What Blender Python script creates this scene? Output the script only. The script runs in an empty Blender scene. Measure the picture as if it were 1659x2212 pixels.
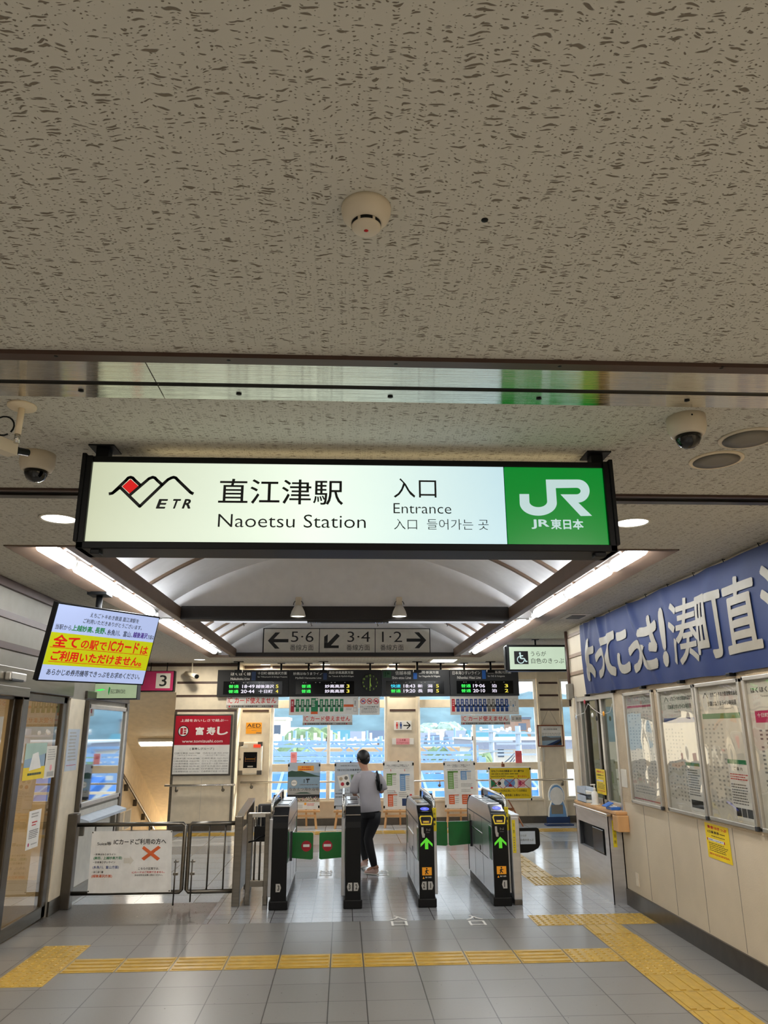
import bpy, bmesh, math, random
from mathutils import Vector, Matrix
random.seed(7)
R_ = math.radians
SC = bpy.context.scene
COL = SC.collection

# ------------------------------------------------------------------ camera
PITCH, YAW, ROLL, FPX, EYE = 0.2841071, 0.0529938, -0.00593476, 1615.16, 1.72
IW, IH = 1659, 2212
_fw = Vector((math.sin(YAW)*math.cos(PITCH), math.cos(YAW)*math.cos(PITCH), math.sin(PITCH)))
_r0 = Vector((math.cos(YAW), -math.sin(YAW), 0)); _u0 = _r0.cross(_fw)
_rt = _r0*math.cos(ROLL)+_u0*math.sin(ROLL); _up = -_r0*math.sin(ROLL)+_u0*math.cos(ROLL)
cd = bpy.data.cameras.new('camera'); cam = bpy.data.objects.new('camera', cd); COL.objects.link(cam)
cd.sensor_fit = 'VERTICAL'; cd.sensor_height = 36; cd.lens = FPX*36/IH; cd.clip_end = 3000
cam.matrix_world = Matrix(((_rt.x,_up.x,-_fw.x,0),(_rt.y,_up.y,-_fw.y,0),(_rt.z,_up.z,-_fw.z,EYE),(0,0,0,1)))
SC.camera = cam
SC.view_settings.view_transform = 'Standard'
SC.view_settings.look = 'None'
SC.view_settings.gamma = 1
SC.view_settings.use_curve_mapping = False
SC.view_settings.exposure = 0.0
SC.cycles.use_denoising = True
SC.cycles.max_bounces = 10; SC.cycles.transparent_max_bounces = 16
SC.cycles.sample_clamp_indirect = 6

# ------------------------------------------------------------------ world, sun
wd = bpy.data.worlds.new('sky'); SC.world = wd; wd.use_nodes = True
nt = wd.node_tree; nt.nodes.clear()
wo = nt.nodes.new('ShaderNodeOutputWorld'); wb = nt.nodes.new('ShaderNodeBackground')
tc = nt.nodes.new('ShaderNodeTexCoord'); sx = nt.nodes.new('ShaderNodeSeparateXYZ'); cr = nt.nodes.new('ShaderNodeValToRGB')
nt.links.new(tc.outputs['Generated'], sx.inputs[0]); nt.links.new(sx.outputs['Z'], cr.inputs[0])
cr.color_ramp.elements[0].position = 0.0; cr.color_ramp.elements[0].color = (0.90, 0.94, 0.96, 1)
cr.color_ramp.elements[1].position = 0.6; cr.color_ramp.elements[1].color = (0.70, 0.80, 0.92, 1)
nt.links.new(cr.outputs[0], wb.inputs[0]); wb.inputs[1].default_value = 2.6
nt.links.new(wb.outputs[0], wo.inputs[0])

def lamp(name, kind, loc, energy, color=(1,1,1), size=0.3, rot=(0,0,0), sy=None, spot=None):
    l = bpy.data.lights.new(name, kind); l.energy = energy; l.color = color
    if kind == 'AREA':
        l.size = size
        if sy: l.shape = 'RECTANGLE'; l.size_y = sy
        else: l.shape = 'DISK'
    elif kind == 'SUN': l.angle = size
    else: l.shadow_soft_size = size
    if spot: l.spot_size = R_(spot); l.spot_blend = 0.6
    o = bpy.data.objects.new(name, l); o.location = loc; o.rotation_euler = rot; COL.objects.link(o); return o
_sd = Vector((-0.93, -0.30, -0.24))       # direction the low sun travels
sun = lamp('sun', 'SUN', (30, 40, 30), 8.0, (1.0, 0.86, 0.66), R_(0.6)); sun.rotation_euler = _sd.to_track_quat('-Z', 'Y').to_euler()
# unseen lamps added behind the photographer as fill, then downlights over the doors
REAR_FILL = [(-1.75, 0.2), (1.8, 0.2), (-1.75, -2.6), (1.8, -2.6)]
for _i, (_x, _y) in enumerate(REAR_FILL):
    lamp('downlight_and_fill', 'AREA', (_x, _y, 2.925), 74, (1.0, 0.95, 0.88), 0.17)
for _x, _y in ((-1.745, 4.48), (1.80, 4.46)):
    lamp('downlight_and_fill', 'AREA', (_x, _y, 2.925), 42, (1.0, 0.93, 0.84), 0.15)
# warm downlights washing the far window wall; last one added to brighten the poster wall
FARD = [(P_, 15.0) for P_ in (-1.55, -.38, .97, 2.33)]+[(-2.62, 13.9)]
for _x, _y in FARD: lamp('downlight_and_fill', 'AREA', (_x, _y, 2.94), 20, (1.0, 0.92, 0.78), 0.12)
# lamp rooms off the hall: ticket office and the waiting room behind the glass door
lamp('office_light', 'AREA', (4.6, 8.2, 2.5), 34, (0.95, 1.0, 0.95), 1.2)
lamp('waiting_room_light', 'AREA', (-4.6, 7.6, 2.6), 60, (1.0, 0.80, 0.52), 1.2)
lamp('stair_daylight_fill', 'AREA', (-3.75, 22.2, -2.2), 150, (1.0, 0.92, 0.78), 1.4, (R_(62), 0, R_(180)), 2.0)  # hidden panel added in place of daylight rising from the platform

def P(u, v, x=None, y=None, z=None):
    """world point seen at photo pixel (u, v) on the plane x=, y= or z="""
    d = _fw*FPX + _rt*(u-IW/2) - _up*(v-IH/2)
    t = x/d.x if x is not None else y/d.y if y is not None else (z-EYE)/d.z
    return Vector((0, 0, EYE)) + d*t

# ------------------------------------------------------------------ materials
def lin(h):
    h = h.lstrip('#'); c = [int(h[i:i+2], 16)/255 for i in (0, 2, 4)]
    return tuple(((x+0.055)/1.055)**2.4 if x > 0.04045 else x/12.92 for x in c)+(1,)
M = {}
def mat(name, col, rough=0.5, metal=0.0, emit=0.0, var=0.06, vs=9.0, bump=0.0, bs=60.0, spec=0.5, coat=0.0, stretch=None):
    m = bpy.data.materials.new(name); m.use_nodes = True; t = m.node_tree; b = t.nodes['Principled BSDF']
    c = lin(col) if isinstance(col, str) else tuple(col)+(1,)
    b.inputs['Roughness'].default_value = rough; b.inputs['Metallic'].default_value = metal
    b.inputs['Specular IOR Level'].default_value = spec; b.inputs['Coat Weight'].default_value = coat
    tx = t.nodes.new('ShaderNodeTexCoord'); src = tx.outputs['Object']
    if stretch:
        mp = t.nodes.new('ShaderNodeMapping'); mp.inputs['Scale'].default_value = stretch; t.links.new(src, mp.inputs[0]); src = mp.outputs[0]
    if var > 0:
        n = t.nodes.new('ShaderNodeTexNoise'); n.inputs['Scale'].default_value = vs; n.inputs['Detail'].default_value = 3
        t.links.new(src, n.inputs['Vector'])
        r = t.nodes.new('ShaderNodeValToRGB'); r.color_ramp.elements[0].position = 0.3; r.color_ramp.elements[1].position = 0.7
        r.color_ramp.elements[0].color = tuple(x*(1-var) for x in c[:3])+(1,); r.color_ramp.elements[1].color = tuple(min(1, x*(1+var)) for x in c[:3])+(1,)
        t.links.new(n.outputs['Fac'], r.inputs[0]); t.links.new(r.outputs[0], b.inputs['Base Color'])
        if emit: t.links.new(r.outputs[0], b.inputs['Emission Color'])
    else:
        b.inputs['Base Color'].default_value = c
        if emit: b.inputs['Emission Color'].default_value = c
    if emit:
        b.inputs['Emission Strength'].default_value = emit
        for l in list(b.inputs['Base Color'].links): t.links.remove(l)
        b.inputs['Base Color'].default_value = tuple(x*.12 for x in c[:3])+(1,)
    if bump > 0:
        n2 = t.nodes.new('ShaderNodeTexNoise'); n2.inputs['Scale'].default_value = bs; n2.inputs['Detail'].default_value = 4
        t.links.new(src, n2.inputs['Vector'])
        bp = t.nodes.new('ShaderNodeBump'); bp.inputs['Strength'].default_value = bump; bp.inputs['Distance'].default_value = 0.01
        t.links.new(n2.outputs['Fac'], bp.inputs['Height']); t.links.new(bp.outputs[0], b.inputs['Normal'])
    M[name] = m; return m
def math_n(t, op, a, b=None, c=None):
    n = t.nodes.new('ShaderNodeMath'); n.operation = op
    for i, v in enumerate((a, b, c)):
        if v is None: continue
        if isinstance(v, (int, float)): n.inputs[i].default_value = v
        else: t.links.new(v, n.inputs[i])
    return n.outputs[0]

def glass(name, tint, ior=1.5, rough=0.0, wav=0.0, ws=6.0, add=0.0):
    """thin pane: clear transmission plus a Fresnel reflection"""
    m = bpy.data.materials.new(name); m.use_nodes = True; t = m.node_tree; t.nodes.clear()
    o = t.nodes.new('ShaderNodeOutputMaterial'); tr = t.nodes.new('ShaderNodeBsdfTransparent'); gl = t.nodes.new('ShaderNodeBsdfGlossy')
    tr.inputs[0].default_value = lin(tint); gl.inputs['Roughness'].default_value = rough
    f = t.nodes.new('ShaderNodeFresnel'); gm = t.nodes.new('ShaderNodeNewGeometry'); t.links.new(math_n(t, 'MULTIPLY_ADD', gm.outputs['Backfacing'], 1/ior-ior, ior), f.inputs[0]); mx = t.nodes.new('ShaderNodeMixShader')
    ad = t.nodes.new('ShaderNodeMath'); ad.operation = 'ADD'; ad.inputs[1].default_value = add; ad.use_clamp = True
    t.links.new(f.outputs[0], ad.inputs[0])
    if wav:
        tx = t.nodes.new('ShaderNodeTexCoord'); n = t.nodes.new('ShaderNodeTexNoise'); n.inputs['Scale'].default_value = ws; n.inputs['Detail'].default_value = 1
        bp = t.nodes.new('ShaderNodeBump'); bp.inputs['Strength'].default_value = wav; bp.inputs['Distance'].default_value = 0.05
        t.links.new(tx.outputs['Object'], n.inputs[0]); t.links.new(n.outputs['Fac'], bp.inputs['Height'])
        t.links.new(bp.outputs[0], gl.inputs['Normal'])
    t.links.new(ad.outputs[0], mx.inputs[0]); t.links.new(tr.outputs[0], mx.inputs[1]); t.links.new(gl.outputs[0], mx.inputs[2]); t.links.new(mx.outputs[0], o.inputs[0])
    M[name] = m; return m

def ceiling_material(name, base, dark):
    m = bpy.data.materials.new(name); m.use_nodes = True; t = m.node_tree; b = t.nodes['Principled BSDF']
    b.inputs['Roughness'].default_value = 0.9; b.inputs['Specular IOR Level'].default_value = 0.15
    g = t.nodes.new('ShaderNodeNewGeometry'); pos = g.outputs['Position']
    nz = t.nodes.new('ShaderNodeTexNoise'); nz.inputs['Scale'].default_value = 15; nz.inputs['Detail'].default_value = 2
    t.links.new(pos, nz.inputs['Vector'])
    off = t.nodes.new('ShaderNodeVectorMath'); off.operation = 'MULTIPLY_ADD'; off.inputs[1].default_value = (0.02, 0.046, 0); 
    t.links.new(nz.outputs['Color'], off.inputs[0]); t.links.new(pos, off.inputs[2])
    heights = []
    for sc, thr, keep in (((16, 88, 1), 0.25, 0.55), ((30, 125, 1), 0.25, 0.55), ((85, 165, 1), 0.24, 0.5)):
        mp = t.nodes.new('ShaderNodeMapping'); mp.inputs['Scale'].default_value = sc; mp.inputs['Location'].default_value = (sc[0]*.37, 1.3, 0)
        t.links.new(off.outputs[0], mp.inputs[0])
        vo = t.nodes.new('ShaderNodeTexVoronoi'); vo.voronoi_dimensions = '2D'; vo.inputs['Scale'].default_value = 1
        t.links.new(mp.outputs[0], vo.inputs['Vector'])
        sp = t.nodes.new('ShaderNodeSeparateColor'); t.links.new(vo.outputs['Color'], sp.inputs[0])
        size = math_n(t, 'MULTIPLY', math_n(t, 'SUBTRACT', sp.outputs[0], keep), thr/(1-keep)*1.25)
        heights.append(math_n(t, 'MULTIPLY', math_n(t, 'SUBTRACT', size, vo.outputs['Distance']), 14.0))
    mx = math_n(t, 'MAXIMUM', math_n(t, 'MAXIMUM', heights[0], heights[1]), heights[2])
    cl = t.nodes.new('ShaderNodeClamp'); t.links.new(mx, cl.inputs[0])
    mix = t.nodes.new('ShaderNodeMix'); mix.data_type = 'RGBA'
    t.links.new(cl.outputs[0], mix.inputs[0]); mix.inputs[6].default_value = lin(base); mix.inputs[7].default_value = lin(dark)
    t.links.new(mix.outputs[2], b.inputs['Base Color'])
    inv = math_n(t, 'SUBTRACT', 1.0, cl.outputs[0])
    bp = t.nodes.new('ShaderNodeBump'); bp.inputs['Strength'].default_value = 0.6; bp.inputs['Distance'].default_value = 0.004
    t.links.new(inv, bp.inputs['Height']); t.links.new(bp.outputs[0], b.inputs['Normal'])
    M[name] = m

def tile_material(name, col, w, h, x0, y0, rough=0.31, mort='#3c3a38', ms=0.004, var=0.05):
    m = bpy.data.materials.new(name); m.use_nodes = True; t = m.node_tree; b = t.nodes['Principled BSDF']
    g = t.nodes.new('ShaderNodeNewGeometry'); mp = t.nodes.new('ShaderNodeMapping'); mp.inputs['Location'].default_value = (-x0, -y0, 0)
    t.links.new(g.outputs['Position'], mp.inputs[0])
    br = t.nodes.new('ShaderNodeTexBrick'); br.offset = 0; br.squash = 1
    br.inputs['Scale'].default_value = 1; br.inputs['Brick Width'].default_value = w; br.inputs['Row Height'].default_value = h
    br.inputs['Mortar Size'].default_value = ms; br.inputs['Mortar Smooth'].default_value = 0.1; br.inputs['Bias'].default_value = 0
    c = lin(col); br.inputs['Color1'].default_value = tuple(x*(1-var) for x in c[:3])+(1,); br.inputs['Color2'].default_value = tuple(x*(1+var) for x in c[:3])+(1,)
    br.inputs['Mortar'].default_value = lin(mort); t.links.new(mp.outputs[0], br.inputs['Vector'])
    n = t.nodes.new('ShaderNodeTexNoise'); n.inputs['Scale'].default_value = 45; n.inputs['Detail'].default_value = 5; t.links.new(g.outputs['Position'], n.inputs['Vector'])
    n3 = t.nodes.new('ShaderNodeTexNoise'); n3.inputs['Scale'].default_value = 380; n3.inputs['Detail'].default_value = 2; t.links.new(g.outputs['Position'], n3.inputs['Vector'])
    mul = t.nodes.new('ShaderNodeMix'); mul.data_type = 'RGBA'; mul.blend_type = 'MULTIPLY'; mul.inputs[0].default_value = 1
    rr = t.nodes.new('ShaderNodeValToRGB'); rr.color_ramp.elements[0].position = .3; rr.color_ramp.elements[0].color = (.82, .82, .82, 1); rr.color_ramp.elements[1].position = .7; rr.color_ramp.elements[1].color = (1.1, 1.1, 1.1, 1)
    av = math_n(t, 'ADD', math_n(t, 'MULTIPLY', n.outputs['Fac'], .5), math_n(t, 'MULTIPLY', n3.outputs['Fac'], .5)); t.links.new(av, rr.inputs[0])
    t.links.new(br.outputs['Color'], mul.inputs[6]); t.links.new(rr.outputs[0], mul.inputs[7]); t.links.new(mul.outputs[2], b.inputs['Base Color'])
    ro = math_n(t, 'ADD', math_n(t, 'MULTIPLY', n.outputs['Fac'], 0.16), rough-0.08); t.links.new(ro, b.inputs['Roughness'])
    bp = t.nodes.new('ShaderNodeBump'); bp.inputs['Strength'].default_value = 0.10; bp.inputs['Distance'].default_value = 0.002; b.inputs['Specular IOR Level'].default_value = 0.7
    hh = math_n(t, 'ADD', math_n(t, 'MULTIPLY', br.outputs['Fac'], -1.5), n.outputs['Fac']); t.links.new(hh, bp.inputs['Height']); t.links.new(bp.outputs[0], b.inputs['Normal'])
    M[name] = m

ceiling_material('ceiling_board', '#d0cdc2', '#80776a')
TB = '#7b7975'
JX = [-0.088, 0.165]                       # joints of the narrow tile column
tile_material('tile_left', TB, 0.405, 0.3665, -0.088, 6.401-0.3665*30)
tile_material('tile_narrow', TB, 0.253, 0.3665, -0.088, 6.401-0.3665*30)
tile_material('tile_right', TB, 0.405, 0.3665, 0.165, 6.401-0.3665*30)
tile_material('tile_small', '#8c8d8f', 0.193, 0.185, 0.098, 7.816-0.185*20, ms=0.0035, rough=0.2)
tile_material('tile_dark', '#55524f', 0.6, 0.6, -1.30, 7.816, rough=0.3, mort='#474543')
tile_material('tile_far', '#b4b7bb', 0.62, 0.42, 0.3, 9.97, rough=0.13)
tile_material('tile_band', '#8b8e94', 0.62, 0.8, 0.3, 12.0, rough=0.13)
mat('wall_cream', '#d9ccb4', 0.6, bump=0.05, bs=200)
mat('wall_stucco', '#b7a58a', 0.75, bump=0.5, bs=110, var=0.1)
mat('wall_panel', '#c3b59d', 0.6, bump=0.12, bs=90, var=0.07, vs=2.5)
mat('wall_warm', '#efdfc2', 0.7)
mat('wall_grey', '#827c71', 0.6)
mat('wall_dado', '#d3b894', 0.55)
mat('brown', '#4a352c', 0.45); mat('brown_mid', '#6b5646', 0.5); mat('brown_light', '#8a7460', 0.5)
mat('beam_dark', '#1f1a18', 0.5)
mat('vault_white', '#eeeef0', 0.6, var=0.03); mat('tray_white', '#e4e4e2', 0.4)
mat('steel', '#7d786f', 0.3, 1.0, var=0.12, vs=3, stretch=(1, 1, 12)); mat('steel_dark', '#66615b', 0.33, 1.0, var=0.1)
mat('steel_sheet', '#cfcfd2', 0.3, 0.75, var=0.08, vs=3, stretch=(1, 1, 8)); mat('steel_bright', '#d2d0cc', 0.2, 1.0)
mat('steel_strip', '#d6d3ca', 0.07, 1.0, var=0.06, vs=2, stretch=(1, 240, 1), bump=0.16, bs=1.5)
mat('aluminium', '#c9c5bd', 0.35, 0.9); mat('silver_paint', '#c6c8cc', 0.24, 0.6)
mat('black', '#090a0b', 0.45, spec=0.22); mat('black_gloss', '#08090b', 0.15, spec=0.3); mat('black_matte', '#16171a', 0.7); mat('charcoal', '#2b2d30', 0.5)
mat('white', '#ecebe6', 0.5); mat('offwhite', '#d9d4c8', 0.55); mat('paper', '#e6e4de', 0.6); mat('cream_plastic', '#d8ccb6', 0.45)
mat('yellow_tile', '#b3923f', 0.3, var=0.12, vs=14); mat('yellow', '#e3c512', 0.5); mat('yellow_sticker', '#d8c419', 0.45); mat('orange', '#f0a01c', 0.45)
mat('green', '#0d6b2a', 0.25); mat('green_dark', '#0b4a25', 0.3); mat('map_green', '#0f7a4b', 0.5); mat('map_blue', '#123f86', 0.5)
mat('red', '#c81a22', 0.45); mat('red_dark', '#a80d28', 0.3); mat('magenta', '#b92d60', 0.45); mat('pink', '#e79aa0', 0.5); mat('print_orange', '#d9622e', 0.6)
mat('print_green', '#6d9a49', 0.6); mat('print_blue', '#6f9ccc', 0.6); mat('print_red', '#d4322e', 0.6); mat('navy', '#17335f', 0.5); mat('blue', '#1f66c0', 0.4)
mat('ink', '#191818', 0.6); mat('ink_grey', '#6f6d69', 0.7); mat('ink_light', '#a7a49e', 0.7); mat('sea', '#8ba3b5', 0.6); mat('sand', '#b9a98e', 0.6); mat('hill_print', '#2b4a3c', 0.6)
mat('wood', '#c99a66', 0.5, var=0.15, vs=5, stretch=(1, 1, 0.2)); mat('wood_dark', '#8a5531', 0.5, var=0.15); mat('frame_brown', '#7a3f22', 0.45)
mat('banner_blue', '#1b2b56', 0.6, var=0.05, spec=0.3); mat('banner_grey', '#8b8578', 0.5)
mat('tube', (0.93, 0.97, 1.0), 0.5, emit=33.0, var=0)
mat('tube_soft', (0.93, 0.94, 1.0), 0.5, emit=0.62, var=0)
mat('lamp_glow', (1.0, 0.97, 0.9), 0.5, emit=7.0, var=0)
mat('lamp_amber', (1.0, 0.8, 0.45), 0.5, emit=1.8, var=0)
mat('stair_tube', (1.0, 0.93, 0.8), 0.5, emit=13.0, var=0)
mat('lamp_warm', (1.0, 0.93, 0.78), 0.5, emit=3.0, var=0)
mat('led_green', (0.05, 1.0, 0.12), 0.5, emit=1.0, var=0); mat('led_white', (0.93, 0.86, 1.0), 0.5, emit=1.0, var=0)
mat('led_yellow', (1.0, 0.85, 0.1), 0.5, emit=0.9, var=0); mat('led_cyan', (0.05, 0.75, 1.0), 0.5, emit=1.0, var=0)
mat('arrow_green', (0.12, 0.72, 0.03), 0.5, emit=0.75, var=0); mat('pad_blue', (0.12, 0.16, 0.9), 0.5, emit=0.9, var=0); mat('pad_pale', (0.6, 0.6, 0.95), 0.5, emit=0.7, var=0)
mat('red_lamp', (1.0, 0.07, 0.02), 0.4, emit=0.9, var=0)
mat('clock_green', (0.25, 0.4, 0.05), 0.5, emit=0.6, var=0)
def sign_white():
    m = mat('sign_white', '#e6ecdf', 0.35, var=0); t = m.node_tree; b = t.nodes['Principled BSDF']
    tx = t.nodes.new('ShaderNodeTexCoord'); s = t.nodes.new('ShaderNodeSeparateXYZ'); t.links.new(tx.outputs['Object'], s.inputs[0])
    mr = t.nodes.new('ShaderNodeMapRange'); mr.inputs[1].default_value = -1.2; mr.inputs[2].default_value = 0.8; t.links.new(s.outputs[0], mr.inputs[0])
    r = t.nodes.new('ShaderNodeValToRGB'); t.links.new(mr.outputs[0], r.inputs[0])
    e = r.color_ramp.elements; e[0].color = lin('#b9bd9e'); e[1].color = lin('#b2d3e0'); k = e.new(0.52); k.color = lin('#e9f7e6')
    t.links.new(r.outputs[0], b.inputs['Emission Color']); b.inputs['Emission Strength'].default_value = 1.04
    b.inputs['Base Color'].default_value = lin('#8f9a90')
sign_white()
mat('sign_green', '#00872b', 0.3, emit=0.9, var=0.0); mat('sign_letter', '#d4f0ee', 0.4, emit=0.75, var=0)
mat('sign_ink', '#07070c', 0.4, var=0); mat('sign_red', (0.9, 0.01, 0.01), 0.4, emit=0.7, var=0)
mat('lit_green_white', '#c3d6bd', 0.4, emit=0.95, var=0.05, vs=3); mat('lit_pale', '#bfd3a8', 0.4, emit=0.55, var=0.1, vs=5)
mat('tv_blue', '#bccbf5', 0.4, emit=0.85, var=0); mat('tv_yellow', '#d2d800', 0.4, emit=0.75, var=0); mat('tv_red', '#e01408', 0.4, emit=0.8, var=0)
mat('tv_ink', '#0a0d22', 0.4, emit=0.2, var=0); mat('tv_green', '#118a3a', 0.4, emit=0.7, var=0); mat('tv_purple', '#4a1a92', 0.4, emit=0.7, var=0); mat('tv_navy', '#10264a', 0.4, emit=0.6, var=0)
glass('window_glass', '#f4f9fb', 1.35); glass('door_glass', '#d8d2c4', 1.55, add=0.06); glass('office_glass', '#a9b8ac', 1.5, add=0.02); glass('acrylic', '#ebeae6', 1.6, 0.02, wav=0.22, ws=2.2, add=0.09)
glass('fin_glass', '#8f979a', 1.5)
glass('dome_smoke', '#3a3a3e', 1.7, 0.02)
mat('mirror', '#b9c2c8', 0.03, 1.0, var=0)
mat('skin', '#b98a70', 0.55, var=0.04); mat('hair', '#14110f', 0.5, var=0.2, vs=30); mat('shirt', '#a8a4a8', 0.8, var=0.05, bump=0.1, bs=12); mat('trousers', '#0d0d12', 0.75); mat('shoe', '#d8b6a8', 0.6); mat('sole', '#e9e3da', 0.6)
mat('hill', '#6f8c96', 0.9, var=0.25, vs=0.05); mat('roof_blue', '#2f7fd6', 0.5); mat('roof_teal', '#4f8fa0', 0.6); mat('roof_grey', '#8f97ac', 0.6); mat('roof_slate', '#5f6f86', 0.6); mat('roof_white', '#e6ecf0', 0.5)  # hill: distance haze painted in as a bluish colour
mat('house_white', '#e8e6e0', 0.7); mat('house_tan', '#c9ab8a', 0.7); mat('house_grey', '#b9c2cc', 0.7); mat('house_brown', '#9a7f72', 0.7)
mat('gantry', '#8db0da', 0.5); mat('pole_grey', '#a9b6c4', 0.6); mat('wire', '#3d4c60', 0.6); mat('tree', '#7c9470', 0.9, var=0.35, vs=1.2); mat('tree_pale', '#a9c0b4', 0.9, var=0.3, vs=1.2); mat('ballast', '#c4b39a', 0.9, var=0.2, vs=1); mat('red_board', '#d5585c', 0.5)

# ------------------------------------------------------------------ mesh building
_tc = {}
_fc = bpy.data.curves.new('lettering', 'FONT'); _fo = bpy.data.objects.new('lettering', _fc)
def glyphs(s, bold=0.0):
    k = (s, bold)
    if k not in _tc:
        _fc.body = s; _fc.offset = min(bold, 0); _fc.resolution_u = 3
        me = bpy.data.meshes.new_from_object(_fo)
        vs = [(v.co.x, v.co.y) for v in me.vertices]; fs = [tuple(p.vertices) for p in me.polygons]; bpy.data.meshes.remove(me)
        if bold > 0.004:       # heavier strokes: the same characters overlaid a hair apart
            nb = 8 if bold > .02 else 4; v0, f0 = vs, fs; v0 = [(x, y, 0) for x, y in v0]; vs, fs = list(v0), list(f0)
            for i in range(nb):
                an = 2*math.pi*(i+.5)/nb; q = len(vs)
                vs += [(x+bold*math.cos(an), y+bold*math.sin(an), i+1) for x, y, _ in v0]; fs += [tuple(q+j for j in f) for f in f0]
        xs = [v[0] for v in vs] or [0, 1]; ys = [v[1] for v in vs] or [0, 1]
        _tc[k] = (vs, fs, (min(xs), min(ys), max(xs), max(ys)))
    return _tc[k]

ORG = {}
class MB:
    def __init__(s): s.v = []; s.f = []; s.m = []; s.ms = []; s.sm = []
    def mi(s, m):
        if m not in s.ms: s.ms.append(m)
        return s.ms.index(m)
    def add(s, vs, fs, m, smooth=False):
        b = len(s.v); s.v += [Vector(v) for v in vs]; i = s.mi(m)
        for f in fs: s.f.append(tuple(b+k for k in f)); s.m.append(i); s.sm.append(smooth)
        return s
    def box(s, x0, y0, z0, x1, y1, z1, m):
        x0, x1 = sorted((x0, x1)); y0, y1 = sorted((y0, y1)); z0, z1 = sorted((z0, z1))
        return s.add([(x0,y0,z0),(x1,y0,z0),(x1,y1,z0),(x0,y1,z0),(x0,y0,z1),(x1,y0,z1),(x1,y1,z1),(x0,y1,z1)],
                     [(0,3,2,1),(4,5,6,7),(0,1,5,4),(1,2,6,5),(2,3,7,6),(3,0,4,7)], m)
    def bbox(s, x0, y0, z0, x1, y1, z1, m, c=0.006):
        """box with chamfered edges"""
        x0, x1 = sorted((x0, x1)); y0, y1 = sorted((y0, y1)); z0, z1 = sorted((z0, z1))
        bm = bmesh.new(); bmesh.ops.create_cube(bm, size=1)
        for v in bm.verts: v.co = Vector((x0+(v.co.x+.5)*(x1-x0), y0+(v.co.y+.5)*(y1-y0), z0+(v.co.z+.5)*(z1-z0)))
        c = min(c, .45*min(x1-x0, y1-y0, z1-z0))
        bmesh.ops.bevel(bm, geom=list(bm.edges), offset=c, segments=2, affect='EDGES', profile=.6)
        return s.bm(bm, m)
    def bm(s, bm, m, smooth=False, mx=None):
        bm.verts.index_update()
        s.add([(mx @ v.co) if mx else v.co.copy() for v in bm.verts], [tuple(v.index for v in f.verts) for f in bm.faces], m, smooth); bm.free(); return s
    def obox(s, c, dx, dy, dz, m):
        """oriented box: centre and three half-vectors"""
        c = Vector(c); dx = Vector(dx); dy = Vector(dy); dz = Vector(dz)
        vs = [c+dx*a+dy*b+dz*d for d in (-1, 1) for a, b in ((-1,-1),(1,-1),(1,1),(-1,1))]
        return s.add(vs, [(0,3,2,1),(4,5,6,7),(0,1,5,4),(1,2,6,5),(2,3,7,6),(3,0,4,7)], m)
    def bar(s, a, b, w, h, m, up=(0,0,1)):
        a = Vector(a); b = Vector(b); d = (b-a); L = d.length; d.normalize(); u = Vector(up)
        if abs(d.dot(u)) > .99: u = Vector((1, 0, 0))
        sd = d.cross(u).normalized(); uu = sd.cross(d)
        return s.obox((a+b)/2, d*L/2, sd*w/2, uu*h/2, m)
    def tube(s, pts, r, m, n=10, cap=True, smooth=True):
        pts = [Vector(p) for p in pts]; rs = r if isinstance(r, (list, tuple)) else [r]*len(pts)
        t0 = (pts[1]-pts[0]).normalized(); ref = Vector((0, 0, 1)) if abs(t0.z) < .9 else Vector((1, 0, 0))
        a = t0.cross(ref).normalized(); vs = []; fs = []
        for i, p in enumerate(pts):
            t = ((pts[min(i+1, len(pts)-1)]-pts[max(i-1, 0)])).normalized(); a = (a-t*a.dot(t)).normalized(); b = t.cross(a)
            rr = rs[i]; ra, rb = rr if isinstance(rr, (list, tuple)) else (rr, rr)
            vs += [p+a*math.cos(2*math.pi*k/n)*ra+b*math.sin(2*math.pi*k/n)*rb for k in range(n)]
        for i in range(len(pts)-1):
            fs += [(i*n+k, i*n+(k+1) % n, (i+1)*n+(k+1) % n, (i+1)*n+k) for k in range(n)]
        s.add(vs, fs, m, smooth)
        if cap:
            q = len(s.v)-len(vs); i = s.mi(m)
            s.f.append(tuple(q+k for k in reversed(range(n)))); s.m.append(i); s.sm.append(False)
            s.f.append(tuple(q+(len(pts)-1)*n+k for k in range(n))); s.m.append(i); s.sm.append(False)
        return s
    def rings(s, rg, m, n=20, cap=True):
        """loft of horizontal ellipses (cx, cy, z, rx, ry[, tilt])"""
        vs = []; fs = []
        for q in rg:
            cx, cy, z, rx, ry = q[:5]; ti = q[5] if len(q) > 5 else 0
            vs += [(cx+rx*math.cos(2*math.pi*k/n), cy+ry*math.sin(2*math.pi*k/n), z+ti*math.cos(2*math.pi*k/n)) for k in range(n)]
        for i in range(len(rg)-1): fs += [(i*n+k, i*n+(k+1) % n, (i+1)*n+(k+1) % n, (i+1)*n+k) for k in range(n)]
        if cap: fs += [tuple(reversed(range(n))), tuple((len(rg)-1)*n+k for k in range(n))]
        return s.add(vs, fs, m, True)
    def lathe(s, prof, c, m, n=28, axis=(0,0,1), smooth=True):
        """profile [(r, h)] turned about axis through c"""
        c = Vector(c); ax = Vector(axis).normalized(); a = ax.orthogonal().normalized(); b = ax.cross(a); vs = []; fs = []
        for r, h in prof: vs += [c+ax*h+(a*math.cos(2*math.pi*k/n)+b*math.sin(2*math.pi*k/n))*r for k in range(n)]
        for i in range(len(prof)-1): fs += [(i*n+k, i*n+(k+1) % n, (i+1)*n+(k+1) % n, (i+1)*n+k) for k in range(n)]
        if prof[0][0] > 1e-5: fs.append(tuple(reversed(range(n))))
        if prof[-1][0] > 1e-5: fs.append(tuple((len(prof)-1)*n+k for k in range(n)))
        return s.add(vs, fs, m, smooth)
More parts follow.
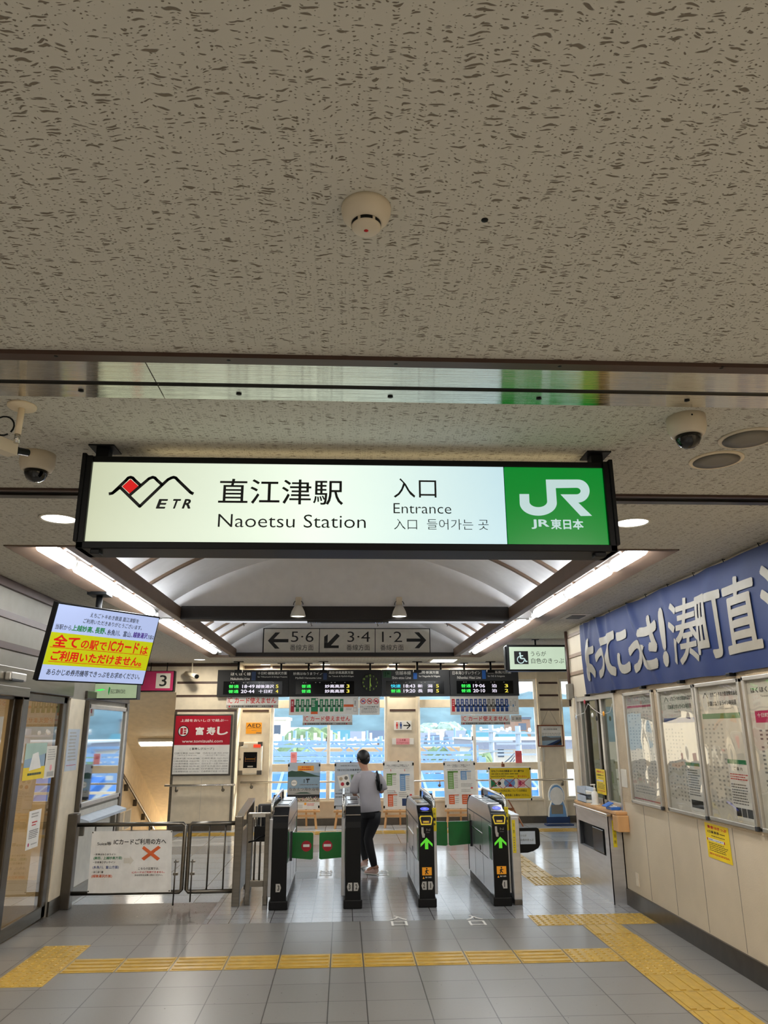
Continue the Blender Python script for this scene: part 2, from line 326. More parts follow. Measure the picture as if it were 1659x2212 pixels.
    def prism(s, poly, d, m, f=None):
        """closed polygon of 3-D points pushed along d"""
        poly = [Vector(p) for p in poly]; d = Vector(d); n = len(poly)
        return s.add(poly+[p+d for p in poly], [tuple(range(n)), tuple(reversed(range(n, 2*n)))]+[(k, n+k, n+(k+1) % n, (k+1) % n) for k in range(n)], m)
    def build(s, name, parent=None, label=None, cat=None, group=None, kind=None, org=None):
        o0 = Vector(org) if org is not None else (ORG[parent.name] if parent else Vector((0, 0, 0)))
        me = bpy.data.meshes.new(name); me.from_pydata([v-o0 for v in s.v], [], s.f); me.update()
        for k in s.ms: me.materials.append(M[k])
        me.polygons.foreach_set('material_index', s.m); me.polygons.foreach_set('use_smooth', s.sm)
        bm = bmesh.new(); bm.from_mesh(me)
        if len(bm.faces) < 20000 and not getattr(s, 'flat', False): bmesh.ops.recalc_face_normals(bm, faces=bm.faces)
        bm.to_mesh(me); bm.free()
        o = bpy.data.objects.new(name, me); COL.objects.link(o)
        if parent: o.parent = parent
        else: o.location = o0
        ORG[o.name] = o0
        return tag(o, label, cat, group, kind)
def tag(o, label=None, cat=None, group=None, kind=None):
    if label: o['label'] = label
    if cat: o['category'] = cat
    if group: o['group'] = group
    if kind: o['kind'] = kind
    return o
def thing(name, label, cat, loc, group=None):
    o = bpy.data.objects.new(name, None); COL.objects.link(o); o.location = loc; o.empty_display_size = 0.1; ORG[o.name] = Vector(loc)
    return tag(o, label, cat, group)
def S(name, mb): return mb.build(name, kind='structure')

class Pic(MB):
    """flat graphics on a plane given by its top-left, top-right and bottom-left corners; fractions run right and down"""
    def __init__(s, tl, tr, bl, warp=None):
        super().__init__(); s.tl = Vector(tl); s.r = Vector(tr)-s.tl; s.d = Vector(bl)-s.tl; s.n = s.r.cross(-s.d).normalized(); s.flat = True; s.warp = warp; s.eps = 0.0008
        s.W = s.r.length; s.Hh = s.d.length
    def at(s, x, y, L): 
        if s.warp: return s.warp(x, y, L)
        return s.tl+s.r*x+s.d*y+s.n*(s.eps*L)
    def poly(s, pts, m, L=1):
        return s.add([s.at(x, y, L) for x, y in pts], [tuple(reversed(range(len(pts))))], m)
    def rect(s, x0, y0, x1, y1, m, L=1): return s.poly([(x0,y0),(x1,y0),(x1,y1),(x0,y1)], m, L)
    def disc(s, cx, cy, r, m, L=1, n=28):       # r as a fraction of the height
        k = s.Hh/s.W
        return s.poly([(cx+r*k*math.cos(2*math.pi*i/n), cy+r*math.sin(2*math.pi*i/n)) for i in range(n)], m, L)
    def ring(s, cx, cy, r, r2, m, L=1, n=28):
        k = s.Hh/s.W
        for i in range(n):
            a, b = 2*math.pi*i/n, 2*math.pi*(i+1)/n
            s.poly([(cx+r*k*math.cos(a), cy+r*math.sin(a)), (cx+r*k*math.cos(b), cy+r*math.sin(b)), (cx+r2*k*math.cos(b), cy+r2*math.sin(b)), (cx+r2*k*math.cos(a), cy+r2*math.sin(a))], m, L)
        return s
    def line(s, x0, y0, x1, y1, w, m, L=1):     # w in metres
        a = Vector((x0*s.W, y0*s.Hh)); b = Vector((x1*s.W, y1*s.Hh)); d = (b-a).normalized(); q = Vector((-d.y, d.x))*w/2
        return s.poly([((p.x)/s.W, (p.y)/s.Hh) for p in (a-q, b-q, b+q, a+q)], m, L)
    def text(s, st, x0, y0, x1, y1, m, bold=0.0, L=2, shear=0.0):
        vs, fs, (a, b, c, d) = glyphs(st, bold)
        w = max(c-a, 1e-6); h = max(d-b, 1e-6)
        out = []
        for p_ in vs:
            x, y = p_[0], p_[1]; dL = .13*p_[2] if len(p_) > 2 else 0
            fx = (x-a)/w; fy = 1-(y-b)/h
            out.append(s.at(x0+(x1-x0)*fx + shear*(1-fy)*(y1-y0)*s.Hh/s.W, y0+(y1-y0)*fy, L+dL))
        return s.add(out, fs, m)
    def textk(s, st, x, yc, h, m, bold=0.0, L=2, al='l', maxw=None):
        """lettering of cap height h (fraction) kept in proportion"""
        vs, fs, (a, b, c, d) = glyphs(st, bold); k = h/max(d-b, 1e-6); w = (c-a)*k*s.Hh/s.W
        if maxw and w > maxw: w = maxw
        x0 = x if al == 'l' else x-w/2 if al == 'c' else x-w
        return s.text(st, x0, yc-h/2, x0+w, yc+h/2, m, bold, L)
    def rows(s, x0, y0, x1, y1, n, m, L=2, fill=0.45, rag=0.25, rnd=None):
        rr = rnd or random
        for i in range(n):
            y = y0+(y1-y0)*(i+.5)/n; hh = (y1-y0)/n*fill/2; x = x1-(x1-x0)*rag*rr.random(); xx = x0
            while xx < x-1e-4:
                q = min(x, xx+(x1-x0)*(.04+.1*rr.random())); s.rect(xx, y-hh, q, y+hh, m, L); xx = q+(x1-x0)*.018
        return s
ORD = ['first', 'second', 'third', 'fourth', 'fifth', 'sixth', 'seventh', 'eighth', 'ninth', 'tenth', 'eleventh', 'twelfth', 'thirteenth', 'fourteenth', 'fifteenth', 'sixteenth']

# ================================================================== STRUCTURE
ZC = 2.97; YF = 15.25; YL = 14.68; XR = 2.92; XL = -2.87
# ---- floor
def fq(mb, x0, y0, x1, y1, m, z=0.0):
    mb.add([(x0,y0,z),(x1,y0,z),(x1,y1,z),(x0,y1,z)], [(0,1,2,3)], m)
f = MB(); f.flat = True
fq(f, -7, -6, -0.088, 7.816, 'tile_left'); fq(f, -0.088, -6, 0.165, 7.816, 'tile_narrow'); fq(f, 0.165, -6, 7, 7.816, 'tile_right')
fq(f, -7, 7.816, -1.30, 8.75, 'tile_dark'); fq(f, -1.30, 7.816, 7, 9.97, 'tile_small'); fq(f, -7, 8.75, -1.30, 9.97, 'tile_far')
fq(f, -7, 9.97, 7, 12.0, 'tile_far'); fq(f, -7, 12.0, 7, 12.8, 'tile_band'); fq(f, -7, 12.8, 7, YL, 'tile_far'); fq(f, -3.16, YL, 7, YF+.3, 'tile_far')
f.box(-7, -6, -.12, 7, YL, -.1, 'tile_dark')
S('floor', f)
# ---- tactile paving set in the floor
def tactile(kind_, x0, y0, x1, y1, nx, ny, m='yellow_tile'):
    mb = MB(); g = .005
    for i in range(nx):
        for j in range(ny):
            a, b = x0+(x1-x0)*i/nx+g, x0+(x1-x0)*(i+1)/nx-g; c, d = y0+(y1-y0)*j/ny+g, y0+(y1-y0)*(j+1)/ny-g
            mb.box(a, c, -.01, b, d, .002, m)
            if kind_ == 'x':
                for k in range(4):
                    yy = c+(d-c)*(k+.5)/4; mb.bbox(a+.012, yy-.02, .001, b-.012, yy+.02, .008, m, .003)
            elif kind_ == 'y':
                for k in range(4):
                    xx = a+(b-a)*(k+.5)/4; mb.bbox(xx-.02, c+.012, .001, xx+.02, d-.012, .008, m, .003)
            else:
                for p in range(6):
                    for q in range(6):
                        mb.lathe([(.017, .001), (.014, .006), (.008, .008)], (a+(b-a)*(p+.5)/6, c+(d-c)*(q+.5)/6, 0), m, 8, smooth=True)
    return S('floor_tactile_strip', mb)
tactile('x', -2.10, 6.401, -0.088, 6.768, 5, 1); tactile('x', -0.088, 6.401, .165, 6.768, 1, 1); tactile('x', .165, 6.401, 1.785, 6.768, 4, 1)
tactile('d', -2.49, 6.10, -2.10, 7.17, 1, 3); tactile('d', 1.785, 6.401, 2.19, 6.768, 1, 1); tactile('d', 2.19, 6.05, 2.56, 7.17, 1, 3)
tactile('y', 2.19, 7.17, 2.55, 7.51, 1, 1); tactile('d', 1.775, 7.52, 2.90, 7.93, 3, 1); tactile('y', 2.19, 3.9, 2.57, 6.05, 1, 6)
tactile('d', 2.20, 9.34, 2.86, 9.80, 2, 1); tactile('y', 2.20, 9.80, 2.56, 12.0, 1, 6)
tactile('x', -2.9, 13.95, 4.3, 14.40, 18, 1)
# ---- ceiling with the light cove cut out
HX0, HX1, HY0, HY1 = -2.37, 2.42, 5.17, 13.46
c = MB()
c.box(-7, -6, ZC, HX0, YF, ZC+.08, 'ceiling_board'); c.box(HX1, -6, ZC, 7, YF, ZC+.08, 'ceiling_board')
c.box(HX0, -6, ZC, HX1, HY0, ZC+.08, 'ceiling_board'); c.box(HX0, HY1, ZC, HX1, YF, ZC+.08, 'ceiling_board')
S('ceiling', c)
VX, VR, VC = .025, 3.63, .17
def vz(x): return VC+math.sqrt(VR*VR-(x-VX)**2)
VA = 2.19
v = MB(); N = 40
for y0, y1 in ((HY0, 8.78), (8.90, 13.43)):
    xs = [VX-VA+2*VA*i/N for i in range(N+1)]
    v.add([(x, y, vz(x)) for y in (y0, y1) for x in xs], [(i, i+1, N+2+i, N+1+i) for i in range(N)], 'vault_white', True)
for y in (HY0, 8.78, 8.90, 13.43):                    # flat end walls of the two vaults
    xs = [VX-VA+2*VA*i/N for i in range(N+1)]
    v.add([(x, y, vz(x)) for x in xs]+[(VX+VA, y, 2.99), (VX-VA, y, 2.99)], [tuple(range(N+3))], 'vault_white')
v.flat = True; S('ceiling_vault', v)
def rib(y):
    xs = [VX-VA+2*VA*i/28 for i in range(29)]; mb = MB()
    for a, b in zip(xs, xs[1:]):
        mb.prism([(a, y-.025, vz(a)-.03), (b, y-.025, vz(b)-.03), (b, y-.025, vz(b)+.01), (a, y-.025, vz(a)+.01)], (0, .05, 0), 'brown_mid')
    return S('trim_vault_rib', mb)
for y in (5.68, 6.34, 7.0, 7.66, 9.55, 10.21, 10.87, 11.53, 12.19): rib(y)
# beams round the vault, brown lips and white trays of the cove
for s0, xa, xb in ((-1, -1.985, -1.90), (1, 1.935, 2.02)): S('beam_side', MB().bbox(xa, HY0, 2.975, xb, 13.42, 3.11, 'brown_mid', .008))
S('beam_cross', MB().bbox(-1.90, 8.74, 2.962, 1.935, 8.92, 3.12, 'beam_dark', .008))
S('beam_end', MB().bbox(-2.02, 13.34, 2.972, 2.05, 13.43, 3.04, 'beam_dark', .008))
S('trim_cove', MB().prism([(HX0, HY0, 2.962), (HX0, HY0, 3.0), (HX0+.15, HY0, 3.03), (HX0+.15, HY0, 3.0)], (0, HY1-HY0, 0), 'brown_mid').prism([(HX1, HY0, 2.962), (HX1, HY0, 3.0), (HX1-.15, HY0, 3.03), (HX1-.15, HY0, 3.0)], (0, HY1-HY0, 0), 'brown_mid')
  .box(HX0, HY1-.08, 2.962, HX1, HY1, 3.0, 'brown_light').box(HX0, HY0, 2.962, HX1, HY0+.03, 3.0, 'brown_mid'))
S('ceiling_tray', MB().box(HX0+.08, HY0, 3.05, -2.21, HY1, 3.07, 'tray_white').box(2.25, HY0, 3.05, HX1-.08, HY1, 3.07, 'tray_white')
  .box(HX0-.02, HY0, 3.0, HX0, HY1, 3.1, 'tray_white').box(HX1, HY0, 3.0, HX1+.02, HY1, 3.1, 'tray_white'))
# roof void above the trays keeps daylight out of the vault
S('ceiling_slab', MB().box(-3, HY0-.3, 3.95, 3, YF, 4.0, 'ceiling_board').box(-2.45, HY0, 3.08, -2.40, HY1, 3.95, 'vault_white').box(2.45, HY0, 3.08, 2.50, HY1, 3.95, 'vault_white'))
# steel shutter rails and grooves across the ceiling
tr = MB()
for x0, x1 in ((-7, -.706), (-.702, 7)):
    tr.box(x0, 2.395, ZC-.012, x1, 2.553, ZC, 'steel_strip'); tr.box(x0, 2.585, ZC-.012, x1, 2.695, ZC, 'steel_strip')
tr.box(-7, 2.345, ZC-.016, 7, 2.393, ZC, 'brown'); tr.box(-7, 2.553, ZC-.003, 7, 2.585, ZC+.002, 'black')
for u, v_ in ((121, 768), (494, 777), (855, 785), (1209, 790), (1558, 794), (175, 844), (516, 851), (843, 857), (1164, 861), (1484, 865)):
    q = P(u, v_, z=ZC-.013); tr.lathe([(.010, 0), (.011, -.003), (.004, -.005)], (q.x, q.y, ZC-.012), 'black', 10)
S('trim_1', tr)
S('trim_2', MB().box(-7, 3.90, ZC-.004, 7, 3.965, ZC, 'black').box(-7, 3.875, ZC-.014, 7, 3.90, ZC, 'brown').box(-7, 3.965, ZC-.014, 7, 4.02, ZC, 'steel_dark'))
# ---- helper: wall in the XZ or YZ plane with openings
def holed(mb, a0, a1, z0, z1, holes, m, put):
    As = sorted({a0, a1, *[h[0] for h in holes], *[h[1] for h in holes]}); Zs = sorted({z0, z1, *[h[2] for h in holes], *[h[3] for h in holes]})
    for p, q in zip(As, As[1:]):
        for r, t in zip(Zs, Zs[1:]):
            cx, cz = (p+q)/2, (r+t)/2
            if not any(h[0] < cx < h[1] and h[2] < cz < h[3] for h in holes): put(mb, p, q, r, t, m)
    return mb
# ---- far wall with the windows on the tracks
W1 = (-1.43, .85, .44, 2.70); W2 = (1.45, 3.86, .44, 2.70); W3 = (4.33, 5.9, .44, 2.70)
fw_ = MB(); holed(fw_, -2.05, 7, 0, ZC, (W1, W2, W3), 'wall_cream', lambda mb, p, q, r, t, m: mb.box(p, YF, r, q, YF+.28, t, m))
for a, b in ((-2.0, -1.47), (.90, 1.41), (3.90, 4.29)):
    for z in (2.62, 2.376, 2.10): fw_.box(a, YF-.006, z-.02, b, YF, z+.02, 'brown')
for x in (-2.0, -1.45, .87, 1.44, 3.88, 4.31): fw_.box(x-.02, YF-.02, 0.13, x+.02, YF, ZC, 'wall_cream')
for x in (-.62, .1, .55, 1.45, 2.1, 2.8, 3.55): fw_.box(x-.002, YF-.002, .14, x+.002, YF, .44, 'ink_light')
fw_.box(-2.05, YF-.012, ZC-.06, 7, YF, ZC, 'brown'); S('wall_back', fw_)
S('baseboard_back', MB().box(-2.05, YF-.015, 0, 7, YF, .125, 'steel_dark'))
def window(n, w):
    x0, x1, z0, z1 = w; y0 = YF+.06; y1 = YF+.13; mb = MB(); xm = (x0+x1)/2
    if n == 3: xm = x0+.5
    if n == 1: xm = -.30
    if n == 2: xm = 2.575
    fr = .055
    for a, b in ((x0, x0+fr), (x1-fr, x1)): mb.bbox(a, y0, z0, b, y1, z1, 'white', .006)
    for a, b in ((z0, z0+.035), (.965, 1.105), (2.15, 2.305), (z1-.05, z1)): mb.bbox(x0, y0+.002, a, x1, y1-.002, b, 'white' if a < .6 or a > 2.6 else 'wall_cream', .006)
    mb.bbox(xm-.03, y0-.005, 1.10, xm+.03, y1, 2.16, 'white', .006); mb.bbox(xm-.035, y0-.005, z0, xm+.035, y1, .97, 'white', .006)
    for k in (.25, .75):
        if n != 3: pass
    mb.bbox(x0-.03, YF-.03, z0-.035, x1+.03, YF+.06, z0, 'wall_cream', .006)
    mb.bbox(xm-.055, y0-.02, 1.52, xm-.035, y0-.004, 1.60, 'steel', .004)
    o = S('window_%d' % n, mb)
    pn = MB(); pn.add([(x0, y0+.035, z0), (x1, y0+.035, z0), (x1, y0+.035, z1), (x0, y0+.035, z1)], [(0, 1, 2, 3)], 'window_glass'); pn.build('pane', o)
    return o
for n, w in ((1, W1), (2, W2), (3, W3)): window(n, w)
# ---- far left wall with the poster, opening to the stairs
lw = MB(); holed(lw, -7, -2.02, 0, ZC, ((-4.5, -3.165, -1, 2.43),), 'wall_cream', lambda mb, p, q, r, t, m: mb.box(p, YL, max(r, 0), q, YL+.15, t, m))
for z in (2.609, 2.363, 2.095): lw.box(-3.16, YL-.006, z-.02, -2.02, YL, z+.02, 'brown')
lw.box(-3.165, YL-.02, 0, -3.12, YL, 2.08, 'steel'); lw.box(-2.06, YL-.02, .12, -2.02, YL, 2.08, 'steel')
lw.box(-2.02, YL, 0, -2.0, YF, ZC, 'wall_cream'); lw.box(-7, YL-.012, ZC-.06, -2.02, YL, ZC, 'brown')
lw.box(-2.6, YL-.002, .14, -2.596, YL, .9, 'ink_light')
S('wall_poster', lw); S('baseboard_poster', MB().box(-3.165, YL-.015, 0, -2.02, YL, .125, 'steel_dark'))
# stairwell going down behind that opening
sw = MB(); sw.add([(-4.5, YL, 2.43), (-3.0, YL, 2.43), (-3.0, 22.5, -1.47), (-4.5, 22.5, -1.47)], [(0, 1, 2, 3)], 'wall_warm')
sw.add([(-4.5, YL, 3), (-4.5, 22.5, 3), (-4.5, 22.5, -4), (-4.5, YL, -4)], [(0, 1, 2, 3)], 'wall_warm'); sw.add([(-3.0, YL+.15, 3), (-3.0, 22.5, 3), (-3.0, 22.5, -4), (-3.0, YL+.15, -4)], [(0, 1, 2, 3)], 'wall_warm')
sw.add([(-4.5, 22.5, 3), (-3, 22.5, 3), (-3, 22.5, -4), (-4.5, 22.5, -4)], [(0, 1, 2, 3)], 'wall_warm'); sw.flat = True
S('wall_stair', sw)
st = MB(); 
for k in range(15): st.box(-4.5, YL+.3*k, -.16*(k+1)-.2, -3.0, YL+.3*(k+1), -.16*k-.01 if k else -.001, 'tile_far')
S('floor_stair', st)
# ---- right wall: ticket office side
WO = (8.24, 9.56, .87, 2.10)
rw = MB(); holed(rw, -6, 9.80, 0, ZC, (WO,), 'wall_panel', lambda mb, p, q, r, t, m: mb.box(XR, p, r, XR+.12, q, t, m))
rw.box(XR-.004, 3.5, 1.0, XR, 8.16, 2.12, 'wall_stucco'); rw.box(XR-.002, 8.16, .9, XR+.01, 8.24, 2.12, 'wall_stucco')
for y in (4.3, 4.78, 5.33, 5.92, 6.5, 7.08, 7.66): rw.box(XR-.002, y-.0015, .16, XR, y+.0015, 1.0, 'ink_grey')
rw.box(XR-.015, -6, 2.86, XR, 9.8, 2.9, 'brown_light')
for z in (2.62, 2.40): rw.box(XR-.015, 9.0, z-.02, XR, 9.80, z+.02, 'brown_light')
rw.bbox(XR-.03, 9.62, .17, XR+.14, 9.80, 2.10, 'wall_cream', .01); rw.bbox(XR-.04, 9.60, 0, XR+.14, 9.82, .17, 'wall_cream', .01)
rw.box(XR+.12, 9.70, 0, 7, 9.80, ZC, 'wall_cream')
S('wall_right', rw); S('baseboard_right', MB().bbox(XR-.02, -6, 0, XR, 8.30, .155, 'steel_dark', .004))
# ticket office room behind the wall
S('wall_office', MB().box(6.4, 5, 0, 6.45, 9.8, ZC, 'wall_grey').box(XR+.12, 5.0, 0, 6.4, 5.05, ZC, 'wall_grey'))
# ---- left wall: sliding doors, pillar and notice glass
GD = (6.2, 8.20, 0, 2.075)
l2 = MB(); holed(l2, -6, 10.38, 0, ZC, (GD,), 'wall_grey', lambda mb, p, q, r, t, m: mb.box(XL-.12, p, r, XL, q, t, m))
for z in (2.43, 2.68): l2.box(XL, -6, z-.028, XL+.012, 10.38, z+.028, 'brown')
l2.box(XL, -6, 2.90, XL+.03, 10.38, ZC, 'brown')
l2.box(XL-.001, 8.225, .13, XL+.012, 8.68, 2.06, 'wall_cream'); l2.box(XL, 8.68, .1, XL+.008, 10.38, .9, 'offwhite')
l2.bbox(XL-.02, 10.30, 0, XL+.03, 10.40, 2.10, 'steel', .008)
for y in (5.6, 7.6, 9.4): l2.box(XL, y-.002, 2.26, XL+.002, y+.002, 2.9, 'brown')
l2.box(-7, 10.28, 0, XL-.12, 10.38, ZC, 'wall_cream')
S('wall_left', l2)
S('baseboard_left', MB().bbox(XL, 8.21, 0, XL+.022, 8.80, .135, 'steel', .004).bbox(XL, 8.80, 0, XL+.022, 10.38, .135, 'steel', .004))
S('trim_3', MB().bbox(XL, 5.6, 2.075, XL+.03, 8.24, 2.262, 'steel', .006).bbox(XL, 6.2, 2.02, XL+.06, 7.04, 2.10, 'steel', .006).bbox(XL, 8.68, 2.075, XL+.03, 10.38, 2.16, 'steel_dark', .006))
# waiting room behind the glass doors
S('wall_waiting_room', MB().box(-6.6, 5.0, 0, -6.5, 10.2, ZC, 'wall_warm').box(-6.5, 10.18, 0, XL-.12, 10.25, ZC, 'wall_warm').box(-6.5, 5.0, 0, XL-.12, 5.05, ZC, 'wall_warm'))
def sliding_door(n, y0, y1, x, deep):
    mb = MB(); t = .045; zz = 2.07
    mb.bbox(x-t/2, y0, 0.01, x+t/2, y0+.13, zz, 'steel_dark', .008); mb.bbox(x-t/2, y1-.10, .01, x+t/2, y1, zz, 'steel_dark', .008)
    mb.bbox(x-t/2, y0, .01, x+t/2, y1, .12, 'steel', .008); mb.bbox(x-t/2, y0, 2.0, x+t/2, y1, zz, 'steel_dark', .008)
    o = S('door_%d' % n, mb)
    g = MB(); g.add([(x, y0+.1, .1), (x, y1-.08, .1), (x, y1-.08, 2.02), (x, y0+.1, 2.02)], [(0, 1, 2, 3)], 'door_glass'); g.build('pane', o)
    return o
sliding_door(1, 7.08, 8.19, XL-.03, 0); sliding_door(2, 6.2, 7.12, XL-.085, 0)
# ---- end of the hall behind the photographer, side walls beyond the picture
S('wall_front', MB().box(-7, -6.1, 0, 7, -6, ZC, 'wall_cream'))
S('wall_east', MB().box(6.9, 9.8, 0, 7, YF, ZC, 'wall_cream')); S('wall_west', MB().box(-7, 10.38, 0, -6.9, YL, ZC, 'wall_cream'))

# ================================================================== THINGS ON THE CEILING
def V(*a): return Vector(a)
# ---- smoke detector
q = P(791, 472, z=ZC-.03); t = thing('smoke_detector', 'round cream smoke detector with red dot alone on the speckled ceiling', 'smoke detector', (q.x, q.y, ZC))
MB().lathe([(.062, 0), (.062, -.012), (.058, -.028), (.040, -.046), (.038, -.046)], (q.x, q.y, ZC), 'cream_plastic', 36).build('base', t)
h_ = MB().lathe([(.036, -.040), (.036, -.058), (.030, -.064), (.0, -.066)], (q.x, q.y, ZC), 'cream_plastic', 32)
h_.build('sensor_head', t)
b_ = MB()
for k in range(6):
    a0, a1 = 2*math.pi*(k+.1)/6, 2*math.pi*(k+.9)/6; n = 6
    for i in range(n):
        a, b = a0+(a1-a0)*i/n, a0+(a1-a0)*(i+1)/n; r = .0365
        b_.add([(q.x+r*math.cos(a), q.y+r*math.sin(a), ZC-.046), (q.x+r*math.cos(b), q.y+r*math.sin(b), ZC-.046), (q.x+r*math.cos(b), q.y+r*math.sin(b), ZC-.055), (q.x+r*math.cos(a), q.y+r*math.sin(a), ZC-.055)], [(0, 1, 2, 3)], 'black')
b_.build('vent_slot', t); MB().lathe([(.006, -.0655), (.0, -.069)], (q.x, q.y, ZC), 'red', 12).build('indicator', t)
q = P(1047, 475, z=ZC); S('ceiling_hole', MB().lathe([(.009, 0), (.009, -.0025), (.004, -.0035), (0, -.0035)], (q.x, q.y, ZC+.001), 'black', 14))
# ---- dome cameras
def dome(u, v, label):
    q = P(u, v, z=ZC-.05); c = (q.x, q.y, ZC); t = thing('dome_camera', label, 'security camera', c, 'ceiling dome cameras')
    MB().lathe([(.078, 0), (.078, -.05), (.068, -.078), (.056, -.086), (.054, -.084)], c, 'cream_plastic', 36).build('housing', t)
    MB().lathe([(.052, -.083), (.05, -.10), (.04, -.121), (.022, -.133), (0, -.137)], c, 'dome_smoke', 30).build('dome', t)
    MB().lathe([(.03, -.07), (.03, -.105), (.018, -.118), (0, -.118)], c, 'black', 16).build('lens', t)
    MB().lathe([(.004, 0), (.004, -.004), (0, -.004)], (q.x-.01, q.y-.078, ZC-.02), 'black', 8, (0, -1, 0)).build('screw', t)
dome(1484, 926, 'cream dome camera with dark lens between the big lit sign and ceiling speakers')
dome(80, 1003, 'cream dome camera below the bullet camera at the left edge')
# ---- bullet camera on its stalk
q = P(48, 876, z=ZC); t = thing('bullet_camera', 'cream box camera with black lens hanging from a round ceiling plate at the left edge', 'security camera', (q.x, q.y, ZC))
MB().lathe([(.055, 0), (.055, -.008), (.05, -.012), (.012, -.014)], (q.x, q.y, ZC), 'wall_warm', 28).build('ceiling_plate', t)
pa = V(q.x, q.y, ZC-.01); pb = P(38, 938, y=q.y+.01); pc = P(36, 952, y=q.y+.01)
MB().tube([pa, pb], .0125, 'wall_warm', 12).build('stem', t); MB().tube([pb, pc+V(0, 0, -.01)], .011, 'steel_bright', 12).build('joint', t)
ca = P(-30, 950, y=q.y-.06); cb = P(28, 972, y=q.y+.06); cc = P(60, 978, y=q.y+.12)
MB().bar(ca, cb, .05, .052, 'cream_plastic').build('body', t)
lens = MB().tube([cb, cb+(cc-cb)*.25, cb+(cc-cb)*.3, cc], [.019, .019, .015, .015], 'black', 16); lens.build('lens', t)
ctr = P(8, 920, y=q.y); MB().tube([ctr+V(.04*math.cos(a), 0, .04*math.sin(a)) for a in [k*.35 for k in range(-2, 16)]], .0035, 'black', 8).build('cable', t)
# ---- flush speakers
def speaker(u, v, label, rim):
    q = P(u, v, z=ZC); c = (q.x, q.y, ZC); t = thing('ceiling_speaker', label, 'speaker', c, 'round ceiling speakers')
    MB().lathe([(.125, 0), (.125, -.006), (.116, -.009), (.105, -.006)], c, rim, 44).build('rim', t)
    MB().lathe([(.107, -.008), (.05, -.0095), (0, -.0095)], c, 'wall_grey', 40).build('grille', t)
speaker(1547, 993, 'round grey ceiling speaker with yellowed rim, second along from the dome camera', 'wall_warm')
speaker(1615, 946, 'round grey ceiling speaker with pale rim cut by the right edge', 'cream_plastic')
# ---- recessed downlights
def downlight(x, y, label, vis=True):
    c = (x, y, ZC); t = thing('downlight', label, 'ceiling light', c, 'recessed downlights')
    MB().lathe([(.118, .001), (.118, -.004), (.104, -.007), (.10, .0)], c, 'offwhite', 40).build('ring', t)
    MB().lathe([(.10, -.001), (.0, -.001)], c, 'lamp_glow', 32).build('diffuser', t)
downlight(-1.745, 4.48, 'round lit downlight beside the left end of the hanging station sign')
downlight(1.80, 4.46, 'round lit downlight beside the green end of the hanging station sign')
for i, (x, y) in enumerate(FARD): downlight(x, y, 'small warm downlight over the window wall, %s from the red poster' % ORD[i] if i < 4 else 'small added downlight brightening the red sushi poster wall')
for i, (x, y) in enumerate(REAR_FILL): pass
# ---- fluorescent lamps of the cove
SEG = [(5.25, 5.96), (6.0, 7.26), (7.30, 8.53), (8.90, 10.22), (10.26, 11.47), (11.51, 12.78)]
for side, xx, w in ((-1, -2.165, 'left'), (1, 2.20, 'right')):
    for i, (a, b) in enumerate(SEG):
        t = thing('fluorescent_lamp', 'white fluorescent lamp, %s from the front in the %s row beside the vault' % (ORD[i], w), 'lamp', (xx, (a+b)/2, 3.05), 'fluorescent lamps of the ceiling cove')
        MB().bbox(xx-.02, a, 3.04, xx+.02, b, 3.056, 'tray_white', .004).build('fixture_body', t)
        MB().tube([(xx, a+.045, 3.0), (xx, a+.07, 3.0), (xx, b-.07, 3.0), (xx, b-.045, 3.0)], [.03, .046, .046, .03], 'tube', 14).build('tube', t)
        for y in (a+.018, b-.018): MB().bbox(xx-.02, y-.012, 2.985, xx+.02, y+.012, 3.034, 'tray_white', .004).build('lamp_holder', t)
# ---- lamp bar under the cross beam
a = P(460, 1343, z=2.95); b = P(1088, 1345, z=2.95); y = a.y
t = thing('batten_light', 'long white light bar under the dark cross beam of the vault', 'ceiling light', ((a.x+b.x)/2, y, ZC))
m1 = P(664, 1343, y=y).x; m2 = P(839, 1343, y=y).x
MB().bbox(a.x, y-.05, 2.95, b.x, y+.03, 2.968, 'steel_dark', .004).build('body', t)
MB().bbox(a.x+.02, y-.055, 2.938, m1, y+.02, 2.952, 'tube_soft', .004).build('diffuser', t); MB().bbox(m2, y-.055, 2.938, b.x-.02, y+.02, 2.952, 'tube_soft', .004).build('diffuser', t)
MB().bbox(m1, y-.056, 2.936, m2, y+.02, 2.951, 'charcoal', .004).build('cover', t)
for u in (680, 822):
    q = P(u, 1345, y=y); mb = MB()
    for k in range(-3, 4): mb.box(q.x+k*.02-.006, y-.06, 2.932, q.x+k*.02+.006, y-.01, 2.937, 'steel_bright' if k % 2 else 'ink_light')
    mb.build('lamp_socket', t)
for u in (526, 672, 815, 965):
    q = P(u, 1345, y=y); mb = MB(); mb.tube([(q.x, y, 2.94), (q.x, y, 2.92), (q.x+.012, y, 2.905), (q.x, y, 2.90)], .004, 'black', 6)
    o = mb.build('hook', t)
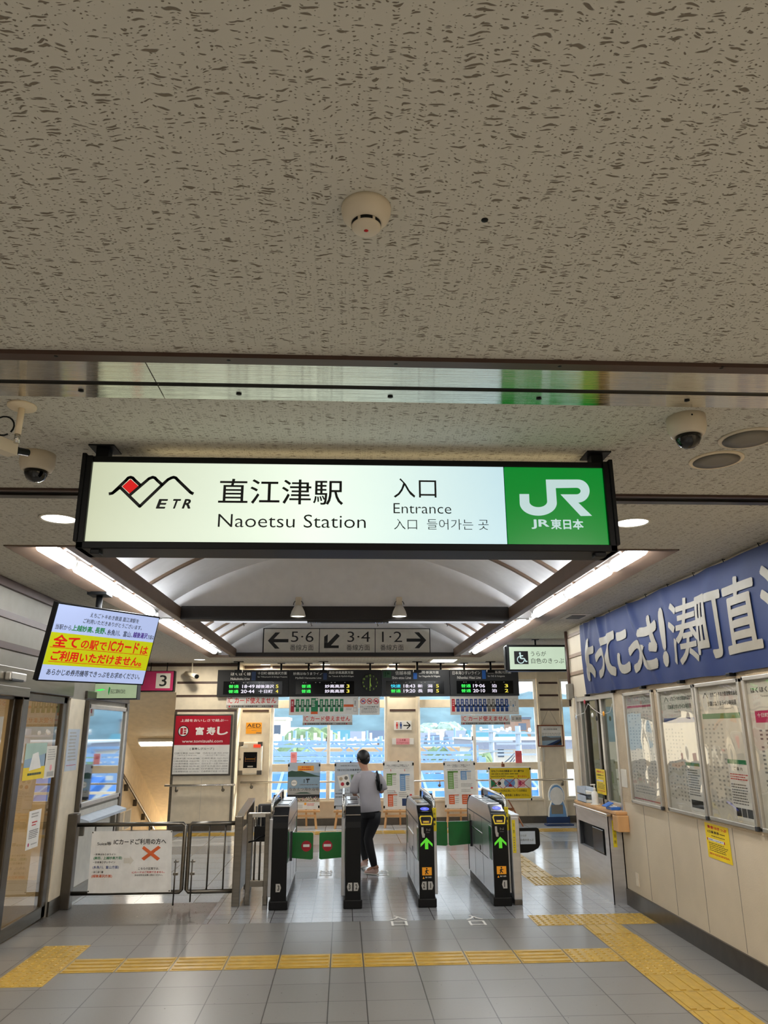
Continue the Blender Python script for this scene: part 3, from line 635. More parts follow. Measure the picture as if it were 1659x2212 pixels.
# ---- two spotlights on the cross beam
def spot(u, label, lit):
    y = 8.66; top = P(u, 1290, y=y); mid = P(u, 1312, y=y); bot = P(u, 1333, y=y); c = (top.x, y, top.z+.03)
    t = thing('spotlight', label, 'spotlight', c, 'spotlights on the vault beam')
    MB().bbox(top.x-.035, y-.03, mid.z-.01, top.x+.035, y+.06, top.z, 'cream_plastic', .012).build('arm', t)
    h = mid.z-bot.z
    MB().lathe([(.03, .02), (.05, 0), (.075, -h*.45), (.088, -h*.92), (.088, -h), (.08, -h+.01)], (top.x, y-.02, mid.z), 'offwhite', 28).build('shade', t)
    MB().lathe([(.078, -h+.008), (.05, -h+.004), (0, -h+.002)], (top.x, y-.02, mid.z), 'lamp_glow' if lit else 'lamp_warm', 24).build('bulb', t)
    MB().tube([V(top.x, y-.02, mid.z)+V(.055*math.cos(a), 0, .05*math.sin(a)+.03) for a in [k*.3 for k in range(0, 12)]], .005, 'charcoal', 6).build('yoke', t)
spot(645, 'cream spotlight over the first arrow panel on the dark cross beam', False)
spot(862, 'brightly lit cream spotlight over the last arrow panel on the dark cross beam', True)
# ---- far ceiling lamp panel
q = P(951, 1431, z=ZC); q.y = 14.1; t = thing('panel_light', 'small bright square ceiling light before the far window wall', 'ceiling light', (q.x, q.y, ZC))
MB().bbox(q.x-.27, q.y-.30, ZC-.012, q.x+.27, q.y+.30, ZC, 'offwhite', .004).build('frame', t); MB().bbox(q.x-.22, q.y-.26, ZC-.016, q.x+.22, q.y+.26, ZC-.011, 'lamp_glow', .003).build('diffuser', t)
# ---- small ceiling fixtures by the banner and far ceiling
q = P(1243, 1331, z=ZC); t = thing('ceiling_vent', 'small square ceiling vent near the corner of the blue banner', 'vent', (q.x, q.y, ZC)); MB().bbox(q.x-.13, q.y-.2, ZC-.01, q.x+.13, q.y+.2, ZC, 'offwhite', .004).build('frame', t); MB().bbox(q.x-.08, q.y-.13, ZC-.016, q.x+.08, q.y+.13, ZC-.009, 'charcoal', .003).build('grille', t)

# ================================================================== BIG LIT STATION SIGN
SY = 3.2; SX0, SX1 = -1.16, 1.212; SZ0, SZ1 = 2.478, 2.905
t = thing('station_sign', 'big backlit station entrance sign hanging in the foreground with green end panel', 'sign', (0, SY, SZ0))
case = MB(); d0, d1 = SY, SY+.17
case.bbox(SX0, d0, SZ1-.028, SX1, d1, SZ1, 'black', .004).bbox(SX0, d0-.012, SZ0, SX1, d1, SZ0+.032, 'black', .004)
case.bbox(SX0, d0-.012, SZ0+.0, SX0+.032, d1, SZ1, 'black', .004).bbox(SX1-.032, d0-.012, SZ0, SX1, d1, SZ1, 'black', .004)
case.bbox(SX0+.01, d1-.03, SZ0+.01, SX1-.01, d1-.01, SZ1-.01, 'black', .003)
for x in (SX0-.012, SX1-.006): case.bbox(x, d0-.02, SZ0+.03, x+.018, d1+.01, SZ1+.008, 'black', .004)
case.bbox(SX0+.06, d0, SZ0-.02, SX0+.10, d0+.05, SZ0, 'black', .003).bbox(SX1-.10, d0, SZ0-.02, SX1-.05, d0+.05, SZ0, 'black', .003); case.build('case', t)
MB().box(SX0+.25, d0+.10, SZ1+.001, SX1-.1, d0+.13, SZ1+.004, 'lamp_amber').build('top_slit', t, label='slit in the sign top letting out warm light')
for x in (-1.11, 1.178):
    MB().bbox(x-.028, SY+.05, SZ1, x+.028, SY+.11, ZC-.006, 'black', .003).build('hanger', t)
    MB().bbox(x-.055, SY+.02, ZC-.007, x+.06, SY+.14, ZC, 'black', .002).build('ceiling_plate', t)
FX0, FX1, FZ0, FZ1 = SX0+.03, SX1-.03, SZ0+.03, SZ1-.026; XG = .722
MB().box(FX0, SY+.004, FZ0, XG-.003, SY+.02, FZ1, 'sign_white').build('light_panel', t, label='white glowing panel with black lettering')
gp = MB().box(XG+.003, SY+.004, FZ0, FX1, SY+.02, FZ1, 'sign_green').build('light_panel', t, label='green glowing panel with white emblem')
def spx(u, v): q = P(u, v, y=SY+.003); return ((q.x-FX0)/(FX1-FX0), (FZ1-q.z)/(FZ1-FZ0))
pw = Pic((FX0, SY+.003, FZ1), (FX1, SY+.003, FZ1), (FX0, SY+.003, FZ0))
def stx(s, u0, v0, u1, v1, m='sign_ink', bold=0.0, shear=0.0):
    (a, b), (c_, d) = spx(u0, v0), spx(u1, v1); pw.text(s, a, b, c_, d, m, bold, 1, shear)
stx('直江津駅', 474, 1034, 741, 1091, bold=.006); stx('Naoetsu Station', 472, 1110, 790, 1141, bold=-.006)
stx('入口', 850, 1033, 943, 1076, bold=.004); stx('Entrance', 850, 1087, 975, 1110, bold=-.008); stx('入口', 851, 1121, 901, 1144, bold=-.006); stx('들어가는 곳', 922, 1121, 1056, 1145, bold=-.008)
stx('E', 338, 1078, 356, 1099, bold=.03, shear=.28); stx('T', 369, 1078, 384, 1099, bold=.03, shear=.28); stx('R', 394, 1078, 411, 1099, bold=.03, shear=.28)
def stroke(pts, w, m, closed=False):
    pts = [Vector(spx(*p)) for p in pts]; k = pw.W/pw.Hh
    for a, b in zip(pts, pts[1:]):
        pw.line(a.x, a.y, b.x, b.y, w, m, 1)
    for p in pts[1:-1]: pw.disc(p.x, p.y, w/2/pw.Hh, m, 1, 12)
def arc_top(ux, vy, r=6): return [(ux-9, vy+8), (ux-5, vy+3.5), (ux, vy+2), (ux+5, vy+3.5), (ux+9, vy+8)]
stroke([(235, 1067), (243, 1065.5)]+arc_top(282, 1029)+[(304, 1049)], .0135, 'sign_ink')
stroke([(243, 1065.5), (259, 1053)], .0135, 'sign_ink')
stroke([(259, 1052), (302, 1094), (350, 1048), (363, 1036)]+arc_top(375, 1029)[1:]+[(412, 1064), (418, 1067)], .0135, 'sign_ink')
stroke([(281, 1069), (322, 1034)]+arc_top(330, 1029)[2:]+[(350, 1047)], .0135, 'sign_ink')
rp = [spx(*p) for p in ((282, 1035), (299, 1050), (280, 1066), (264, 1051))]; pw.poly(rp, 'sign_red', 1)
# emblem on the green panel
def gpoly(pts, m='sign_letter'): pw.poly([spx(1100+x/2.9678, 700+y/2.9678) for x, y in pts], m, 1)
def arcp(cx, cy, rx, ry, a0, a1, n=14): return [(cx+rx*math.cos(R_(a0+(a1-a0)*i/n)), cy+ry*math.sin(R_(a0+(a1-a0)*i/n))) for i in range(n+1)]
outer = [(235, 997), (300, 1050)]
J_out = [(235, 997)]+[(241, 1150)]+arcp(190, 1150, 51, 25, 0, 180, 14)[1:]
# J: outline with its hook, built as strip quads so that it stays a clean shape
Lout = [(65, 1090), (66, 1150)]+arcp(186, 1150, 119, 80, 180, 0, 22)[0:0]
oc = arcp(186, 1148, 119, 81, 180, 0, 22); ic = arcp(186, 1138, 57, 36, 180, 0, 22)
oc = [(x, 1148+(1148-y)*-1 if False else 2*1148-y if y < 1148 else y) for x, y in oc]; ic = [(x, 2*1138-y if y < 1138 else y) for x, y in ic]
for i in range(22): gpoly([oc[i], oc[i+1], ic[i+1], ic[i]])
gpoly([(65, 1090), (127, 1090), ic[0], oc[0]]); gpoly([(234, 997), (298, 1052), (305, 1148), (243, 1138)])
# R: top bar, bowl and leg
gpoly([(234, 997), (440, 997), (430, 1050), (298, 1052)])
ro = arcp(440, 1071, 75, 74, -90, 90, 18); ri = arcp(430, 1071, 27, 21, -90, 90, 18)
for i in range(18): gpoly([ro[i], ro[i+1], ri[i+1], ri[i]])
gpoly([(328, 1092), (430, 1092), (440, 1145), (445, 1147), (531, 1230), (458, 1231)])
stx('JR', 1147, 1122, 1187, 1143, 'sign_letter', .03); stx('東日本', 1189, 1121, 1261, 1144, 'sign_letter', .03)
pw.build('lettering', t)

# ================================================================== HANGING TV
_c = [V(-2.435, 6.468, 2.771), V(-1.822, 7.437, 2.788), V(-2.568, 6.563, 2.147)]
Rv = (_c[1]-_c[0]); Dv = (_c[2]-_c[0]); Nv = Rv.cross(-Dv).normalized()
t = thing('television', 'wide screen in black bezel showing a yellow and red notice, hung from the ceiling', 'television', tuple(_c[0]+(Rv+Dv)/2))
cen = _c[0]+(Rv+Dv)/2; ru, du = Rv.normalized(), Dv.normalized()
MB().obox(cen-Nv*.03, Rv/2+ru*.012, Dv/2+du*.012, Nv*.028, 'black').build('housing', t)
scr = Pic(_c[0], _c[1], _c[2]); 
scr.rect(.0, .0, 1, 1, 'tv_blue', 1); scr.rect(0, .372, 1, .80, 'tv_yellow', 2)
scr.text('えちごトキめき鉄道 直江津駅を', .30, .055, .79, .12, 'tv_ink', .012, 3); scr.text('ご利用いただきありがとうございます。', .25, .145, .84, .21, 'tv_ink', .012, 3)
scr.text('当駅から', .02, .26, .16, .33, 'tv_ink', .01, 3); scr.text('上越妙高、', .165, .245, .37, .33, 'tv_green', .03, 3); scr.text('長野、', .38, .245, .49, .33, 'tv_green', .03, 3); scr.text('糸魚川、富山、', .50, .25, .755, .335, 'tv_navy', .02, 3); scr.text('越後湯沢', .765, .245, .92, .33, 'tv_purple', .03, 3); scr.text('方面は', .925, .265, .995, .33, 'tv_ink', .015, 3)
scr.text('全て', .035, .395, .265, .56, 'tv_red', .035, 3); scr.text('の駅で', .285, .43, .53, .56, 'tv_red', .025, 3); scr.text('ICカード', .55, .395, .86, .56, 'tv_red', .03, 3); scr.text('は', .885, .44, .965, .56, 'tv_red', .025, 3); scr.rect(.02, .565, .975, .573, 'tv_red', 3)
scr.text('ご利用いただけません。', .05, .605, .93, .745, 'tv_red', .035, 3); scr.rect(.04, .752, .94, .76, 'tv_red', 3)
scr.text('あらかじめ券売機等できっぷをお求めください。', .05, .85, .95, .935, 'tv_ink', .015, 3)
scr.build('screen', t)
pk = cen-Nv*.07; MB().obox(pk, ru*.16, du*.12, Nv*.02, 'black').build('bracket', t)
qx = pk-Nv*.05; MB().tube([(qx.x, qx.y, qx.z), (qx.x, qx.y, ZC-.03)], .028, 'black', 14).build('pole', t); MB().bbox(qx.x-.09, qx.y-.09, ZC-.03, qx.x+.09, qx.y+.09, ZC, 'black', .006).build('ceiling_plate', t)

# ================================================================== OTHER HANGING SIGNS
def hung(name, label, cat, c): return thing(name, label, cat, c)
# ticket-window light sign
UY = 10.7; ux0, ux1, uz0, uz1 = 2.31, 3.19, 2.515, 2.885
t = hung('light_sign', 'black edged lit sign with wheelchair symbol hanging before the ticket window', 'sign', (2.75, UY, uz0))
MB().bbox(ux0, UY, uz0, ux1, UY+.16, uz1, 'black', .012).bbox(ux0-.02, UY+.03, uz0+.02, ux0, UY+.13, uz1-.02, 'black', .004).build('case', t)
p_ = Pic((ux0+.035, UY-.001, uz1-.03), (ux1-.04, UY-.001, uz1-.03), (ux0+.035, UY-.001, uz0+.025)); p_.rect(0, 0, 1, 1, 'lit_green_white', 1)
p_.rect(.085, .19, .335, .77, 'sign_ink', 2); p_.text('うらが', .385, .19, .66, .41, 'sign_ink', .004, 2); p_.text('白色のきっぷ', .385, .50, .975, .74, 'sign_ink', .004, 2)
p_.disc(.19, .285, .045, 'sign_letter', 3, 14); p_.line(.192, .33, .20, .52, .022, 'sign_letter', 3); p_.line(.195, .40, .245, .40, .016, 'sign_letter', 3); p_.line(.20, .52, .262, .52, .018, 'sign_letter', 3); p_.line(.262, .52, .29, .66, .018, 'sign_letter', 3); p_.line(.29, .66, .315, .64, .014, 'sign_letter', 3)
for k in range(20):
    a, b = R_(-60+k*14-60), R_(-60+(k+1)*14-60)
    if 20 < math.degrees(a) % 360 < 330 or True:
        aa, bb = R_(10+k*12), R_(10+(k+1)*12); rr = .155; kx = p_.Hh/p_.W
        p_.line(.20+rr*kx*math.cos(aa), .57+rr*math.sin(aa), .20+rr*kx*math.cos(bb), .57+rr*math.sin(bb), .013, 'sign_letter', 3)
p_.build('face', t); 
for x in (2.75,): MB().tube([(x, UY+.08, uz1), (x, UY+.08, ZC)], .012, 'black', 10).bbox(x-.05, UY+.04, ZC-.008, x+.05, UY+.12, ZC, 'black', .002).build('hanger', t)
# direction sign on the end wall of the vault
a, b = P(569, 1357, y=13.40), P(930, 1411, y=13.40); y = 13.40
t = thing('platform_sign', 'long cream platform direction sign with three black arrows on the vault end wall', 'sign', ((a.x+b.x)/2, 13.42, b.z))
MB().box(a.x, y, b.z, b.x, 13.428, a.z, 'black').build('case', t)
p_ = Pic((a.x, y-.002, a.z), (b.x, y-.002, a.z), (a.x, y-.002, b.z))
mkp = lambda: Pic((a.x, y-.002, a.z), (b.x, y-.002, a.z), (a.x, y-.002, b.z))
p_.rect(.006, .03, .333, .97, 'offwhite', 1)
def dpx(x, y_): return ((x-28)/(1022-28), (y_-210)/(362-210))
def dp(pts): p_.poly([dpx(*k) for k in pts], 'ink', 2)
dp([(57, 286), (100, 236), (128, 236), (92, 276), (178, 276), (178, 296), (92, 296), (128, 334), (100, 334)][0:9])
p_.text('5·6', *dpx(193, 230), *dpx(326, 294), 'ink', -.005, 2); p_.text('番線方面', *dpx(188, 309), *dpx(327, 345), 'ink', .004, 2)
p_.build('panel', t); p_ = mkp(); p_.rect(.337, .03, .666, .97, 'offwhite', 1)
dp([(389, 331), (476, 331), (476, 315), (430, 315), (482, 257), (464, 242), (410, 300), (410, 247), (389, 262)])
p_.text('3·4', *dpx(527, 230), *dpx(661, 294), 'ink', -.005, 2); p_.text('番線方面', *dpx(522, 309), *dpx(660, 345), 'ink', .004, 2)
p_.build('panel', t); p_ = mkp(); p_.rect(.670, .03, .995, .97, 'offwhite', 1)
p_.text('1·2', *dpx(733, 230), *dpx(853, 294), 'ink', -.005, 2); p_.text('番線方面', *dpx(723, 309), *dpx(861, 345), 'ink', .004, 2)
dp([(998, 283), (955, 332), (927, 332), (964, 292), (880, 292), (880, 273), (964, 273), (927, 234), (955, 234)])
p_.build('panel', t)
# magenta sign above the stairs
y = 14.5; x0 = P(285, 1470, y=y).x; a = P(378, 1449, y=y); b = P(378, 1494, y=y)
t = thing('platform_number_sign', 'magenta sign with a black 3 on a pale square over the stair opening', 'sign', ((x0+a.x)/2, y, b.z))
MB().bbox(x0, y, b.z, a.x, y+.14, a.z, 'black', .004).build('case', t)
p_ = Pic((x0+.01, y-.001, a.z-.01), (a.x-.02, y-.001, a.z-.01), (x0+.01, y-.001, b.z+.02)); p_.rect(0, 0, 1, 1, 'magenta', 1)
kx = (P(337, 1470, y=y).x-x0-.01)/p_.W; kx2 = (P(368, 1470, y=y).x-x0-.01)/p_.W; p_.rect(kx, .10, kx2, .88, 'offwhite', 2); p_.text('3', kx+(kx2-kx)*.25, .2, kx+(kx2-kx)*.75, .78, 'ink', .01, 3); p_.build('face', t)
for u in (326, 361):
    q = P(u, 1447, y=y+.06); MB().tube([(q.x, y+.06, a.z), (q.x, y+.06, ZC)], .008, 'black', 8).build('hanger', t)
# small lit company sign and black box under the television
y = 9.0; a, b = P(203, 1477, y=y), P(294, 1508, y=y)
t = thing('advert_light_box', 'small pale green lit advert box hanging below the television', 'light box', ((a.x+b.x)/2, y, b.z))
MB().bbox(a.x-.01, y, b.z-.015, b.x+.01, y+.14, a.z+.02, 'charcoal', .006).build('case', t)
p_ = Pic((a.x, y-.001, a.z), (b.x, y-.001, a.z), (a.x, y-.001, b.z)); p_.rect(0, 0, 1, 1, 'lit_pale', 1); p_.text('田辺工業株式会社', .40, .38, .74, .68, 'ink', .01, 2)
p_.poly([(.36, .2), (.39, .3), (.38, .55), (.365, .8), (.345, .6), (.35, .4)], 'tv_green', 2); p_.poly([(.05, .45), (.2, .35), (.28, .42), (.15, .5)], 'led_green', 2); p_.build('face', t)
MB().bbox(-2.83, y+.02, b.z+.03, a.x-.012, y+.2, a.z+.03, 'black', .006).build('power_box', t)
for x in (a.x+.08, b.x-.08): MB().tube([(x, y+.07, a.z+.02), (x, y+.07, ZC)], .007, 'black', 8).build('hanger', t)

# ================================================================== HANGING DEPARTURE BOARDS
BY = 14.6
def bx(u, v): q = P(u, v, y=BY); return q
BZ1, BZ0 = 2.838, 2.343
def board(u0, u1, label, head, sub, to, to2, rows, bar, jr=False, clock=False):
    x0, x1 = bx(u0, 1475).x, bx(u1, 1475).x; cx = (x0+x1)/2
    t = thing('departure_board', label, 'departure board', (cx, BY, BZ0), 'departure boards hung in a row')
    MB().bbox(x0+.003, BY, BZ0, x1-.003, BY+.22, BZ1, 'black_matte' if not jr and not bar == 'blue' else 'charcoal', .008).build('case', t)
    p = Pic((x0, BY-.001, BZ1), (x1, BY-.001, BZ1), (x0, BY-.001, BZ0))
    def X(u): return (bx(u, 1475).x-x0)/(x1-x0)
    for (s, ua, va, ub, vb, m, bo) in head: p.text(s, X(ua), (va-1447)/55.5, X(ub), (vb-1447)/55.5, m, bo, 2)
    for (ua, va, ub, vb, m) in sub: p.rect(X(ua), (va-1447)/55.5, X(ub), (vb-1447)/55.5, m, 2)
    p.build('face', t)
    ua, ub = to; s = Pic((bx(ua, 1475).x, BY-.004, BZ1-.0089*24), (bx(ub, 1475).x, BY-.004, BZ1-.0089*24), (bx(ua, 1475).x, BY-.004, BZ1-.0089*51))
    s.rect(0, 0, 1, 1, 'black_gloss', 0)
    for i, rw_ in enumerate(rows):
        y0 = .26+.38*i
        for (st, f0, f1, m) in rw_: s.text(st, f0, y0, f1, y0+.26, m, .02, 1)
    for f0 in (.12, .16, .33, .40, .60, .66, .83): s.rect(f0, .08, f0+.02, .13, 'ink_light', 1)
    s.build('led_display', t)
    if clock:
        cq = bx(799.5, 1474.7); m = MB(); m.lathe([(.16, -.004), (.16, -.010), (.15, -.012), (0, -.012)], (cq.x, BY+.002, cq.z), 'green_dark' if False else 'black_matte', 36, (0, 1, 0))
        o = m.build('clock', t); d = Pic((cq.x-.16, BY-.0115, cq.z+.16), (cq.x+.16, BY-.0115, cq.z+.16), (cq.x-.16, BY-.0115, cq.z-.16))
        for k in range(12):
            a = math.pi*2*k/12; d.textk(str(12 if k == 0 else k), .5+.42*math.sin(a), .5-.42*math.cos(a), .10, 'clock_green', 0, 1, 'c')
        d.line(.5, .5, .515, .22, .012, 'clock_green', 2); d.line(.5, .5, .49, .84, .010, 'clock_green', 2); d.line(.5, .5, .56, .72, .014, 'clock_green', 2); d.build('clock_dial', o)
    for xx in (x0+.15*(x1-x0)+.1, x1-.12*(x1-x0)): MB().tube([(xx, BY+.11, BZ1), (xx, BY+.11, ZC-.01)], .02, 'black', 10).bbox(xx-.07, BY+.05, ZC-.012, xx+.07, BY+.17, ZC, 'black', .002).build('hanger', t)
W_ = 'white'
board(469, 624, 'black departure board at the end of the row nearest the red sushi poster', [('ほくほく線', 498, 1452, 541, 1459, W_, .01), ('Hokuhoku Line', 498, 1463, 539, 1468, W_, 0), ('十日町·越後湯沢方面', 556, 1451, 619, 1457, W_, .01), ('for Tōkamachi & Echigo-Yuzawa', 556, 1460, 620, 1464, W_, 0)], [(543, 1451, 552, 1469, 'navy')], (483, 610), 0,
      [[('普通', .09, .26, 'led_green'), ('18·49', .32, .53, 'led_white'), ('越後湯沢', .55, .86, 'led_white'), ('5', .89, .935, 'led_yellow')], [('普通', .09, .26, 'led_green'), ('20·44', .30, .53, 'led_white'), ('十日町', .60, .84, 'led_white'), ('4', .89, .935, 'led_yellow')]], 'navy')
board(624, 824, 'black departure board with the round clock at its end', [('妙高はねうまライン', 633, 1452, 696, 1458, W_, .01), ('Myōkō Haneuma Line', 638, 1462, 694, 1467, W_, 0), ('高田·妙高高原方面', 710, 1450, 763, 1456, W_, .01), ('for Takada & Myōkō-Kōgen', 710, 1459, 764, 1463, W_, 0)], [(698, 1451, 706, 1468, 'navy')], (639, 765), 0,
      [[('普通', .10, .26, 'led_green'), ('妙高高原', .50, .83, 'led_white'), ('3', .87, .92, 'led_yellow')], [('普通', .10, .26, 'led_green'), ('妙高高原', .50, .83, 'led_white'), ('3', .87, .92, 'led_yellow')]], 'navy', clock=True)
board(824, 972, 'dark grey departure board with a small green square before its heading', [('JR', 830, 1452, 843, 1462, W_, -.01), ('信越本線', 854, 1450, 888, 1458, W_, .01), ('Shin-etsu Line', 847, 1461, 888, 1467, W_, .01), ('長岡·新潟方面', 905, 1450, 948, 1456, W_, .01), ('for Nagaoka & Niigata', 905, 1459, 951, 1464, W_, .01)], [(828, 1450, 845, 1464, 'green_dark'), (893, 1449, 901, 1467, 'blue')], (834, 959), 0,
      [[('快速', .08, .25, 'led_cyan'), ('18:43', .30, .50, 'led_white'), ('新', .545, .63, 'led_white'), ('潟', .715, .80, 'led_white'), ('5', .86, .91, 'led_yellow')], [('普通', .08, .25, 'led_green'), ('19:20', .30, .50, 'led_white'), ('長', .545, .63, 'led_white'), ('岡', .715, .80, 'led_white'), ('5', .86, .91, 'led_yellow')]], 'blue', jr=True)
board(972, 1121, 'dark grey departure board at the end of the row nearest the lit wheelchair sign', [('日本海ひすいライン', 978, 1450, 1038, 1458, W_, .01), ('Nihonkai Hisui Line', 988, 1461, 1039, 1467, W_, .01), ('能生·糸魚川方面', 1054, 1450, 1105, 1456, W_, .01), ('for Nō & Itoigawa', 1054, 1459, 1091, 1464, W_, .01)], [(1042, 1449, 1050, 1467, 'blue')], (986, 1108), 0,
      [[('普通', .08, .25, 'led_green'), ('19·06', .29, .50, 'led_white'), ('泊', .62, .705, 'led_white'), ('3', .85, .91, 'led_yellow')], [('普通', .08, .25, 'led_green'), ('20·10', .29, .50, 'led_white'), ('泊', .62, .705, 'led_white'), ('2', .85, .91, 'led_yellow')]], 'blue', jr=True)
# sensors hung in front of the boards
for u, lb in ((516, 'small black sensor on a rod before the first departure board'), (699, 'small black sensor on a rod before the second departure board'), (901, 'black sensor on a rod hiding part of the third departure board'), (1059, 'black sensor on a rod before the fourth departure board')):
    q = P(u, 1429, z=ZC); b = P(u, 1450, y=q.y); t = thing('hanging_sensor', lb, 'sensor', (q.x, q.y, ZC), 'sensors on rods')
    MB().bbox(q.x-.09, q.y-.05, ZC-.012, q.x+.09, q.y+.05, ZC, 'black', .003).build('ceiling_plate', t); MB().tube([(q.x, q.y, ZC-.01), (q.x, q.y, b.z+.02)], .02, 'black', 10).build('rod', t)
    MB().bbox(q.x-.075, q.y-.05, b.z-.03, q.x+.075, q.y+.05, b.z+.025, 'black', .012).build('sensor_head', t)
# route maps under the boards
def pxp(u, v, u2, v2, y): a, b = P(u, v, y=y), P(u2, v2, y=y); return a, b
a, b = pxp(625, 1505, 775, 1544, BY); y = BY+.02
t = thing('route_map', 'white route map with green station bars under the clock board', 'route map', ((a.x+b.x)/2, y, b.z), 'route maps under the boards')
MB().bbox(a.x, y, b.z, b.x, y+.02, BZ0-.002, 'paper', .003).build('panel', t)
p = Pic((a.x, y-.001, a.z), (b.x, y-.001, a.z), (a.x, y-.001, b.z)); gx = lambda k: (k-355)/(1195-355); gy = lambda k: (k-25)/(245-25)
p.rect(gx(415), gy(125), gx(970), gy(150), 'ink', 1)
for k in (434, 495, 556, 722, 784, 846, 906, 966): 
    p.rect(gx(k), gy(55), gx(k+42), gy(205), 'map_green', 2); p.text('高田' if k % 4 else '新井', gx(k+12), gy(70), gx(k+30), gy(150), 'paper', .02, 3); p.rect(gx(k+2), gy(158), gx(k+40), gy(161), 'paper', 3)
p.rect(gx(374), gy(57), gx(415), gy(210), 'red_dark', 2); p.text('直江津'[:1]+'', gx(384), gy(80), gx(404), gy(110), 'paper', .02, 3); p.rows(gx(385), gy(115), gx(404), gy(140), 2, 'paper', 3)
p.rect(gx(618), gy(43), gx(702), gy(205), 'map_green', 2); p.rect(gx(618), gy(203), gx(700), gy(235), 'print_orange', 2); p.disc(gx(686), gy(60), .06, 'paper', 3); p.rows(gx(628), gy(60), gx(668), gy(150), 5, 'paper', 3)
p.rect(gx(1012), gy(120), gx(1130), gy(150), 'print_orange', 2); p.rect(gx(1130), gy(50), gx(1170), gy(205), 'ink_light', 2); p.rect(gx(1133), gy(54), gx(1167), gy(201), 'paper', 3); p.text('長野', gx(1143), gy(75), gx(1157), gy(135), 'ink', .02, 4); p.rect(gx(1133), gy(160), gx(1167), gy(163), 'print_orange', 4); p.rows(gx(1040), gy(160), gx(1110), gy(190), 2, 'ink_light', 2)
p.build('print', t)
a, b = pxp(776, 1505, 820.5, 1544, BY)
t = thing('notice_sign', 'white notice with three red ban circles beside the green route map', 'sign', ((a.x+b.x)/2, y, b.z)); MB().bbox(a.x+.003, y, b.z, b.x, y+.02, BZ0-.002, 'paper', .003).build('panel', t)
p = Pic((a.x+.003, y-.001, a.z), (b.x, y-.001, a.z), (a.x+.003, y-.001, b.z))
for cx, m in ((.19, 'blue'), (.5, 'ink_grey'), (.82, 'magenta')): p.disc(cx, .25, .16, 'print_red', 1); p.disc(cx, .25, .125, 'paper', 2); p.rect(cx-.07, .2, cx+.07, .3, m, 3); p.line(cx-.1, .15, cx+.1, .36, .012, 'print_red', 4)
p.text('えちごトキめき鉄道では', .05, .52, .93, .60, 'ink', .02, 2); p.text('ご利用できません。', .15, .63, .85, .71, 'ink', .02, 2); p.rows(.1, .74, .9, .9, 3, 'ink_light', 2, rag=.1); p.build('print', t)
a, b = pxp(972.5, 1505, 1122, 1543.5, BY)
t = thing('route_map', 'white route map with one red and many blue station bars', 'route map', ((a.x+b.x)/2, y, b.z), 'route maps under the boards'); MB().bbox(a.x, y, b.z, b.x, y+.02, BZ0-.002, 'paper', .003).build('panel', t)
p = Pic((a.x, y-.001, a.z), (b.x, y-.001, a.z), (a.x, y-.001, b.z)); gx = lambda k: (k-515)/(1340-515); gy = lambda k: (k-25)/(242-25)
p.rect(gx(570), gy(118), gx(1215), gy(150), 'ink', 1); p.rect(gx(533), gy(52), gx(570), gy(203), 'red', 2); p.rows(gx(543), gy(65), gx(562), gy(140), 3, 'paper', 3)
for i, k in enumerate((588, 640, 695, 749, 803, 857, 911, 963, 1014, 1066, 1120, 1175)):
    p.rect(gx(k), gy(52), gx(k+38), gy(204), 'map_blue' if k not in (963, 1014) else 'ink_grey', 2); p.text('谷浜名立'[i % 4]+'', gx(k+10), gy(65), gx(k+28), gy(95), 'paper', .02, 3); p.text('有能筒青'[i % 4], gx(k+10), gy(105), gx(k+28), gy(135), 'paper', .02, 3); p.rect(gx(k+2), gy(158), gx(k+36), gy(160), 'paper', 3)
p.rect(gx(1016), gy(175), gx(1050), gy(203), 'print_orange', 3)
for k in (1225, 1280): p.rect(gx(k), gy(52), gx(k+42), gy(204), 'ink_light', 2); p.rect(gx(k+3), gy(55), gx(k+39), gy(201), 'paper', 3); p.rows(gx(k+14), gy(75), gx(k+28), gy(140), 4, 'ink', 4)
p.rect(gx(1212), gy(120), gx(1226), gy(148), 'led_cyan' if False else 'print_blue', 3); p.rect(gx(1266), gy(120), gx(1281), gy(148), 'print_blue', 3)
p.build('print', t)
# red lettered paper strips
def ic_strip(u0, v0, u1, v1, label, y):
    a, b = pxp(u0, v0, u1, v1, y); t = thing('paper_notice', label, 'notice', ((a.x+b.x)/2, y, b.z), 'red lettered card notices')
    MB().box(a.x, y, b.z, b.x, y+.004, a.z, 'paper').build('sheet', t); p = Pic((a.x, y-.001, a.z), (b.x, y-.001, a.z), (a.x, y-.001, b.z))
    p.text('IC', .025, .12, .11, .60, 'print_red', .0, 2); p.text('カード使えません', .155, .10, .955, .62, 'print_red', .02, 2)
    for x in (.138, .345, .35, .63): p.rect(x, 0, x+.004, .74, 'offwhite', 1)
    p.rect(0, .74, 1, 1, 'ink_light', 1); p.disc(.06, .87, .08, 'red_dark', 2, 10); p.disc(.885, .87, .08, 'red_dark', 2, 10); p.text('妙高高原方面 · 妙高高原方面', .10, .79, .60, .95, 'ink', .02, 2); p.text('糸魚川方面', .68, .79, .86, .95, 'ink', .02, 2); p.build('print', t)
ic_strip(490, 1504, 601, 1529, 'paper strip with red lettering hanging under the first departure board', BY+.05)
ic_strip(654, 1545, 761, 1566, 'paper strip with red lettering hanging under the green route map', BY+.03)
ic_strip(995, 1545, 1102, 1565, 'paper strip with red lettering hanging under the blue route map', BY+.03)
a, b = pxp(1103, 1545, 1127, 1559, BY+.03); t = thing('paper_notice', 'small white sheet with two characters hanging beside the strip under the blue map', 'notice', ((a.x+b.x)/2, BY+.03, b.z)); MB().box(a.x, BY+.03, b.z, b.x, BY+.034, a.z, 'paper').build('sheet', t)
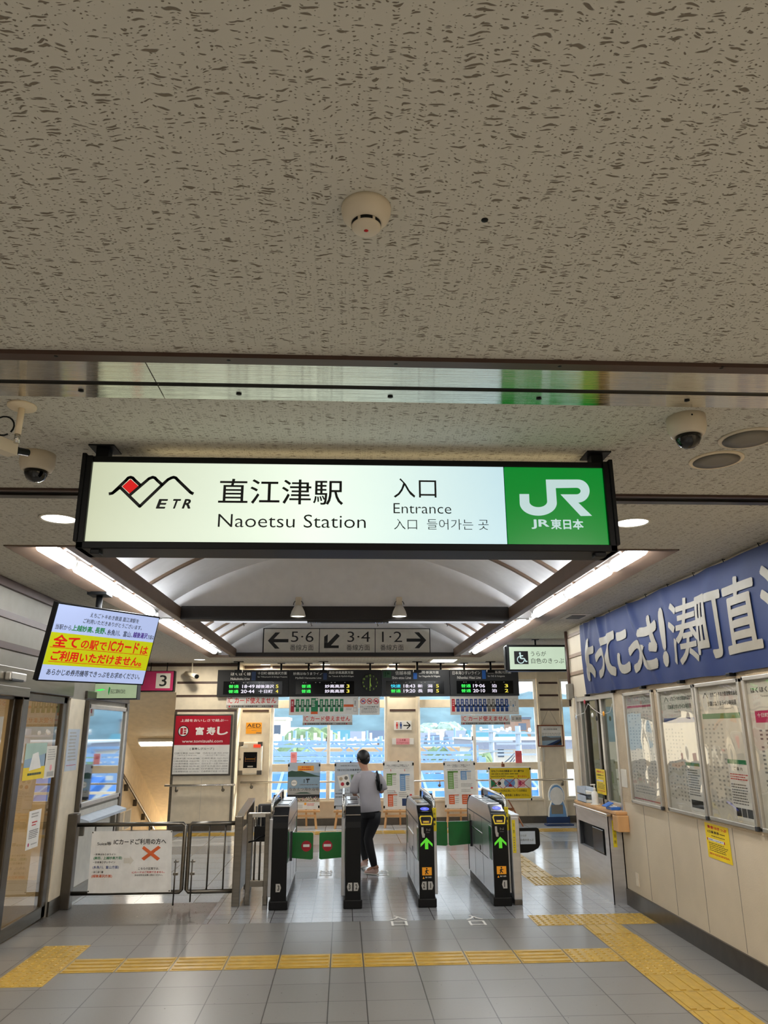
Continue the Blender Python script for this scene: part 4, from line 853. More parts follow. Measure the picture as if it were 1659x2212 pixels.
p = Pic((a.x, BY+.029, a.z), (b.x, BY+.029, a.z), (a.x, BY+.029, b.z)); p.text('高田', .45, .3, .95, .75, 'ink_grey', .02, 1); p.rows(.1, .3, .35, .75, 2, 'ink_grey', 1); p.build('print', t)

# ================================================================== FAR WALL FITTINGS
# sushi poster
a, b = pxp(378, 1543, 497, 1675, YL); t = thing('poster', 'red and white sushi restaurant poster in grey frame on the far wall', 'poster', ((a.x+b.x)/2, YL, b.z))
y = YL-.035; MB().bbox(a.x, y, b.z, b.x, YL, a.z, 'steel_dark', .012).build('frame', t)
p = Pic((a.x+.03, y-.001, a.z-.03), (b.x-.03, y-.001, a.z-.03), (a.x+.03, y-.001, b.z+.03)); p.rect(0, 0, 1, 1, 'paper', 1); p.rect(0, 0, 1, .505, 'red_dark', 2)
p.text('上越をおいしさで結ぶ····', .09, .055, .95, .105, 'paper', .01, 3); p.disc(.15, .265, .098, 'ink', 3); p.disc(.15, .265, .083, 'paper', 4); p.rect(.095, .21, .205, .325, 'red_dark', 5); p.line(.15, .21, .15, .325, .012, 'paper', 6); p.line(.15, .25, .205, .25, .012, 'paper', 6); p.line(.15, .285, .205, .285, .012, 'paper', 6)
p.text('富', .37, .195, .52, .335, 'paper', .035, 3); p.text('寿', .57, .195, .73, .335, 'paper', .035, 3); p.text('し', .76, .19, .96, .335, 'paper', .035, 3); p.text('www.tomizushi.com', .14, .415, .87, .465, 'paper', .01, 3)
p.text('[ 富寿しグループ ]', .29, .55, .72, .595, 'ink', .01, 3)
p.text('□直江津店 /543-1788', .02, .63, .475, .66, 'ink_grey', .0, 3); p.text('(北口より徒歩5分)', .08, .672, .42, .695, 'ink_grey', 0, 3); p.text('□みなと店 /531-3737', .53, .63, .985, .66, 'ink_grey', 0, 3); p.text('(北口より車で10分)', .58, .672, .93, .695, 'ink_grey', 0, 3)
for i, (l, r) in enumerate((('□本町店 /524-8788', '□本町東店 /521-7211'), ('□高田駅前店 /526-3190', '□イレブン店 /529-4804'), ('□妙高中郷店 /523-4211', '□エルマール店 /544-6161'), ('□糸魚川駅店 /52-70-20', '□ナルス店 /521-2008'), ('□柏崎駅前店 /22-30-380', '□子安店 /527-2777'), ('□長野駅前店 /27-70-51', '□長野県庁前店 /27-70-15'))):
    yy = .735+.044*i; p.text(l, .015, yy-.014, .47, yy+.014, 'ink_grey', 0, 3); p.text(r, .52, yy-.014, .98, yy+.014, 'ink_grey', 0, 3)
p.build('print', t)
# bullet camera on the far left wall
q = P(416, 1454, y=YL-.2); t = thing('bullet_camera', 'small grey tube camera on the far wall above the red poster', 'security camera', (q.x, YL, q.z))
a, b = P(402, 1455, y=YL-.12), P(424, 1461, y=YL-.35); MB().tube([a, b], .045, 'cream_plastic', 14).build('body', t); MB().tube([b, b+(b-a).normalized()*.03], .04, 'black', 14).build('lens', t); MB().tube([P(415, 1455, y=YL-.2), V(P(415, 1446, y=YL-.2).x, YL-.2, ZC)], .012, 'cream_plastic', 8).build('stem', t)
# AED sign and cabinet
a, b = pxp(532, 1561, 565, 1585, YF); t = thing('first_aid_sign', 'orange sign lettered in black above the wall cabinet', 'sign', ((a.x+b.x)/2, YF, b.z)); MB().bbox(a.x, YF-.006, b.z, b.x, YF, a.z, 'orange', .002).build('panel', t)
p = Pic((a.x, YF-.007, a.z), (b.x, YF-.007, a.z), (a.x, YF-.007, b.z)); p.text('AED', .06, .1, .93, .42, 'ink', .0, 1); p.rect(0, .485, 1, .505, 'ink', 1); p.rows(.35, .65, .7, .72, 1, 'ink_grey', 1); p.rect(.66, .88, .96, .95, 'ink_grey', 1); p.build('print', t)
a, b = pxp(519, 1603, 566, 1672, YF); y = YF-.16; t = thing('defibrillator_cabinet', 'white wall cabinet with dark window and red lamp beside the sushi poster', 'cabinet', ((a.x+b.x)/2, YF, b.z))
MB().bbox(a.x, y, b.z, b.x, YF, a.z, 'offwhite', .02).build('body', t); W, H_ = b.x-a.x, a.z-b.z
d = MB().bbox(a.x+.02, y-.012, b.z+.02, b.x-.02, y, a.z-.02, 'cream_plastic', .006).build('door', t)
pn = Pic((a.x+.22*W, y-.013, a.z-.31*H_), (b.x-.2*W, y-.013, a.z-.31*H_), (a.x+.22*W, y-.013, b.z+.20*H_)); pn.rect(0, 0, 1, 1, 'black_gloss', 1); pn.rect(.15, .42, .85, .44, 'orange', 2); pn.rect(.15, .56, .85, .575, 'wood_dark', 2); pn.rect(.32, .86, .72, .94, 'ink_light', 2); pn.rect(.12, .3, .14, .62, 'wood_dark', 2); pn.rect(.86, .3, .88, .62, 'wood_dark', 2); pn.build('window', d)
MB().bbox(a.x+.63*W, y-.03, a.z-.17*H_, b.x-.06*W, y-.012, a.z-.07*H_, 'red_lamp', .006).build('warning_lamp', t); MB().bbox(a.x+.1*W, y-.016, a.z-.18*H_, a.x+.38*W, y-.012, a.z-.08*H_, 'offwhite', .002).build('label_plate', t)
for x in (a.x, b.x-.08):
    for z in (b.z-.005, a.z-.075): MB().bbox(x-.006, y-.016, z, x+.086, y+.05, z+.08, 'steel_dark', .006).build('corner_guard', t)
MB().bbox(a.x+.05*W, y-.02, b.z+.44*H_, a.x+.1*W, y-.01, b.z+.5*H_, 'steel', .003).build('lock', t)
# handrails
def rail(label, x0, x1, yw, z):
    t = thing('handrail', label, 'handrail', ((x0+x1)/2, yw, z), 'steel wall handrails'); MB().tube([(x0, yw-.02, z), (x0, yw-.085, z), (x1, yw-.085, z), (x1, yw-.02, z)], .019, 'steel_bright', 12).build('rail', t)
    n = max(2, int((x1-x0)/1.1)+1)
    for i in range(n):
        x = x0+.2+(x1-x0-.4)*i/(n-1); MB().tube([(x, yw, z-.09), (x, yw-.06, z-.08), (x, yw-.085, z-.01)], .011, 'steel', 8).lathe([(.03, 0), (.03, -.008), (0, -.008)], (x, yw, z-.09), 'steel', 14, (0, 1, 0)).build('bracket', t)
rail('steel wall handrail under the red sushi poster', -3.24, -2.0, YL, .78); rail('long steel handrail across the window wall behind the easels', -1.95, 4.45, YF, .785)
# wall signs between the windows
a, b = pxp(851, 1557, 889, 1577, YF); t = thing('toilet_sign', 'white sign with red and blue figures and a right pointing arrow', 'sign', ((a.x+b.x)/2, YF, b.z)); MB().bbox(a.x, YF-.012, b.z, b.x, YF, a.z, 'paper', .002).build('panel', t)
p = Pic((a.x, YF-.013, a.z), (b.x, YF-.013, a.z), (a.x, YF-.013, b.z))
for cx, m in ((.17, 'print_red'), (.39, 'map_blue')): p.disc(cx, .22, .075, m, 1, 14); p.rect(cx-.055, .32, cx+.055, .6, m, 1); p.rect(cx-.045, .58, cx-.008, .86, m, 1); p.rect(cx+.008, .58, cx+.045, .86, m, 1)
p.rect(.275, .12, .285, .88, 'ink', 1); p.line(.53, .5, .92, .5, .02, 'ink', 1); p.line(.73, .14, .93, .5, .02, 'ink', 1); p.line(.73, .86, .93, .5, .02, 'ink', 1); p.build('print', t)
a, b = pxp(847, 1595, 894, 1608, YF); t = thing('information_sign', 'small pink information plate below the toilet sign', 'sign', ((a.x+b.x)/2, YF, b.z)); MB().bbox(a.x, YF-.008, b.z, b.x, YF, a.z, 'paper', .002).build('panel', t)
p = Pic((a.x, YF-.009, a.z), (b.x, YF-.009, a.z), (a.x, YF-.009, b.z)); p.rect(.18, 0, .8, 1, 'pink', 1); p.text('トキ鉄', .36, .12, .63, .45, 'red_dark', .02, 2); p.text('インフォメーション', .2, .56, .78, .88, 'red_dark', .02, 2); p.build('print', t)
# easel peak seen over the tables poster, against the pillar
# framed picture
a, b = pxp(1159, 1566, 1218.5, 1612.5, YF); t = thing('framed_picture', 'landscape photo print in thin brown frame hung on the pillar', 'picture', ((a.x+b.x)/2, YF, b.z)); y = YF-.03
fr = MB(); w_ = .022; fr.bbox(a.x, y, a.z-w_, b.x, YF-.004, a.z, 'frame_brown', .004).bbox(a.x, y, b.z, b.x, YF-.004, b.z+w_, 'frame_brown', .004).bbox(a.x, y, b.z, a.x+w_, YF-.004, a.z, 'frame_brown', .004).bbox(b.x-w_, y, b.z, b.x, YF-.004, a.z, 'frame_brown', .004); fr.build('frame', t)
p = Pic((a.x+.01, YF-.012, a.z-.01), (b.x-.01, YF-.012, a.z-.01), (a.x+.01, YF-.012, b.z+.01)); p.rect(0, 0, 1, 1, 'paper', 0); p.text('直江津駅周辺整備', .24, .15, .78, .22, 'ink_grey', .01, 1); p.rows(.08, .35, .95, .5, 2, 'ink_light', 1)
p.rect(.06, .52, .96, .96, 'sea', 1); p.poly([(.06, .62), (.3, .52), (.5, .6), (.96, .58), (.96, .7), (.06, .75)], 'ink_grey', 2); p.poly([(.3, .96), (.96, .62), (.96, .96)], 'navy', 2); p.poly([(.55, .96), (.93, .7), (.96, .76), (.75, .96)], 'ink', 3); p.build('print', t)
cxm = (a.x+b.x)/2; MB().tube([(a.x+.1, YF-.01, a.z), (cxm, YF-.008, a.z+.32), (b.x-.1, YF-.01, a.z)], .003, 'ink_grey', 5).build('hanging_wire', t)
a, b = pxp(1164, 1616, 1177, 1645, YF); t = thing('wall_vent', 'small cream vertical wall plate below the framed picture', 'vent', ((a.x+b.x)/2, YF, b.z)); MB().bbox(a.x, YF-.012, b.z, b.x, YF, a.z, 'offwhite', .004).build('plate', t); MB().bbox(a.x+.035, YF-.016, b.z+.05, b.x-.035, YF-.01, a.z-.05, 'wall_cream', .003).build('cover', t)
# red boards stuck on the windows
for u0, v0, u1, v1, lb in ((1113, 1622, 1128, 1648, 'red notice board standing in the second window'), (628, 1625, 641, 1648, 'pink sheet standing in the first window over the beach poster')):
    a, b = pxp(u0, v0, u1, v1, YF+.05); t = thing('window_notice', lb, 'notice', ((a.x+b.x)/2, YF+.05, b.z)); MB().box(a.x, YF+.05, b.z, b.x, YF+.06, a.z, 'red_board' if u0 > 900 else 'pink').build('sheet', t)
    p = Pic((a.x, YF+.049, a.z), (b.x, YF+.049, a.z), (a.x, YF+.049, b.z)); p.rows(.2, .2, .8, .5, 3, 'print_red', 1); p.build('print', t)

# ================================================================== EASELS
EY = 14.78
def easel(u0, v0, u1, v1, label, draw, base_col='paper', feet=1789):
    a, b = pxp(u0, v0, u1, v1, EY); w = b.x-a.x; h = a.z-b.z; cx = (a.x+b.x)/2; lean = .10
    t = thing('easel', label, 'easel', (cx, EY, 0))
    # poster board leaning back
    bk = MB(); tl = V(a.x, EY+lean, a.z); trr = V(b.x, EY+lean, a.z); bl = V(a.x, EY, b.z); n = (trr-tl).cross(tl-bl).normalized()
    bk.obox((tl+V(b.x, EY, b.z))/2-n*.008, (w/2, 0, 0), (tl-bl)/2, n*.006, 'wood').build('back_board', t)
    p = Pic(tl, trr, bl); p.rect(0, 0, 1, 1, base_col, 0); draw(p); p.build('poster', t)
    cl = MB()
    for fx, fy in ((.0, .04), (.96, .04), (0, .93), (.96, .93)):
        q = p.at(fx+.02, fy+.02, 6); cl.obox(q, (.014, 0, 0), (0, 0, .022), (0, .006, 0), 'black')
    q = p.at(.5, .0, 6); cl.obox(q, (.014, 0, 0), (0, 0, .012), (0, .006, 0), 'black'); cl.build('clip', t)
    MB().bbox(a.x-.01, EY-.05, b.z-.05, b.x+.01, EY+.02, b.z-.015, 'wood', .006).build('tray', t)
    for x, s in ((a.x+.07, -1), (b.x-.10, 1)): MB().bar((x+s*.05, EY-.05, 0), (x, EY+.035, b.z+.06), .034, .028, 'wood').build('leg', t)
    MB().bar((cx+.05, EY+.42, 0), (cx+.02, EY+.16, a.z-.15), .034, .028, 'wood').build('leg', t)
    MB().bbox(a.x+.03, EY-.035, b.z-.13, b.x-.06, EY-.01, b.z-.09, 'wood', .004).build('crossbar', t)
    return t
def d1(p):
    p.rect(0, 0, 1, .22, 'house_grey', 1); p.poly([(0, .20), (.12, .175), (.25, .19), (.4, .175), (.55, .21), (.7, .24), (.85, .275), (1, .30), (1, .34), (0, .34)], 'hill_print', 2)
    p.rect(0, .22, 1, .62, 'sea', 1); p.rect(0, .31, 1, .42, 'sea', 3); p.rect(0, .56, 1, .70, 'ink_light', 2); p.poly([(.2, .67), (.4, .64), (.6, .64), (.75, .67)], 'hill_print', 3); p.rect(0, .69, 1, .76, 'ink', 3); p.rect(0, .76, 1, .85, 'sand', 3)
    rr = random.Random(3)
    for k in range(60): x, y = rr.random()*.96, .735+rr.random()*.08; p.rect(x, y, x+.03, y+.015, rr.choice(('paper', 'ink', 'ink_grey', 'pink')), 4)
    p.rect(0, .85, 1, 1, 'paper', 3); p.rect(.3, .07, .8, .18, 'orange', 3); p.text('夏の海開き', .42, .085, .70, .115, 'red', .02, 4); p.rows(.35, .13, .75, .17, 1, 'red', 4)
    p.text('なおえつ海水浴場', .06, .535, .97, .61, 'ink', -.005, 4); p.rows(.38, .46, .95, .50, 1, 'ink_grey', 4); p.disc(.2, .44, .07, 'sand', 4); p.disc(.2, .44, .06, 'paper', 5); p.rows(.13, .42, .27, .46, 2, 'ink_grey', 6)
    p.rect(.5, .36, .52, .44, 'ink', 4); p.rect(.60, .36, .63, .44, 'ink', 4); p.rect(.57, .35, .68, .38, 'ink', 4); p.rect(.53, .86, .6, .91, 'orange', 4); p.rows(.62, .87, .85, .93, 3, 'print_red', 4)
    p.rows(.30, .90, .5, .98, 3, 'ink_light', 4)
def d2(p):
    p.text('令和7年7月12日(土)~', .18, .065, .72, .095, 'ink', .01, 1); p.text('7並びの日記念乗車券セット', .07, .145, .98, .19, 'ink', .02, 1); p.text('を発売', .70, .21, .90, .24, 'ink', .01, 1)
    p.poly([(.08, .30), (.42, .26), (.52, .52), (.18, .57)], 'paper', 1)
    for x, y_, m in ((.2, .36, 'sand'), (.36, .34, 'ink_grey'), (.25, .47, 'red_dark'), (.41, .46, 'ink')): p.disc(x, y_, .04, m, 2, 16)
    p.poly([(.50, .27), (.95, .26), (.97, .52), (.55, .53)], 'tree', 1); p.rect(.56, .29, .9, .36, 'ink', 2); p.rect(.56, .40, .9, .48, 'red_dark', 2)
    p.text('1セット 1,000円', .14, .58, .80, .625, 'ink', .01, 1)
    for y_, s in ((.67, '発売期間'), (.74, '発売箇所'), (.93, '発売枚数')): p.text(s, .03, y_-.014, .25, y_+.014, 'ink', .02, 1)
    p.rows(.32, .65, .9, .96, 9, 'ink_grey', 1)
def tab(p, x, y, w, h, n, m):
    p.rect(x, y, x+w, y+h*.09, m, 1); p.rect(x, y, x+w*.56, y+h, m, 1)
    for i in range(n): yy = y+h*(.14+.86*i/n); p.rect(x+w*.10, yy+.004, x+w*.46, yy+.012, 'paper', 2); p.rect(x+w*.62, yy+.003, x+w*.95, yy+.014, 'ink_light', 1)
def d3(p):
    p.text('ICカード利用エリア変更について', .12, .07, .85, .10, 'ink', .02, 1); p.text('えちごトキめき線をご利用の方', .17, .105, .80, .125, 'ink', .01, 1); p.rows(.05, .145, .9, .155, 1, 'ink_light', 1)
    tab(p, .11, .26, .32, .25, 6, 'print_green'); tab(p, .54, .27, .32, .35, 8, 'print_blue'); tab(p, .14, .69, .31, .25, 6, 'print_orange')
    for x in (.25, .70): p.line(x, .17, x, .215, .010, 'print_red', 1)
    p.line(.37, .63, .37, .67, .010, 'print_red', 1); p.rows(.12, .60, .45, .68, 2, 'ink_light', 1); p.rows(.5, .64, .8, .75, 3, 'ink_light', 1); p.rect(.60, .78, .84, .93, 'navy', 1); p.rect(.85, .69, .92, .72, 'print_red', 1)
def d4(p):
    p.text('ICカード利用エリア変更について', .12, .07, .85, .10, 'ink', .02, 1); p.text('主な駅からのご案内', .28, .108, .72, .13, 'ink', .01, 1); p.rows(.1, .17, .9, .2, 1, 'ink_light', 1)
    tab(p, .12, .21, .33, .38, 9, 'print_green'); tab(p, .53, .21, .34, .19, 5, 'print_blue'); tab(p, .13, .71, .32, .2, 4, 'print_orange'); tab(p, .54, .71, .33, .2, 4, 'print_orange')
    p.rows(.53, .47, .9, .55, 3, 'ink_light', 1); p.rows(.53, .60, .85, .66, 2, 'ink_light', 1); p.rect(.83, .56, .90, .585, 'print_red', 1)
easel(622, 1648, 690, 1748, 'wooden easel holding the dark beach poster beneath the first window', d1)
easel(723, 1647, 792, 1748, 'wooden easel with pale blue poster partly hidden by the person', d2, 'house_grey')
easel(828, 1645, 896, 1748, 'wooden easel with white tables poster standing before the pillar between the windows', d3)
easel(959, 1645, 1031, 1746, 'wooden easel with white tables poster standing before the second window', d4)
# yellow board on a studio easel
a, b = pxp(1055, 1657, 1150, 1727, EY); t = thing('easel', 'brown tripod easel holding the wide yellow notice beside the gates', 'easel', ((a.x+b.x)/2, EY, 0))
MB().bbox(a.x, EY-.004, b.z, b.x, EY+.016, a.z, 'paper', .003).build('board', t); cx = (a.x+b.x)/2-.12
p = Pic((a.x+.02, EY-.006, a.z-.02), (b.x-.02, EY-.006, a.z-.02), (a.x+.02, EY-.006, b.z+.02)); p.rect(0, 0, 1, 1, 'yellow', 0); p.rect(0, .355, 1, .66, 'paper', 1)
p.text('えちごトキめき鉄道·ほくほく線では', .04, .06, .85, .135, 'ink', .03, 2); p.rows(.04, .17, .9, .215, 1, 'ink', 2); p.text('Suica·ICOCA·PASMO', .02, .245, .40, .30, 'ink', .01, 2); p.rows(.42, .26, .66, .30, 1, 'ink', 2); p.text('使えません', .69, .24, .92, .31, 'red', .02, 2)
p.rect(.02, .37, .30, .62, 'paper', 2); p.poly([(.02, .39), (.10, .39), (.17, .60), (.02, .62)], 'map_green', 3); p.disc(.23, .5, .06, 'ink', 3, 12); p.poly([(.36, .40), (.42, .37), (.60, .37), (.62, .5), (.58, .62), (.38, .62), (.34, .5)], 'print_blue', 2); p.poly([(.44, .60), (.5, .5), (.55, .62)], 'red_dark', 3); p.rect(.68, .40, .86, .62, 'pink', 2); p.rect(.71, .44, .77, .56, 'magenta', 3)
for x0, x1 in ((0, .30), (.33, .63), (.66, .97)): p.line(x0, .33, x1, .67, .010, 'red_dark', 4); p.line(x0, .67, x1, .33, .010, 'red_dark', 4)
p.text('ICカード利用区間についての詳細は', .05, .70, .90, .785, 'ink', .01, 2); p.text('駅係員にお尋ねください。', .36, .845, .95, .93, 'ink', .02, 2); p.build('print', t)
cl = MB()
for x, z in ((a.x+.01, a.z-.02), (b.x-.015, a.z-.03), (b.x-.015, b.z+.01)): cl.bbox(x-.012, EY-.012, z-.025, x+.012, EY+.02, z+.015, 'black', .003)
cl.build('clip', t)
MB().bar((cx, EY+.04, b.z-.15), (cx, EY+.06, a.z+.09), .03, .02, 'wood_dark').bbox(cx-.03, EY, a.z-.005, cx+.03, EY+.05, a.z+.06, 'wood_dark', .006).build('mast', t)
for x1, y1 in ((P(1137, 1789, z=0).x, EY-.05), (P(1040, 1789, z=0).x, EY-.05)): MB().bar((cx+(.03 if x1 > cx else -.03), EY+.03, b.z+.08), (x1, y1, 0), .034, .024, 'wood_dark').build('leg', t)
MB().bar((cx, EY+.06, b.z+.1), (cx+.02, EY+.40, 0), .034, .024, 'wood_dark').build('leg', t); MB().bbox(cx-.13, EY-.01, P(1100, 1749, y=EY).z-.02, cx+.17, EY+.02, P(1100, 1745, y=EY).z, 'wood_dark', .004).build('crossbar', t)
# plain photo board with its round head and picture hole
a, b = pxp(1178, 1693, 1230, 1784, EY+.05); cx = (a.x+b.x)/2; t = thing('photo_board', 'white edged standing cutout board on a blue base by the far wall', 'cutout board', (cx, EY+.05, 0)); z1 = a.z
def sil(k, m, y0, y1, nm, zlo=0.0):
    pts = []; hw = (b.x-a.x)/2
    pts = [(cx-hw*.98+k, zlo+.03+k), (cx-hw*.80+k, .30), (cx-hw*.50+k, .44)]+[(cx+(hw*.78-k)*math.cos(R_(an)), z1-.22+(.22-k)*math.sin(R_(an))) for an in range(200, -21, -20)]+[(cx+hw*.62-k, .44), (cx+hw*.84-k, .30), (cx+hw*.98-k, zlo+.03+k)]
    mb = MB(); mb.prism([(x, y0, z) for x, z in pts], (0, y1-y0, 0), m); return mb.build(nm, t)
sil(0, 'white', EY+.05, EY+.07, 'board')
sil(.022, 'print_blue', EY+.046, EY+.052, 'front_panel'); MB().bbox(cx-.12, EY+.0385, .20, cx+.10, EY+.0465, .36, 'wall_grey', .004).build('picture_hole', t)
MB().prism([(cx+.13*math.cos(R_(q_)), EY+.040, z1-.22+.16*math.sin(R_(q_))) for q_ in range(0, 360, 15)], (0, .007, 0), 'white').build('head_panel', t)
MB().bbox(cx-.22, EY+.041, .04, cx+.22, EY+.048, .15, 'navy', .003).build('lower_band', t); MB().bbox(cx-.24, EY-.03, 0, cx+.27, EY+.18, .025, 'navy', .006).build('base', t)

# ================================================================== TICKET GATES
GY0, GL = 8.33, 1.64
def gate(x0, side, label, entry, nums, flap_y, flap_side, flap_w, noentry=False, mirror=1):
    """body from x0 to x0+.17 running back from GY0; side -1/+1: which side carries the tall guard fin"""
    w = .165; x1 = x0+w; Y = GY0
    t = thing('ticket_gate', label, 'ticket gate', (x0+w/2, Y+GL/2, 0), 'automatic ticket gates')
    prof = [(.03, .085), (.012, .5), (.015, .80), (.05, .87), (.20, .94), (GL-.25, .94), (GL-.07, .87), (GL-.03, .80), (GL-.02, .085)]
    bd = MB(); bd.prism([(x0+.006, Y+a, z) for a, z in prof], (w-.012, 0, 0), 'silver_paint'); bd.build('body', t)
    MB().bbox(x0-.012, Y-.012, 0, x1+.012, Y+.20, .085, 'black', .012).bbox(x0+.012, Y+.18, 0, x1-.012, Y+GL-.02, .085, 'charcoal', .004).build('base', t)
    fp = [(-.004, .085), (-.012, .3), (-.014, .76), (-.006, .815), (.028, .872), (.19, .948), (.19, .930), (.05, .85), (.02, .80), (.02, .085)]
    MB().prism([(x0+.004, Y+a, z) for a, z in fp], (w-.008, 0, 0), 'black').build('front_panel', t)
    bp_ = [(GL+.004, .085), (GL+.012, .3), (GL+.014, .76), (GL-.03, .872), (GL-.19, .948), (GL-.19, .930), (GL-.05, .85), (GL-.03, .80), (GL-.03, .085)]
    MB().prism([(x0+.004, Y+a, z) for a, z in bp_], (w-.008, 0, 0), 'black').build('rear_panel', t)
    MB().bbox(x0+.012, Y+.30, .94, x1-.012, Y+GL-.28, .955, 'silver_paint', .006).build('top_cover', t)
    for a in (.36, .86): MB().bbox(x0+.025, Y+a, .953, x1-.025, Y+a+.30, .960, 'black_gloss', .003).build('display', t)
    # side faces: seams, sensor windows, edge lamps
    for s, xs in ((-1, x0+.006), (1, x1-.006)):
        sm = MB()
        for a, z0, z1 in ((.62, .1, .78), (1.15, .1, .78)): sm.box(xs-.001, Y+a-.003, z0, xs+.001, Y+a+.003, z1, 'charcoal')
        sm.box(xs-.0015, Y+.08, .775, xs+.0015, Y+GL-.08, .785, 'charcoal'); sm.box(xs-.0015, Y+.3, .40, xs+.0015, Y+1.2, .407, 'charcoal'); sm.build('seam', t)
        MB().box(xs-.003, Y+.07, .42, xs+.003, Y+.20, .73, 'green_dark').box(xs-.004, Y+.06, .73, xs+.004, Y+.21, .745, 'steel_bright').build('sensor_window', t)  # tinted pane; its green also paints in the reflection of the flaps
        MB().box(xs-.003, Y+1.40, .42, xs+.003, Y+1.52, .73, 'green_dark').build('sensor_window', t)
        MB().bbox(xs-.006, Y+.62, .60, xs+.006, Y+1.35, .612, 'steel_bright', .002).build('edge_strip', t)
        MB().bbox(xs-.003, Y+.75, .42, xs+.003, Y+.80, .47, 'charcoal', .001).build('lock', t)
    # guard fin: capped rail on a glass plate
    fx = x1+.018 if side > 0 else x0-.018
    fr = MB(); fr.tube([(fx, Y+.13, .80), (fx, Y+.13, .955), (fx, Y+.17, 1.01), (fx, Y+.24, 1.028), (fx, Y+1.45, 1.028), (fx, Y+1.52, 1.0), (fx, Y+1.54, .85)], .016, 'steel_bright', 10); fr.build('guard_rail', t)
    MB().box(fx-.003, Y+.15, .90, fx+.003, Y+1.52, 1.02, 'fin_glass').build('guard_glass', t)
    MB().bbox(fx-.02, Y+.10, .10, fx+.02, Y+.17, .84, 'silver_paint', .008).bbox(fx-.02, Y+1.48, .1, fx+.02, Y+1.56, .84, 'silver_paint', .008).bbox(fx-.012, Y+.15, .12, fx+.012, Y+1.5, .84, 'silver_paint', .004).build('side_column', t)
    MB().lathe([(.012, 0), (.012, .012), (0, .014)], (fx, Y+.36, 1.042), 'charcoal', 12).build('sensor', t)
    if entry:
        st_ = Pic((fx-.020, Y+.0985, .93), (fx+.020, Y+.0985, .93), (fx-.020, Y+.0985, .70)); 
        MB().bbox(fx-.021, Y+.099, .70, fx+.021, Y+.13, .93, 'yellow_sticker', .004).build('warning_plate', t)
        st_.text('ご', .25, .06, .75, .14, 'ink', .02, 1); st_.text('注', .25, .2, .75, .29, 'ink', .02, 1); st_.rect(.2, .42, .8, .55, 'ink', 1); st_.text('意', .25, .65, .75, .74, 'ink', .02, 1); st_.build('warning_print', t)
    # graphics of the black front
    g = Pic((x0+.008, Y-.0155, .76), (x1-.008, Y-.0155, .76), (x0+.008, Y-.0155, .085)); G = lambda z: (.76-z)/.675
    if entry:
        zc = .60; k = .055
        pts = [(0, .055), (.062, -.005), (.062, -.032), (.017, .010), (.017, -.055), (-.017, -.055), (-.017, .010), (-.062, -.032), (-.062, -.005)]
        g.poly([(.5+px/g.W, G(zc+pz)) for px, pz in pts], 'arrow_green', 1)
        g.rect(.16, G(.375), .82, G(.30), 'orange', 1); g.disc(.48, G(.362), .012, 'ink', 2, 10); g.line(.49, G(.35), .44, G(.33), .014, 'ink', 2); g.line(.44, G(.332), .58, G(.312), .009, 'ink', 2); g.line(.44, G(.332), .38, G(.308), .009, 'ink', 2); g.line(.46, G(.348), .62, G(.342), .007, 'ink', 2); g.line(.46, G(.348), .36, G(.335), .007, 'ink', 2)
        g.poly([(.18, G(.268)), (.25, G(.29)), (.32, G(.268))], 'orange', 1); g.text('離れてお通り', .38, G(.288), .80, G(.274), 'paper', .01, 1)
        g.poly([(.16, G(.755)), (.30, G(.755)), (.32, G(.70)), (.40, G(.69)), (.38, G(.655)), (.22, G(.655)), (.16, G(.70))], 'ink_light', 1); g.text('きっぷ', .50, G(.742), .78, G(.718), 'ink_light', .0, 1); g.rows(.5, G(.708), .78, G(.698), 1, 'ink_grey', 1)
    n = len(nums)
    for i, (d, arrow) in enumerate(nums):
        cxx = .5 if n == 1 else (.27 if i == 0 else .73)
        if n == 1 and entry: cxx = .66
        zc = .205; hw = .18; hh = .038
        if arrow < 0: pts = [(-hw, 0), (-hw*.55, hh), (hw, hh), (hw, -hh), (-hw*.55, -hh)]
        else: pts = [(hw, 0), (hw*.55, hh), (-hw, hh), (-hw, -hh), (hw*.55, -hh)]
        g.poly([(cxx+px, G(zc+pz)) for px, pz in pts], 'ink_light', 1); g.text(str(d), cxx-(.035 if d == 1 else .065), G(zc+.024), cxx+(.02 if d == 1 else .065), G(zc-.024), 'ink', .03, 2)
    g.build('front_print', t)
    if entry:   # slot and card pad on the sloped nose
        A, B, Cc, D_ = (-.012, .765), (.03, .873), (.19, .949), (0, 0)
        s1 = Pic((x0+.012, Y-.0035+.0, .868), (x1-.012, Y-.0035, .868), (x0+.012, Y-.0175, .772)); s1.eps = .0015
        s1.tl = V(x0+.012, Y+.012, .863); s1.r = V(w-.024, 0, 0); s1.d = V(0, -.030, -.088); s1.n = V(0, -.95, .32)
        s1.eps = .004
        outer_ = [(.10, 0), (.90, 0), (1.0, .25), (.88, 1), (.12, 1), (0, .25)]; inner_ = [(.16, .13), (.84, .13), (.90, .3), (.82, .86), (.18, .86), (.10, .3)]
        for i in range(6): j = (i+1) % 6; s1.poly([outer_[i], outer_[j], inner_[j], inner_[i]], 'yellow', 1)
        s1.poly(inner_, 'black_gloss', .8); s1.rect(.26, .55, .74, .8, 'wood_dark', 1); s1.rect(.3, .60, .70, .74, 'yellow', 1.4); s1.build('ticket_slot', t)
        s2 = Pic((x0, Y, 1), (x1, Y, 1), (x0, Y, .9)); s2.tl = V(x0+.012, Y+.175, .946); s2.r = V(w-.024, 0, 0); s2.d = V(0, -.13, -.061); s2.n = V(0, -.42, .9); s2.eps = .002; s2.W = w-.024; s2.Hh = .144
